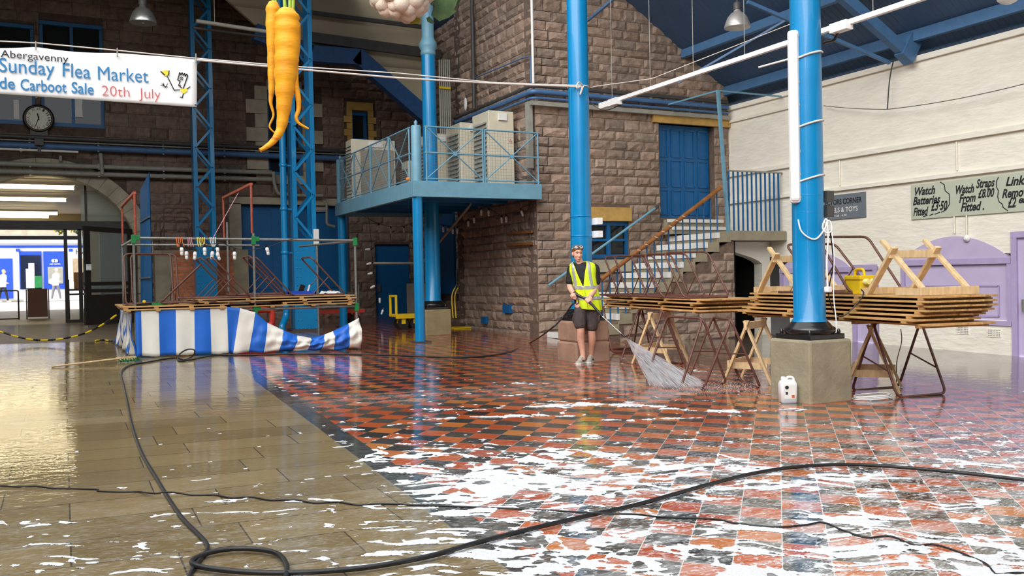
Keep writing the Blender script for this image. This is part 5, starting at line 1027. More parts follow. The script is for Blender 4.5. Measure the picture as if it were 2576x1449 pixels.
def walker(base, h, label, top, leg, lean, hair, bag=False):
    b = V(base); p = thing('person', label, 'person', b); s = h/1.7; q = MB()
    for (hx, fx, kx) in ((-.06, -.2, -.13), (.06, .22, .16)): q.tube([b+V((hx, 0, .85))*s, b+V((kx, -.03, .46))*s, b+V((fx, 0, .07))*s], [.085*s, .065*s, .045*s], 8); 
    q.build('trousers', leg, p); q = MB()
    for fx in (-.2, .22): q.ball(b+V((fx+lean*.05, -.02, .04))*s, V((.12, .05, .04))*s, 8, 6)
    q.build('shoes', WHITEPAINT, p); q = MB(); q.rings([[b+V((a*math.cos(t)+u, c*math.sin(t), z))*s for t in np.linspace(0, 2*math.pi, 13)[:-1]] for (z, a, c, u) in ((.78, .16, .12, 0), (1.0, .15, .12, .0), (1.25, .18, .13, .02*lean), (1.4, .16, .1, .03*lean), (1.47, .06, .06, .04*lean))]); 
    for y in (-.16, .16): q.tube([b+V((.02*lean, y, 1.36))*s, b+V((.06*lean-.05, y*1.2, 1.1))*s, b+V((.2*lean, y, .98))*s], [.055*s, .05*s, .04*s], 8)
    q.build('jacket', top, p); MB().tube([b+V((.04*lean, 0, 1.4))*s, b+V((.06*lean, 0, 1.55))*s], .05*s, 8).ball(b+V((.07*lean, 0, 1.59))*s, V((.085, .075, .11))*s, 10, 8).ball(b+V((.16*lean, 0, 1.58))*s, V((.02, .015, .02))*s, 6, 4).build('head', SKIN, p); MB().ball(b+V((.055*lean, 0, 1.625))*s, V((.09, .085, .095))*s, 10, 8).build('hair', hair, p)
    q = MB()
    for y in (-.16, .16): q.ball(b+V((.24*lean, y, .98))*s, V((.05, .025, .03))*s, 8, 5)
    q.build('hands', SKIN, p)
    if bag: MB().ball(b+V((-.18, -.12, 1.0))*s, V((.14, .08, .16))*s, 10, 8).build('bag', WHITEPAINT, p)
g1 = ony(141, 755, 52.6); walker(g1, 1.66, 'person in a white jacket and grey trousers walking past the cash machine', WHITEPAINT, mat('grey_trousers', rgb(120, 118, 124), .8), 1, mat('white_hair', rgb(224, 216, 206), .7), True)
g2 = ony(8, 760, 51.5); walker(g2, 1.62, 'person in a white top and black trousers walking past the blue shop door', WHITEPAINT, TSHIRT, 1, mat('fair_hair', rgb(214, 176, 120), .7))
# ---------------- pipes and fittings on the back wall ----------------
def run(name, label, x0, x1, z, r, m_, y=YB-.19, cl=True):
    o = thing(name, label, 'pipe', ((x0+x1)/2, y, z)); MB().tube([(x0, y, z), (x1, y, z)], r, 10).build('pipe', m_, o)
    if cl:
        for k in range(int((x1-x0)/1.6)): x = x0+.5+k*1.6; MB().bar((x, y-r*.6, z), (x, YB+.0, z), .05, r*2.3).build('bracket', m_, o)
run('wall_pipe', 'fat grey pipe along the back wall, upper of the pair above the arch', -6, 5.4, 4.5, .065, GREYP); run('wall_pipe', 'fat grey pipe along the back wall, lower of the pair above the arch', -6, 5.4, 4.3, .062, GREYP)
run('cable_tray', 'black pipe along the back wall under the clock', -6, 8.5, 5.2, .06, DGREY); run('conduit', 'blue painted trunking along the back wall under the clock', -6, 8.5, 4.98, .085, BLUEPIPE); run('conduit', 'thin pale cable run along the back wall above the blue trunking', -6, 8.5, 5.1, .018, GREYP, YB-.27, False); run('batten', 'short cream batten light on the back wall below the blue trunking', -3, .42, 4.86, .03, CREAMW, YB-.27)
tag(MB().tube([(.95, YB-.24, 4.85), (.98, YB-.24, 4.3)], .05, 10).build('pipe_branch', GREYP), 'short grey upright pipe linking the pair above the arch', 'pipe'); tag(MB().tube([(.0, YB-.15, 4.76), (.0, YB-.15, 4.62)], .04, 10).build('pipe_stub', GREYP), 'short grey pipe stub above the pair over the arch', 'pipe')
fl_ = thing('floodlight', 'small grey box floodlight under the clock on the back wall', 'floodlight', (-.48, YB-.3, 4.85)); MB().box((-.58, YB-.42, 4.98), (-.38, YB-.12, 5.14)).build('housing', DGREY, fl_); MB().box((-.52, YB-.3, 4.8), (-.44, YB-.2, 4.98)).build('bracket', DGREY, fl_)
pp = thing('wall_pipe', 'grey elbowed pipework on the back wall between the lattice column and the balcony', 'pipe', (5.1, YB-.3, 3.9)); MB().tube(fillet([ony(688, 432, YB-.3), ony(690, 462, YB-.3), ony(700, 488, YB-.3), ony(760, 492, YB-.3), ony(812, 492, YB-.3)], .08), .05, 10).build('pipe', GREYP, pp); MB().tube(fillet([ony(812, 505, YB-.3), ony(822, 510, YB-.3), ony(822, 565, YB-.3), ony(842, 570, YB-.3)], .08), .04, 10).build('pipe', GREYP, pp)
vg = thing('vent_grille', 'white louvred vent in the blue boarding above the balcony post', 'vent', (6.7, YB+.1, 3.3)); a, b = ony(790, 532, YB+.1), ony(818, 512, YB+.1)
MB().box((a.x, YB+.08, a.z), (b.x, YB+.2, b.z)).build('frame', WHITEPAINT, vg)
for k in range(6): z = a.z+.02+k*(b.z-a.z)/6.3; MB().box((a.x+.02, YB+.06, z), (b.x-.02, YB+.08, z+.02)).build('slat', GREYP, vg)
gb = ony(796, 595, 20.5); tag(MB().box((gb.x-.06, 20.5, gb.z-.17), (gb.x+.06, 20.58, gb.z+.17)).build('switch_box', WHITEPAINT), 'narrow white switch box on the right side of the lattice column nearer the balcony', 'box')
# clock
ck = ony(97, 298, YB-.12); co_ = thing('wall_clock', 'round dark-rimmed clock with roman numerals on the back wall over the arch', 'clock', ck); R_ = .36; dn = V((0, -1, 0))
MB().lathe(ck+V((0, .1, 0)), [(R_, 0), (R_+.01, .05), (R_-.01, .11), (R_*.82, .13), (R_*.8, .1)], 40, 0, dn).build('case', mat('dark_mahogany', rgb(48, 34, 28), .4), co_); MB().box((ck.x-.2, ck.y, ck.z-R_-.08), (ck.x+.2, ck.y+.12, ck.z-R_+.1)).build('case_foot', MATS['dark_mahogany'], co_)
fc = MB().lathe(ck, [(R_*.8, 0), (R_*.8, .02)], 40, 0, dn).build('face', mat('ivory_dial', rgb(226, 222, 206), .5, var=.03), co_); q = MB(); roman = ['XII', 'I', 'II', 'III', 'IIII', 'V', 'VI', 'VII', 'VIII', 'IX', 'X', 'XI']
for i, t in enumerate(roman):
    a = math.radians(90-30*i); ra = V((math.cos(a), 0, math.sin(a))); td = V((math.sin(a), 0, -math.cos(a))); wd = .045*len(t)**.7; text(q, t, ck+V((0, -.023, 0))+ra*(R_*.58)-td*wd/2, td, ra, .075, wd, 0, 0, .0)
q.build('numerals', INKBLACK, fc); q = MB()
for ang, ln, wd in ((100, .12, .03), (250, .22, .018)): a = math.radians(ang); d = V((math.cos(a), 0, math.sin(a))); stroke(q, [ck+V((0, -.026, 0))-d*.04, ck+V((0, -.026, 0))+d*ln], wd, (0, -1, 0))
q.build('hands', INKBLACK, fc)
# ---------------- banner on its lines ----------------
YN = 12.0; N = lambda x, y, d=0: ony(x, y, YN-d)
bn = thing('banner', 'white vinyl flea market banner hanging from two lines at the upper left', 'banner', N(250, 190)); q = MB(); nx, nz = 60, 14; vs = []
for i in range(nx+1):
    x = -420+(495+420)*i/nx; 
    for j in range(nz+1):
        t = j/nz; scal = max(0, math.sin(math.pi*((x-90)/203 % 1)))*5*(1-t) if x < 295 else 0; ytop = 118+max(0, (x-90))*.075+scal if x > 90 else 118-(90-x)*.02+scal; ybot = 236+x*.068 if x > -10 else 236+x*.04; vs.append(N(x, ytop+(ybot-ytop)*t, .005*math.sin(x*.05+t*3)*(1-t)+.004*math.sin(x*.11)*t))
q.add(vs, [(i*(nz+1)+j, i*(nz+1)+j+1, (i+1)*(nz+1)+j+1, (i+1)*(nz+1)+j) for i in range(nx) for j in range(nz)], True); o = q.build('sheet', BANNER, bn); o.modifiers.new('thickness', 'SOLIDIFY').thickness = .003
def btext(t, x0, y0, x1, y1, hpx, m_, bold, tall=0, sh=0, serif=False):
    q = MB(); a, b = N(x0, y0, .014), N(x1, y1, .014); xd = (b-a); yd = V((-xd.z, 0, xd.x)); text(q, t, a, xd, yd, hpx*a.y/2260*1.12, xd.length, sh, 0, bold); q.build('lettering', m_, o)
btext('Abergavenny', 2, 143, 172, 157, 15, INKBLACK, .0); btext('Sunday', -2, 180, 138, 190, 29, INKBLUE, .004); btext('Flea', 158, 192, 228, 198, 29, INKBLUE, .004); btext('Market', 247, 200, 374, 208, 29, INKBLUE, 0); btext('Outside', -98, 216, 38, 224, 23, INKBLUE, .012); btext('Carboot', 52, 226, 168, 233, 23, INKBLUE, .012); btext('Sale', 180, 233, 236, 238, 23, INKBLUE, .012); btext('20th', 257, 240, 326, 244, 22, INKRED, -.012); btext('July', 350, 246, 404, 249, 22, INKRED, -.012)
z5 = lambda x, y: N(x/4.954, 100+y/4.954, .014); q = MB(); kk = lambda pts, w_=.012: stroke(q, [z5(*p) for p in pts], w_, (0, -1, 0))
kk([(2215, 500), (2240, 410), (2255, 435), (2270, 412), (2285, 440), (2300, 420), (2310, 450), (2325, 430), (2340, 445)], .014); kk([(2215, 500), (2245, 515), (2225, 570), (2255, 575)]); kk([(2340, 450), (2285, 605)], .014); kk([(2230, 570), (2270, 605)]); kk([(2240, 625), (2170, 628), (2085, 455)]); kk([(2335, 612), (2368, 585)]); kk([(2285, 670), (2272, 720), (2245, 715)]); kk([(2262+18*math.cos(t), 482+18*math.sin(t)) for t in np.linspace(0, 6.28, 12)], .008); kk([(2262, 475), (2264, 490)], .01); kk([(2055, 440), (2003, 395)]); kk([(2100, 440), (2108, 385)]); kk([(2015, 545), (2040, 570), (2035, 540), (2060, 600), (2090, 545)], .007); kk([(2000, 565), (2090, 590)], .007)
q.build('doodle_lines', INKBLACK, o); q = MB(); q.add([z5(*p) for p in ((2240, 612), (2330, 600), (2338, 638), (2285, 672))], [(0, 1, 2, 3)]); q.build('doodle_fill', INKYEL, o); q = MB(); q.add([z5(*p) for p in ((2003, 395), (2090, 375), (2108, 425), (2060, 455))], [(0, 1, 2, 3)]); q.build('doodle_fill', INKYEL, o)
for (x, y) in ((90, 116), (295, 133), (493, 147)): MB().tube([N(x, y-12, .02), N(x, y+10, .03)], .008, 6).build('hook', GREYP, bn)
MB().lathe(N(91, 244, .012), [(.012, 0), (.012, .004)], 10, 0, (0, -1, 0)).build('eyelet', DGREY, o); MB().lathe(N(492, 264, .012), [(.012, 0), (.012, .004)], 10, 0, (0, -1, 0)).build('eyelet', DGREY, o)
cA = V((7.2, 11.85, 0)); cA.z = ony(1428, 212, 11.85).z
tag(MB().tube([N(-60, 101), N(90, 108), N(295, 127), N(495, 147), N(720, 166), N(1000, 184), N(1245, 208), cA], .008, 6).build('banner_line', ROPE), 'upper grey line carrying the banner across to the middle column', 'rope'); tag(MB().tube([N(495, 151, .03), N(725, 172), N(1000, 196), N(1245, 210), cA+V((0, 0, -.02))], .013, 6).build('cord', ROPE), 'white cord from the banner corner tied round the middle column', 'rope')
q = MB(); q.tube([V((7.2+.16*math.cos(t), 12+.16*math.sin(t), cA.z)) for t in np.linspace(0, 6.28, 24)[:-1]], .012, 6, True); q.tube(catmull([cA+V((-.02, -.02, 0)), cA+V((-.12, -.06, .03)), cA+V((-.16, -.06, -.06)), cA+V((-.06, -.05, -.03)), cA+V((-.1, -.06, -.16)), cA+V((-.03, -.05, -.02))], 5), .011, 5); tag(q.build('rope_knot', ROPE), 'knotted white cord wound round the middle blue column', 'rope')
tag(MB().tube([V((7.375, 11.93, cA.z)), ony(1500, 217, 11.9), ony(1640, 198, 11), ony(1990, 60, 9.6)], .006, 5).build('line', ROPE), 'thin old line running from the middle column knot up behind the white light bar', 'rope')
# ---------------- giant vegetables hanging from the roof ----------------
def carrot(label, pts, radii, roots, stems):
    c = catmull(pts, 6); rr = [radii[min(i//6, len(radii)-2)]+(radii[min(i//6+1, len(radii)-1)]-radii[min(i//6, len(radii)-2)])*((i % 6)/6) for i in range(len(c))]; rr = [r*(1+.04*math.sin(i*1.3)+.02*math.sin(i*2.9)) for i, r in enumerate(rr)]
    o = thing('giant_carrot', label, 'carrot', pts[0]); MB().tube(c, rr, 20).build('root', CARROT, o)
    for k in stems: MB().tube([pts[0]+V((k, 0, -.05)), pts[0]+V((k*1.4, .02, .25)), pts[0]+V((k*1.8, .03, 1.6))], [.022, .018, .014], 7).build('stem', STEMG, o)
    for rp, ra in roots:
        c = catmull(rp, 6); MB().tube(c, [ra[0]+(ra[1]-ra[0])*(i/(len(c)-1))**.7 for i in range(len(c))], 10).build('side_root', CARROT, o)
    return o
Q = lambda x, y, Y=10.0: ony(x, y, Y)
pxm = lambda p: p*10.35/2260
carrot('nearer, bigger giant orange carrot hanging in front of the lattice column', [Q(722, 22), Q(722, 40), Q(723, 80), Q(722, 130), Q(719, 180), Q(716, 230), Q(713, 280), Q(706, 325), Q(690, 352), Q(672, 368), Q(654, 378)], [pxm(x) for x in (14, 29, 30, 29, 27, 22, 16, 11, 8, 6, 4)],
    [([Q(742, 60, 10.05), Q(744, 110, 10.02), Q(741, 160), Q(743, 210), Q(750, 245), Q(751, 275), Q(745, 295), Q(752, 310), Q(776, 324)], (pxm(14), pxm(2.5)))], (-.02, .03, .06))
carrot('farther, thinner giant orange carrot hanging beside the bigger one', [Q(688, 5, 10.5), Q(687, 22, 10.5), Q(685, 70, 10.5), Q(684, 130, 10.5), Q(684, 180, 10.5), Q(683, 225, 10.5), Q(681, 258, 10.5), Q(688, 290, 10.5), Q(678, 318, 10.5), Q(692, 335, 10.5)], [pxm(x)*1.05 for x in (9, 17, 15, 11, 10, 7, 4, 2.6, 2.2, 1.6)], [], (.0, .02))
cf = thing('giant_cauliflower', 'giant pinkish white cauliflower hanging over the balcony, with dark leaves', 'cauliflower', Q(1010, -40, 13)); q = MB(); cc_ = Q(1008, -62, 13); rr2 = random.Random(4)
for i in range(150):
    a, b = rr2.uniform(0, 2*math.pi), math.acos(rr2.uniform(-1, .5)); d = V((math.sin(b)*math.cos(a), math.sin(b)*math.sin(a), -abs(math.cos(b)) if True else 0)); q.ball(cc_+V((d.x*.46, d.y*.46, d.z*.6)), rr2.uniform(.08, .14), 10, 7)
q.ball(cc_, (.48, .48, .6), 20, 14); q.build('curd', CURD, cf)
for i, (x, y, dx, dz, Y_) in enumerate(((1100, 35, .35, .1, 13.1), (1105, 0, .5, .3, 13.2), (1120, 10, .3, .45, 13.2), (1052, 50, -.12, -.06, 13.0), (1078, 48, .12, -.04, 13.0), (1130, -10, .4, .5, 13.3))):
    p = Q(x, y, Y_); g = MB(); L2 = V((dx, .05, dz)); s = V((-L2.z, 0, L2.x))*.45; pts = [p-L2*.3, p+s*.8, p+L2*.6+s*.5, p+L2, p+L2*.55-s*.5, p-s*.7]; g.prism(pts, (0, .015, 0)); g.build('leaf', LEAFG if i != 3 else mat('yellow_leaf', rgb(150, 140, 24), .6), cf)
MB().tube([cc_, cc_+V((0, 0, 3.5))], .01, 5).build('cord', ROPE, cf)
# ---------------- lamps and the suspended white lighting bar ----------------
def highbay(label, c, r, chrome):
    o = thing('high_bay_lamp', label, 'lamp', c, 'bell shaped lamps'); prof = [(r, 0), (r*.99, .03), (r*.93, r*.35), (r*.75, r*.8), (r*.5, r*1.1), (r*.28, r*1.22), (r*.25, r*1.4)]
    MB().lathe(c, prof, 32).build('reflector', ALU if chrome else mat('satin_grey', rgb(176, 172, 168), .35, metal=.5), o); MB().lathe(c+V((0, 0, r*1.38)), [(r*.3, 0), (r*.3, r*.5), (r*.2, r*.6)], 20).build('gear_box', DGREY, o); MB().tube([c+V((0, 0, r*1.9)), c+V((0, 0, r*1.9+3))], .012, 6).build('hanger', DGREY, o)
    MB().ball(c+V((0, 0, r*.35)), (r*.22, r*.22, r*.4), 12, 8).build('lamp', WHITEP, o)
highbay('satin grey bell lamp hanging beneath the blue boarded roof', ony(1855, 70, 12), .22, False); highbay('dim shiny bell lamp hanging high in front of the dark back wall', ony(360, 58, 19), .25, True)
lbx = 8.5; A0, B0 = onx(1512, 268, lbx), onx(2330, -14, lbx); lbz = (A0.z+onx(2290, 0, lbx).z)/2; lbar = thing('lighting_bar', 'long white suspended lighting bar crossing behind the nearest column', 'lighting track', (lbx, 10, lbz))
MB().box((lbx-.03, 2.5, lbz-.03), (lbx+.03, A0.y-.15, lbz+.03)).build('track', WHITEP, lbar); MB().box((lbx-.05, A0.y-.5, lbz-.07), (lbx+.05, A0.y, lbz+.03)).build('end_box', WHITEP, lbar)
for (x, y) in ((1552, 250), (2122, 70)): p = onx(x, y, lbx); MB().box((lbx-.1, p.y-.13, lbz-.09), (lbx+.02, p.y+.13, lbz+.02)).build('junction_box', WHITEP, lbar)
for (x, y) in ((1540, 245), (1636, 215), (1744, 178), (1873, 132), (2196, 22)): p = onx(x, y, lbx); MB().tube([V((lbx, p.y, lbz)), V((lbx, p.y, 9.0))], .006, 5).build('suspension_wire', GREYP, lbar)
MB().tube(catmull([onx(2108, 82, lbx), onx(2098, 100, lbx), onx(2080, 105, lbx), onx(2072, 108, lbx)], 5), .02, 6).build('cable_tail', BLACK, lbar)
tag(MB().tube(catmull([ony(1478, 232, 12.4), ony(1490, 262, 12.6), onx(1512, 268, lbx)-V((0, .1, .08)), onx(1545, 262, lbx)-V((0, .1, .05)), onx(1558, 250, lbx)], 6), .008, 5).build('black_cable', BLACK), 'black cable looping from the middle column to the white lighting bar end', 'cable')
lt2 = thing('lighting_bar', 'pair of pale conduit rails hanging in the shadow behind the carrots', 'lighting track', (3.8, 20, 6.8)); MB().tube([ony(494, 53, 20), ony(700, 84, 20)], .045, 8).build('rail', GREYP, lt2); MB().tube([ony(486, 70, 20.3), ony(690, 96, 20.3)], .03, 8).build('rail', DGREY, lt2); MB().tube([ony(540, 58, 20), V((ony(540, 58, 20).x, 20, 9.3))], .008, 5).build('suspension_wire', GREYP, lt2)
wb = onx(2536, -6, 12.9); q = MB()
for dx, dz, r in ((0, 0, .16), (.0, -.03, .12), (.12, .02, .1)): q.ball(wb+V((dx, dx*-2, dz)), (r, r, r*.6), 12, 8)
tag(q.build('white_ornament', WHITEPAINT), 'white rounded ornament hanging at the top right corner', 'ornament')
# block wall fittings
run_ = lambda nm, lab, pts, r, m_: tag(MB().tube(pts, r, 8).build(nm, m_), lab, 'pipe')
bo = .13
for z, r, lab in ((5.34, .04, 'black pipe bending round the brown stone corner, topmost of the bundle'), (5.22, .055, 'fat blue pipe bending round the brown stone corner'), (5.09, .03, 'thin blue pipe bending round the brown stone corner, lowest of the blue ones')):
    run_('corner_pipe', lab, fillet([(XB-bo, 20.6 if z > 5 else 17.6, z), (XB-bo, YF-bo, z), (XW-.15, YF-bo, z)], .15), r, BLUEPIPE if r != .04 else DGREY)
tk = thing('trunking', 'grey square trunking turning down the brown stone corner above the balcony', 'trunking', (XB, YF, 4)); MB().box((XB-.16, YF-.13, 4.94), (XW-.1, YF-.05, 5.03)).build('duct', GREYP, tk); MB().box((XB-.17, YF+.0, 3.65), (XB-.06, YF+.13, 5.03)).build('duct', GREYP, tk)
run_('conduit', 'white conduit up the brown stone corner above the pipe bundle', [(XB-.07, YF-.07, 5.4), (XB-.07, YF-.07, 8.8)], .03, WHITEPAINT); run_('conduit', 'black conduit pair up the side of the brown stone block', [onx(1193, 280, XB-.1), V((XB-.1, onx(1193, 280, XB-.1).y, 8.75))], .05, DGREY)
run_('conduit', 'thin blue conduit stepping along the side of the brown stone block', [onx(1172, 206, XB-.08), onx(1312, 147, XB-.08), onx(1334, 141, XB-.08), onx(1336, 220, XB-.08)], .014, BLUEPIPE)
tag(MB().ball(onx(1171, 262, XB-.08), (.03, .08, .16), 12, 8).build('bulkhead_lamp', WHITEP), 'white oval bulkhead lamp on the side of the brown stone block', 'lamp')
cbx = thing('cable_bundle', 'bundle of upright pipes clipped beside the far column', 'pipe', (XB-.1, 20.5, 5))
for k in range(6): x = 1105+k*5; p = ony(x, 150, 20.4); MB().tube([p, V((p.x, 20.4, 3.4))], .022, 6).build('pipe', GREYP, cbx)
for z in (6.0, 4.4): p = ony(1103, 180, 20.38); MB().box((p.x, 20.35, z), (p.x+.3, 20.38, z+.05)).build('clip_bar', YELLOWM, cbx)
q = MB(); q.box((XB-.02, 0, 0), (XB, .01, .01)) if False else None
for i, (x0, y0, x1, y1, lab) in enumerate(((1265, 767, 1281, 787, 'small blue painted patch low on the side of the stone block, nearer one'), (1211, 797, 1221, 814, 'small blue painted patch low on the side of the stone block, farther one'))):
    a, b = onx(x0, y1, XB-.065), onx(x1, y0, XB-.065); tag(MB().box((XB-.075, b.y, a.z), (XB+.02, a.y, b.z)).build('wall_plate', BLUED), lab, 'plate')
for i, (y, lab) in enumerate(((583, 'upper'), (612, 'lower'))): a, b = onx(1275, y+4, XB-.05), onx(1338, y, XB-.05); tag(MB().bar(a, b, .05, .05).build('timber_batten', BAMB), f'{lab} timber batten fixed across the side of the stone block under the balcony', 'batten')
# festoons under the balcony
U = lambda x, y, Y=18.5: ony(x, y, Y)
def fest(label, pts, bl, bulbs):
    cb = catmull(pts, 12); tag(MB().tube(cb, .007, 5).build('festoon_cable', BLACK), label, 'cable')
    for p, t in bulbs: t = V(t).normalized(); q = min(cb, key=lambda c: (c-p).length); bulb(q+t*.042, t, bl, 'bulbs under the balcony')
fest('black festoon cable strung beneath the balcony to the stone corner', [U(1082, 560, 20), U(1115, 566, 20), U(1150, 570, 20), U(1180, 550, 19.5), U(1200, 538, 19), U(1215, 520, 18.5), U(1240, 530, 18), U(1262, 542, 18), onx(1300, 530, XB-.1), onx(1333, 515, XB-.1), onx(1331, 560, XB-.1), onx(1336, 610, XB-.1)], 'white bulb on the festoon cable strung beneath the balcony', [(U(x, y, Y_), (dx, 0, -1)) for x, y, Y_, dx in ((1116, 570, 20, 0), (1128, 575, 20, 0), (1141, 577, 20, 0), (1154, 575, 20, 0), (1181, 560, 19.5, 0), (1192, 548, 19.2, 0), (1216, 522, 18.6, 0), (1230, 535, 18.2, 0), (1262, 545, 18, 0), (1276, 545, 17.8, 0), (1310, 524, 17.2, .4))])
fest('black festoon cable strung along under the far side of the balcony', [V((6.75, 21.85, 2.985)), U(930, 552, 22), U(951, 562, 22), U(983, 570, 22), U(1016, 569, 22), U(1040, 560, 22), V((8.6, 21.85, 2.985))], 'white bulb on the cable strung along under the far side of the balcony', [(U(x, y, 22), (dx, 0, -1)) for x, y, dx in ((952, 566, -.4), (984, 574, 0), (1017, 573, 0))])
fest('black festoon cable hanging down in front of the blue door behind the stall', [V((6.85, 21.85, 2.985)), U(928, 552, 22), U(934, 610, 22), U(938, 660, 22), U(945, 710, 22), U(955, 745, 22), U(965, 775, 22)], 'white bulb on the cable hanging down by the blue door under the balcony', [(U(x, y, 22), (dx, 0, dz)) for x, y, dx, dz in ((936, 629, -1, 0), (938, 658, -1, -.3), (941, 688, -1, -.2), (948, 718, -1, -.5), (957, 745, 0, -1), (966, 776, -.4, -1))])
# ---------------- trolleys under the balcony ----------------
def flatbed(label, x0, x1, y0, y1, zb_, deckm, railm, wheels=True):
    z0 = fz((x0+x1)/2, (y0+y1)/2); o = thing('platform_trolley', label, 'trolley', ((x0+x1)/2, (y0+y1)/2, z0)); MB().box((x0, y0, z0+zb_), (x1, y1, z0+zb_+.06)).build('deck', deckm, o); MB().box((x0-.01, y0-.02, z0+zb_-.04), (x1+.01, y0, z0+zb_+.05)).build('edge_rail', railm, o)
    for x in (x0+.2, x1-.2):
        for y in (y0+.08, y1-.08):
            MB().tube([(x, y-.035, z0+.13), (x, y+.035, z0+.13)], .13, 18).build('wheel', RUBBER, o); MB().box((x-.05, y-.05, z0+.13), (x+.05, y+.05, z0+zb_)).build('fork', railm, o)
    return o
t1 = flatbed('long low flatbed trolley with red ends behind the stall right end', 5.3, 6.9, 22.4, 23.2, .34, mat('worn_timber_deck', rgb(120, 92, 68), .8), REDM)
for p in ((6.8, 22.5), (6.8, 23.1)): MB().tube([(p[0], p[1], .6), (p[0], p[1], 1.25)], .02, 8).build('handle_post', GALV, t1)
MB().tube([(6.8, 22.5, 1.25), (6.8, 23.1, 1.25)], .02, 8).build('handle_bar', GALV, t1)
t2 = flatbed('small yellow platform trolley with an upright yellow end frame, left of the blue post', 7.0, 7.7, 20.2, 20.7, .3, YELLOWM, YELLOWM)
for y in (20.24, 20.66): MB().bar((7.02, y, .5), (7.02, y, 1.0), .03, .05, (1, 0, 0)).build('end_frame', YELLOWM, t2)
MB().bar((7.02, 20.24, .98), (7.02, 20.66, .98), .03, .05).build('end_frame', YELLOWM, t2)
t3 = thing('sack_truck', 'yellow hand truck with black grips leaning behind the far column', 'trolley', (8.5, 20.3, .2)); 
for dx in (0, .3): MB().tube(catmull([ony(1140+dx*25, 800, 19.9+dx), ony(1137+dx*25, 745, 20.0+dx), ony(1146+dx*25, 722, 20.0+dx)], 5), .018, 8).build('side_tube', YELLOWM, t3); MB().tube([ony(1145+dx*25, 724, 20.0+dx), ony(1149+dx*25, 715, 20.0+dx)], .024, 8).build('grip', BLACK, t3)
MB().box((8.35, 19.9, fz(8.5, 20)), (8.8, 20.3, fz(8.5, 20)+.03)).build('toe_plate', YELLOWM, t3)
for xx, lab in ((7.6, 'pale chest cabinet standing left behind the far column'), ): tag(MB().box((8.6, 23.2, fz(8, 23)), (9.3, 23.9, 1.25)).build('cabinet', mat('pale_laminate', rgb(170, 160, 146), .6), bevel=.02), lab, 'cabinet')
nb = ony(1082, 655, YB-.06); tag(MB().box((nb.x-.05, YB-.07, nb.z-.25), (nb.x+.08, YB-.05, nb.z+.2)).build('notice', WHITEPAINT), 'white notice sheet on the dark back wall between the two blue doors', 'notice')
# ---------------- the man with the pressure washer ----------------
MB0 = flo(1474, 912); dM = V((CP.x-MB0.x, CP.y-MB0.y, 0)).normalized(); uM = V((-dM.y, dM.x, 0)); 
if uM.dot(RT) < 0: uM = -uM
def m(u, v, w=0): return MB0+uM*u+V((0, 0, v))+dM*w
man = thing('person', 'man in yellow high visibility vest, black t-shirt and dark shorts holding the lance', 'person', MB0)
def remesh(mb, name, mt, parent, vox=.008, smooth=4, label=None):
    o = mb.build(name+'_raw', mt, None, fix=False)
    r = o.modifiers.new('r', 'REMESH'); r.mode = 'VOXEL'; r.voxel_size = vox; r.use_smooth_shade = True
    s = o.modifiers.new('s', 'SMOOTH'); s.iterations = smooth; s.factor = .5
    dg = bpy.context.evaluated_depsgraph_get(); me = bpy.data.meshes.new_from_object(o.evaluated_get(dg)); me.name = name
    me.materials.clear(); me.materials.append(mt); me.polygons.foreach_set('use_smooth', [True]*len(me.polygons))
    n = bpy.data.objects.new(name, me); COL.objects.link(n); n.parent = parent; n.location = o.location-wl(parent); bpy.data.objects.remove(o)
    return tag(n, label)
def limb(mb, pts, rr, n=12, sub=5):
    c = catmull(pts, sub); R = []
    for i in range(len(c)): k = min(i//sub, len(rr)-2); f = (i-k*sub)/sub; R.append(rr[k]+(rr[k+1]-rr[k])*min(1, f))
    mb.tube(c, R, n); mb.ball(c[0], R[0], 10, 8); mb.ball(c[-1], R[-1], 10, 8)
# skeleton (u = to the right in view, v = up, w = towards the viewer)
hL, kL, aL = (-.07, .90, .03), (-.07, .50, .13), (-.042, .09, .10); hR, kR, aR = (.105, .90, .0), (.095, .48, .03), (.078, .10, -.10)
shL, eL, wL = (-.195, 1.43, -.02), (-.225, 1.17, .0), (-.165, 1.05, .2); shR, eR, wR = (.165, 1.43, -.02), (.178, 1.17, -.02), (.075, 1.0, .2)
body = MB()
limb(body, [m(*hL), m(-.078, .70, .09), m(*kL), m(-.072, .36, .1), m(-.05, .2, .09), m(*aL)], [.085, .075, .058, .058, .042, .038]); limb(body, [m(*hR), m(.105, .68, .02), m(*kR), m(.098, .35, -.0), m(.085, .2, -.06), m(*aR)], [.085, .075, .058, .058, .042, .038])
for (a, s) in ((aL, -1), (aR, 1)): limb(body, [m(a[0], .07, a[2]), m(a[0]-.03, .045, a[2]+.08), m(a[0]-.045, .035, a[2]+.15)], [.04, .036, .028])
for v_, a_, c_ in ((.88, .13, .02), (1.0, .12, .015), (1.15, .12, 0), (1.28, .12, -.01)): body.ball(m(c_, v_, -.01), (a_, .085, .12), 14, 10)
limb(body, [m(*shL), m(-.1, 1.46, -.02), m(.05, 1.45, -.02), m(*shR)], [.048, .055, .055, .048]); limb(body, [m(-.04, 1.44, -.01), m(-.07, 1.53, .02), m(-.085, 1.58, .03)], [.065, .055, .055])
limb(body, [m(*shL), m(-.215, 1.3, -.01), m(*eL), m(-.205, 1.11, .1), m(*wL)], [.05, .048, .043, .042, .03]); limb(body, [m(*shR), m(.178, 1.3, -.02), m(*eR), m(.135, 1.08, .09), m(*wR)], [.056, .05, .043, .042, .03])
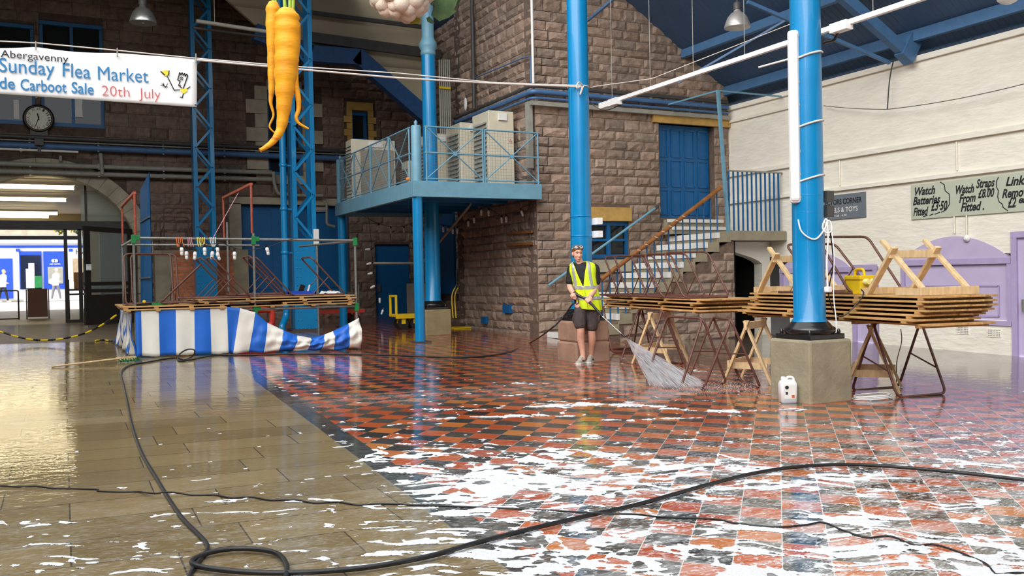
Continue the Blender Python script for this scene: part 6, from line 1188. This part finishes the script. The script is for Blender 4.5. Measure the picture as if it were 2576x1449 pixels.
# head: turned a little to the viewer's right and down
hc = m(-.10, 1.655, .035); yw = math.radians(20); fd = (dM*math.cos(yw)+uM*math.sin(yw)); fd = (fd-V((0, 0, .16))).normalized(); hs_ = V((0, 0, 1)).cross(fd).normalized(); hu = fd.cross(hs_); HR = Mx((hs_, fd, hu)).transposed()
h_ = lambda x, y, z: hc+hs_*x+fd*y+hu*z
body.ball(hc+hu*.02, (.074, .09, .098), 20, 14, 0, HR); body.ball(h_(0, .028, -.055), (.054, .058, .062), 16, 12, 0, HR); body.ball(h_(0, .062, -.098), (.027, .022, .02), 10, 8, 0, HR); body.ball(h_(0, .05, -.02), (.06, .045, .05), 14, 10, 0, HR)
body.tube([h_(0, .083, .02), h_(0, .1, -.02), h_(0, .105, -.036)], [.009, .012, .015], 8); body.ball(h_(0, .099, -.037), (.017, .014, .011), 8, 6, 0, HR)
body.tube([h_(-.05, .07, .034), h_(0, .09, .036), h_(.05, .07, .034)], [.008, .011, .008], 8); body.tube([h_(-.024, .083, -.068), h_(0, .09, -.065), h_(.024, .083, -.068)], [.006, .009, .006], 8); body.tube([h_(-.02, .08, -.076), h_(0, .086, -.078), h_(.02, .08, -.076)], [.006, .008, .006], 8)
for s in (-1, 1): body.ball(h_(s*.076, -.005, -.012), (.01, .02, .032), 8, 8, 0, HR); body.ball(h_(s*.042, .055, -.03), (.022, .022, .02), 8, 8, 0, HR)
# lance axis and hands closed round it
P0, P1 = CP+ray(1456, 742)*12.72, CP+ray(1566, 842)*12.15; ax = (P1-P0).normalized()
def hand(g, a, back, wrist, rad=.017, flip=1):
    """palm behind the bar at g, four fingers and a thumb closing round axis a"""
    a = a.normalized(); back = (back-a*back.dot(a)).normalized(); side = a.cross(back).normalized()*flip; pc = g+back*(rad+.018)
    body.ball(pc, (.028, .028, .028), 10, 8); body.tube([wrist, pc-a*.0+back*.012], [.03, .034], 10)
    for k in range(4):
        off = a*(.034-.0225*k); ln = (1.0, 1.08, 1.02, .82)[k]; pts = []
        for q in range(7): th = math.radians(-35+(250*ln)*q/6); rr_ = rad+.0095; pts.append(g+off+back*(rr_*math.cos(th))+side*(rr_*math.sin(th)))
        body.tube([pc+off*.9+side*-.018+back*.006]+pts, [.011, .0105, .0105, .010, .010, .0095, .009, .0085], 7); body.ball(pts[-1], .0085, 7, 6)
        body.tube([pc-a*.0, pc+off*.9], .017, 8)
    th_ = [pc+a*.03-side*.012+back*.008, g+a*.052-side*(rad+.012)+back*.01, g+a*.062-side*(rad+.008)-back*.012, g+a*.058-side*.002-back*(rad+.012)]
    body.tube(th_, [.0135, .0125, .0115, .0095], 8); body.ball(th_[-1], .0095, 7, 6)
gL = P0.lerp(P1, .0)-ax*.02; gR = None
gunA = CP+ray(1450, 744)*12.78; gun_dir = (CP+ray(1462, 747)*12.70-CP-ray(1446, 729)*12.80).normalized()
GL, GR = CP+ray(1447, 746)*12.78, CP+ray(1479, 757)*12.66
hand(GL, V((0, 0, -1))*.9+uM*-.35, dM*.5-uM*.8, m(*wL), .018, -1); hand(GR, ax, dM*-.2+V((0, 0, 1))*.5+uM*.55, m(*wR), .016, 1)
remesh(body, 'body', SKIN, man, .0065, 3)
q = MB()
for s in (-1, 1): q.ball(h_(s*.03, .0835, .012), (.011, .005, .0055), 10, 6, 0, HR)
q.build('eyes', mat('dark_eye', rgb(60, 44, 38), .3), man); q = MB()
for s in (-1, 1): q.tube([h_(s*.014, .094, .031), h_(s*.032, .09, .036), h_(s*.05, .076, .03)], [.004, .005, .003], 6)
q.build('eyebrows', HAIR, man); q = MB(); q.tube([h_(-.022, .089, -.0715), h_(0, .0955, -.071), h_(.022, .089, -.0715)], [.002, .0036, .002], 6); q.build('lips', mat('lip', rgb(196, 118, 108), .5), man)
hb = MB(); hb.ball(h_(0, -.012, .045), (.082, .092, .085), 18, 12, 0, HR); hb.ball(h_(0, -.035, .0), (.078, .075, .085), 16, 12, 0, HR)
for k in range(46): a = r_.uniform(-1.2, 1.2); b = r_.uniform(.1, 1.3); p = h_(.078*math.sin(a)*math.cos(b*.6), .07*math.cos(a)*math.cos(b), .055+.07*math.sin(b)); hb.ball(p, r_.uniform(.012, .02), 6, 5)
remesh(hb, 'hair', HAIR, man, .007, 2)
sgl = MB()
for s in (-1, 1): sgl.ball(h_(s*.034, .066, .1), (.032, .014, .022), 12, 8, 0, HR); sgl.tube([h_(s*.064, .055, .098), h_(s*.08, .0, .075), h_(s*.08, -.03, .055)], .005, 6)
sgl.build('sunglasses', mat('mirrored_lens', rgb(226, 229, 234), .2), man, label='silver sunglasses pushed up on the hair'); q = MB(); q.tube([h_(-.066, .06, .104), h_(-.034, .078, .112), h_(0, .074, .105), h_(.034, .078, .112), h_(.066, .06, .104)], .0055, 6); q.build('sunglasses_frame', BLACK, man)
# t-shirt, shorts, shoes
ts = MB()
def tring(v_, a_, b_, c_, w_=-.0, n=32): return [m(c_+a_*math.cos(t), v_, w_+b_*math.sin(t)) for t in np.linspace(0, 2*math.pi, n+1)[:-1]]
ts.rings([tring(.9, .17, .12, .02), tring(1.1, .165, .12, .01), tring(1.3, .18, .125, -.008), tring(1.42, .175, .105, -.012), tring(1.485, .11, .075, -.03), tring(1.515, .07, .062, -.055, .0)])
limb(ts, [m(-.13, 1.43, -.02), m(*shL), m(-.215, 1.3, -.01), m(-.222, 1.235, -.005)], [.06, .062, .06, .064]); limb(ts, [m(-.13, 1.455, -.02), m(-.05, 1.46, -.025), m(.03, 1.455, -.02), m(.1, 1.44, -.02)], [.06, .056, .056, .06]); limb(ts, [m(.1, 1.43, -.02), m(*shR), m(.178, 1.3, -.02), m(.18, 1.225, -.02)], [.06, .064, .062, .066])
remesh(ts, 'tshirt', TSHIRT, man, .0085, 3)
so_ = MB(); so_.rings([tring(.96, .17, .125, .02), tring(.86, .178, .135, .02), tring(.8, .172, .125, .02)])
limb(so_, [m(-.06, .86, .02), m(-.075, .7, .09), m(-.078, .585, .12)], [.1, .095, .09]); limb(so_, [m(.1, .86, .0), m(.107, .7, .02), m(.1, .545, .03)], [.1, .095, .09])
for (u_, w_) in ((-.165, .06), (.195, .03)): so_.ball(m(u_, .66, w_), (.025, .05, .07), 8, 8)
remesh(so_, 'shorts', SHORTS, man, .009, 3)
for (a, tu, tw, nm) in ((aL, -.13, .2, 'a'), (aR, -.04, .1, 'b')):
    t0, t1 = m(a[0]+.02, 0, a[2]-.06), m(a[0]+(-.085 if nm == 'a' else -.05), 0, a[2]+.215); d = (t1-t0); d.z = 0; Lh = d.length; d.normalize(); sd = V((-d.y, d.x, 0)); gz = fz(t0.x, t0.y)
    def fr(f, wd, hgt, z0=0, n=16): c = t0+d*(Lh*f); return [V((c.x, c.y, gz))+sd*(wd*math.cos(t))+V((0, 0, z0+hgt*max(0, math.sin(t)))) for t in np.linspace(0, 2*math.pi, n+1)[:-1]]
    up = MB(); up.rings([fr(.0, .02, .04, .018), fr(.03, .032, .085, .018), fr(.2, .038, .1, .018), fr(.4, .04, .085, .018), fr(.65, .046, .06, .018), fr(.85, .042, .045, .018), fr(.97, .025, .03, .018), fr(1.0, .01, .015, .018)]); sh_ = up.build('shoe', SHOE, man)
    sl_ = MB(); P_ = [t0+d*(Lh*f)+sd*w_ for f, w_ in ((-.01, .02), (.1, .038), (.4, .042), (.68, .05), (.9, .044), (1.01, .015), (1.01, -.015), (.9, -.044), (.68, -.05), (.4, -.042), (.1, -.038), (-.01, -.02))]; sl_.prism([V((p.x, p.y, gz+.001)) for p in P_], (0, 0, .024)); sl_.build('sole', WHITEPAINT, sh_)
    sw_ = MB(); c = t0+d*(Lh*.5)+sd*.0; c.z = gz
    for s in (-1, 1): stroke(sw_, [c+sd*(s*.0475)+d*-.05+V((0, 0, .05)), c+sd*(s*.049)+d*-.02+V((0, 0, .036)), c+sd*(s*.049)+d*.06+V((0, 0, .062))], .014, sd*s)
    sw_.build('side_mark', INKBLACK, sh_); lc = MB()
    for k in range(4): c2 = t0+d*(Lh*(.45+.08*k)); c2.z = gz+.108-.012*k; lc.tube([c2-sd*.02, c2+V((0, 0, .006)), c2+sd*.02], .004, 5)
    lc.build('laces', WHITEPAINT, sh_)
# vest
VR = [(.815, .205, .155, .055), (.9, .2, .152, .045), (1.0, .19, .15, .035), (1.1, .186, .148, .02), (1.2, .186, .146, .004), (1.3, .196, .142, -.012), (1.38, .212, .132, -.022), (1.44, .212, .118, -.024), (1.48, .196, .1, -.028), (1.51, .165, .085, -.034), (1.535, .11, .07, -.045)]
def vr(v_):
    for p, q_ in zip(VR, VR[1:]):
        if v_ <= q_[0]: f = (v_-p[0])/(q_[0]-p[0]); return [p[i]+(q_[i]-p[i])*f for i in range(4)]
    return VR[-1]
def vpt(th, v_, out=0):
    _, a_, b_, c_ = vr(v_); wr = .006*math.sin(th*9+v_*14)*(1 if v_ < 1.15 else .3); return m(c_+(a_+out+wr)*math.sin(th), v_-(.025*max(0, (.88-v_)/.07)*math.sin(th*1.0+.3) if v_ < .88 else 0), (b_+out+wr)*math.cos(th)+.004)
def vkeep(th, v_):
    th = (th+math.pi) % (2*math.pi)-math.pi; u_ = vr(v_)[1]*math.sin(th)
    if abs(th) < 1.4 and v_ > 1.13 and abs(u_+.03) < (v_-1.14)*.27: return False
    if v_ > 1.22 and abs(abs(th)-1.6) < (.36 if v_ > 1.27 else .26) and v_ < 1.475: return False
    if abs(th) > 1.6 and v_ > 1.47 and abs(u_+.05) < .06: return False
    return True
def vshell(name, mt, sel, out, parent, nt_=200, nv=140):
    q = MB(); vs = {}; F = []; V0, V1 = .815, 1.535; pts = []
    def gid(i, j):
        k = (i % nt_, j)
        if k not in vs: vs[k] = len(pts); pts.append(vpt(2*math.pi*k[0]/nt_, V0+(V1-V0)*j/nv, out))
        return vs[k]
    for i in range(nt_):
        for j in range(nv):
            th, v_ = 2*math.pi*(i+.5)/nt_, V0+(V1-V0)*(j+.5)/nv
            if vkeep(th, v_) and sel(th, v_): F.append((gid(i, j), gid(i+1, j), gid(i+1, j+1), gid(i, j+1)))
    ec = {}
    for f_ in F:
        for a_, b_ in zip(f_, f_[1:]+f_[:1]): k_ = (min(a_, b_), max(a_, b_)); ec[k_] = ec.get(k_, 0)+1
    nb_ = {}
    for (a_, b_), c_ in ec.items():
        if c_ == 1: nb_.setdefault(a_, []).append(b_); nb_.setdefault(b_, []).append(a_)
    for _ in range(14):
        new = {k_: pts[k_]*.4+(pts[v_[0]]+pts[v_[1]])*.3 for k_, v_ in nb_.items() if len(v_) == 2}
        for k_, p_ in new.items(): pts[k_] = p_
    q.add(pts, F, True); o = q.build(name, mt, parent); s = o.modifiers.new('thickness', 'SOLIDIFY'); s.thickness = .006; return o
vest = vshell('vest', HIVIS, lambda t, v_: True, .0, man)
def strap(t, v_): t = (t+math.pi) % (2*math.pi)-math.pi; u_ = vr(v_)[1]*math.sin(t); return (v_ > 1.14 and .098 < abs(u_+.02) < .14)
vshell('reflective_band', REFL, lambda t, v_: 1.115 < v_ < 1.165 or .955 < v_ < 1.005 or strap(t, v_), .0045, vest)
q = MB(); q.tube([vpt(-.1, 1.14, .012), vpt(-.08, 1.0, .012), vpt(-.05, .83, .012)], .004, 5); q.build('front_fastening', mat('lime_binding', rgb(196, 220, 20), .5), vest)
# pressure washer lance
la = thing('pressure_washer_lance', 'black and steel pressure washer lance held by the man in the vest', 'lance', P0); MB().tube([GR-ax*.06, GR+ax*.1, P0.lerp(P1, .55)], [.018, .018, .017], 10).build('sleeve', BLACK, la); MB().tube([P0.lerp(P1, .5), P1], .0085, 8).build('lance_tube', ALU, la); MB().tube([P1-ax*.02, P1+ax*.05], [.016, .012], 8).build('nozzle', BLACK, la)
gb_ = GL+V((0, 0, .07)); MB().tube([gb_-ax*.02-V((0, 0, .02)), gb_+ax*.06-V((0, 0, .02)), GR-ax*.05], [.02, .024, .018], 10).build('gun_body', BLACK, la); MB().tube([GL+V((0, 0, .06)), GL-V((0, 0, .09))], [.018, .016], 10).build('grip', BLACK, la)
MB().tube(fillet([GL+ax*.03+V((0, 0, .05)), GL+ax*.09+V((0, 0, -.03)), GL+ax*.03+V((0, 0, -.1)), GL-V((0, 0, .085))], .03), .007, 6).build('trigger_guard', BLACK, la)
# spray: a fan of fine water, drawn as thin streaks of droplets, with a low mist where it lands
SM = bpy.data.materials.new('water_streaks'); SM.use_nodes = True; nt = SM.node_tree; b = nt.nodes['Principled BSDF']; b.inputs['Base Color'].default_value = (.97, .98, 1, 1); b.inputs['Roughness'].default_value = 1; b.inputs['Specular IOR Level'].default_value = 0
tr_ = nd(nt, 'ShaderNodeBsdfTransparent'); tl = nd(nt, 'ShaderNodeBsdfTranslucent'); tl.inputs[0].default_value = (.95, .96, 1, 1); m1 = nd(nt, 'ShaderNodeMixShader'); m1.inputs[0].default_value = .5; nt.links.new(b.outputs[0], m1.inputs[1]); nt.links.new(tl.outputs[0], m1.inputs[2])
m2 = nd(nt, 'ShaderNodeMixShader'); m2.inputs[0].default_value = .36; nt.links.new(tr_.outputs[0], m2.inputs[1]); nt.links.new(m1.outputs[0], m2.inputs[2]); nt.links.new(m2.outputs[0], nt.nodes['Material Output'].inputs[0])
sp = MB(); T_ = P1+ax*.05; rs_ = random.Random(9)
for k in range(1700):
    f = rs_.random(); g_ = rs_.gauss(0, .32); e = flo(1636+140*f, 968+6*math.sin(f*3.1)+14*g_, .01); a = rs_.random()**.75; ln_ = rs_.uniform(.10, .28); p, q_ = T_.lerp(e, a*(1-ln_*.3)), T_.lerp(e, min(1, a+ln_)); r = (.001+.0032*a)*rs_.uniform(.6, 1.5)
    dv = (q_-p).normalized(); x_ = dv.orthogonal().normalized(); y_ = dv.cross(x_); mid = p.lerp(q_, .5); vs = [p]+[mid+(x_*math.cos(t)+y_*math.sin(t))*r for t in (0, 2.09, 4.19)]+[q_]; sp.add(vs, [(0, 2, 1), (0, 3, 2), (0, 1, 3), (4, 1, 2), (4, 2, 3), (4, 3, 1)], True)
for k in range(1800):
    c = flo(1640+rs_.random()**.8*290, 972+rs_.gauss(6, 7), 0); c.z += abs(rs_.gauss(0, .035)); r = rs_.uniform(.002, .006); sp.add([c+V(v_)*r for v_ in ((1, 0, 0), (-1, 0, 0), (0, 1, 0), (0, -1, 0), (0, 0, 1), (0, 0, -1))], [(0, 2, 4), (2, 1, 4), (1, 3, 4), (3, 0, 4), (2, 0, 5), (1, 2, 5), (3, 1, 5), (0, 3, 5)], True)
wsp = tag(sp.build('water_spray', SM), 'fan of fine water spraying from the lance nozzle onto the tiles', 'water spray', None, 'stuff')
# hoses and cable on the floor
def onfloor(pts, r): return [flo(x, y, r) for x, y in pts]
hs1 = [GL-V((0, 0, .09)), CP+ray(1438, 768)*12.8, CP+ray(1415, 800)*12.9, CP+ray(1380, 832)*13.0]+onfloor([(1335, 862), (1285, 884), (1220, 896), (1150, 899), (1080, 897), (980, 893), (880, 891), (760, 890), (640, 893), (540, 894), (480, 905), (452, 908), (447, 900)], .012)
hk = [CP+ray(x, y)*14.15 for x, y in ((455, 888), (472, 879), (488, 880), (489, 890), (478, 900))]
hs1 += hk+onfloor([(462, 905), (445, 900), (415, 903), (370, 911), (330, 918), (311, 928), (305, 942), (310, 965), (318, 1000), (330, 1060), (345, 1110), (362, 1150), (395, 1205), (425, 1255), (460, 1305), (500, 1345), (520, 1368), (520, 1385), (505, 1405), (480, 1440), (470, 1470)], .012)
tag(MB().tube(catmull(hs1, 6), .0115, 10).build('pressure_hose', RUBBER), 'black hose from the lance across the tiles, past the stall and down the flagstones', 'hose')
hs2 = onfloor([(715, 1470), (722, 1430), (712, 1405), (690, 1390), (650, 1382), (600, 1380), (555, 1384), (515, 1394), (488, 1406), (483, 1416), (500, 1425), (560, 1434), (640, 1440), (720, 1441), (800, 1438), (900, 1430), (1000, 1415), (1100, 1394), (1200, 1365), (1350, 1327), (1480, 1297), (1600, 1270), (1700, 1242), (1800, 1214), (1900, 1190), (2000, 1175), (2100, 1169), (2200, 1171), (2320, 1180), (2450, 1193), (2576, 1207), (2760, 1225)], .024)
tag(MB().tube(catmull(hs2, 6), .0125, 10).build('hose', RUBBER), 'thick black hose looped at the bottom and arching across the foamy tiles to the right', 'hose')
cbp = [(-60, 1222), (0, 1222), (40, 1224), (90, 1223), (130, 1228), (185, 1229), (243, 1231), (248, 1235), (300, 1237), (350, 1237), (385, 1241), (430, 1238), (480, 1245), (540, 1245), (580, 1252), (630, 1250), (680, 1258), (740, 1257), (790, 1265), (850, 1263), (900, 1270), (960, 1267), (1040, 1270), (1100, 1272), (1200, 1276), (1300, 1280), (1400, 1285), (1500, 1291), (1600, 1294), (1650, 1300), (1700, 1302), (1800, 1306), (1850, 1316), (1950, 1326), (2030, 1320), (2070, 1314), (2120, 1334), (2180, 1352), (2240, 1349), (2300, 1371), (2350, 1370), (2400, 1384), (2440, 1400), (2480, 1418), (2500, 1440), (2510, 1445), (2560, 1441), (2640, 1446)]
tag(MB().tube(catmull([flo(x, y, .034 if x in (385, 430, 1500, 1600) else .007) for x, y in cbp], 5), .0052, 8).build('electric_cable', RUBBER), 'thin wavy black cable crossing the floor from the left edge to the lower right corner', 'cable')
# ---------------- soap foam: raised ragged suds lying on the wet floor ----------------
_rs = np.random.RandomState(12); _G = _rs.rand(256, 256)
def vnoise(x, y):
    xi = np.floor(x).astype(int); yi = np.floor(y).astype(int); fx = x-xi; fy = y-yi; fx = fx*fx*(3-2*fx); fy = fy*fy*(3-2*fy); g = lambda a, b: _G[a % 256, b % 256]
    return (g(xi, yi)*(1-fx)+g(xi+1, yi)*fx)*(1-fy)+(g(xi, yi+1)*(1-fx)+g(xi+1, yi+1)*fx)*fy
def fbm(x, y, o=4):
    s = 0; a = .5; t = 0
    for k in range(o): s = s+a*vnoise(x*2**k+17*k, y*2**k+31*k); t += a; a *= .55
    return s/t
def sstep(x, a, b): t = np.clip((x-a)/(b-a), 0, 1); return t*t*(3-2*t)
def foam_field(X, Y):
    c, s = math.cos(YAW), math.sin(YAW); U = X*c-Y*s; D = X*s+Y*c      # across and away from the camera
    wx = fbm(U*1.1+5, D*1.1, 3)-.5; wy = fbm(U*1.3+50, D*1.3+9, 3)-.5; U2 = U+wx*.9; D2 = D+wy*.55
    swirl = fbm(U2*5.0, D2*10.5, 4); fine = fbm(U2*13+80, D2*30, 3); big = fbm(U*.8+3, D*1.3+40, 3)-.5
    ridge = 1-np.abs(2*fbm(U2*4.5+11, D2*11+3, 3)-1)*2.4
    bx = X-.04*(Y-9); on_tiles = sstep(bx, 1.75, 2.2); near = sstep(D, 6.9, 4.6)
    n = .36*swirl+.34*fine+.2*ridge; n = (n-NM)/NS if NM is not None else n
    if NM is None: return n
    ca, sa = math.cos(math.radians(43)), math.sin(math.radians(43)); tu, tv = (X*ca-Y*sa)/.225, (X*sa+Y*ca)/.225; ed = np.maximum(np.abs(tu-np.floor(tu)-.5), np.abs(tv-np.floor(tv)-.5)); rnd = _G[np.floor(tu).astype(int) % 256, np.floor(tv).astype(int) % 256]-.5
    n = n+on_tiles*(sstep(ed, .44, .49)*.75+rnd*1.3-.1)
    tl = .33*sstep(D, 5.6, 4.3)+.36*sstep(D, 7.2, 5.8)*(1-sstep(D, 5.6, 4.3))+.10*sstep(D, 8.2, 6.8)*(1-sstep(D, 7.2, 5.8))+.012
    tl = tl*(1-.1*sstep(U, 1.4, 2.6)*sstep(D, 4.2, 5.4)); fg = .17*sstep(D, 5.6, 4.2)+.05*sstep(D, 6.6, 5.2)*(1-sstep(D, 5.4, 4.2))+.0015
    c = np.clip(on_tiles*tl+(1-on_tiles)*fg, .0008, .9)*np.clip(1+big*4.0, .08, 1.5); c = np.clip(c+.14*np.exp(-((U-.25)/.8)**2-((D-3.9)/.8)**2), .0008, .6)
    th = 5.5556*(1-(c/(1-c))**.1186)
    l1 = np.exp(-((D-9.1-.22*np.sin(U*2.1)-.45*wx)/.13)**2)*sstep(U, -1.3, -.7)*sstep(U, 3.2, 2.2)*2.6; l2 = np.exp(-((D-8.5-.12*np.sin(U*3+1)-.4*wx)/.05)**2)*sstep(U, -1.1, -.6)*sstep(U, 3.0, 1.6)*3.0
    val = (n-th+np.maximum(l1, l2))*.075
    specks = (vnoise(X*21, Y*21)*vnoise(X*33+7, Y*33) > .80).astype(float)*.05*sstep(D, 13, 9)*(vnoise(X*2, Y*2) > .45)
    return np.maximum(val, specks-.012)
NM = None; _t = foam_field(*np.meshgrid(np.linspace(0, 7, 300), np.linspace(3, 9, 300))); NM, NS = float(_t.mean()), float(_t.std())
FV = []; FF = []; 
def foam_patch(x0, x1, y0, y1, c):
    nx, ny = int((x1-x0)/c), int((y1-y0)/c); gx = x0+np.arange(nx+1)*c; gy = y0+np.arange(ny+1)*c; X, Y = np.meshgrid(gx, gy); F = foam_field(X, Y)
    keep = (F[:-1, :-1]+F[1:, :-1]+F[:-1, 1:]+F[1:, 1:])/4 > 0
    # only what the lens can meet
    d = np.stack([X-CP.x, Y-CP.y, (.014*(Y-6.5)-.018*(X-6.9))-CP.z], -1); fw = d@np.array(FW); px = W_/2+FPX*(d@np.array(RT))/np.maximum(fw, .1); py = H_/2-FPX*(d@np.array(UP))/np.maximum(fw, .1)
    vis = (px > -150) & (px < W_+150) & (py < H_+120) & (fw > .5); keep &= vis[:-1, :-1]
    idx = -np.ones((ny+1, nx+1), int); used = np.zeros((ny+1, nx+1), bool); used[:-1, :-1] |= keep; used[1:, :-1] |= keep; used[:-1, 1:] |= keep; used[1:, 1:] |= keep
    gy_, gx_ = np.gradient(F, c); g2 = gx_**2+gy_**2+1e-6; sh = np.where(F < 0, -F/g2, 0); ml = np.hypot(sh*gx_, sh*gy_); sc = np.minimum(1, c*.95/np.maximum(ml, 1e-9)); X = X+sh*gx_*sc; Y = Y+sh*gy_*sc
    Z = .014*(Y-6.5)-.018*(X-6.9)+.0015+np.clip(F, 0, .12)*.07*(.7+.6*vnoise(X*60, Y*60)); k0 = len(FV); idx[used] = k0+np.arange(used.sum())
    # pull the ragged rim in to the zero line so that edges are smooth, not stepped
    FV.extend(zip(X[used].tolist(), Y[used].tolist(), Z[used].tolist())); jj, ii = np.nonzero(keep)
    FF.extend(zip(idx[jj, ii].tolist(), idx[jj, ii+1].tolist(), idx[jj+1, ii+1].tolist(), idx[jj+1, ii].tolist()))
foam_patch(-1.4, 7.4, 2.4, 5.6, .011); foam_patch(-1.2, 10.5, 5.6, 8.2, .017); foam_patch(2.2, 9.5, 8.2, 12.5, .026)
me = bpy.data.meshes.new('soap_foam'); me.from_pydata(FV, [], FF); me.polygons.foreach_set('use_smooth', [True]*len(FF)); me.materials.append(FOAMM); me.update()
fo = bpy.data.objects.new('soap_foam', me); COL.objects.link(fo); tag(fo, 'white soap suds smeared over the wet tiles and flagstones in the foreground', 'foam', None, 'stuff')
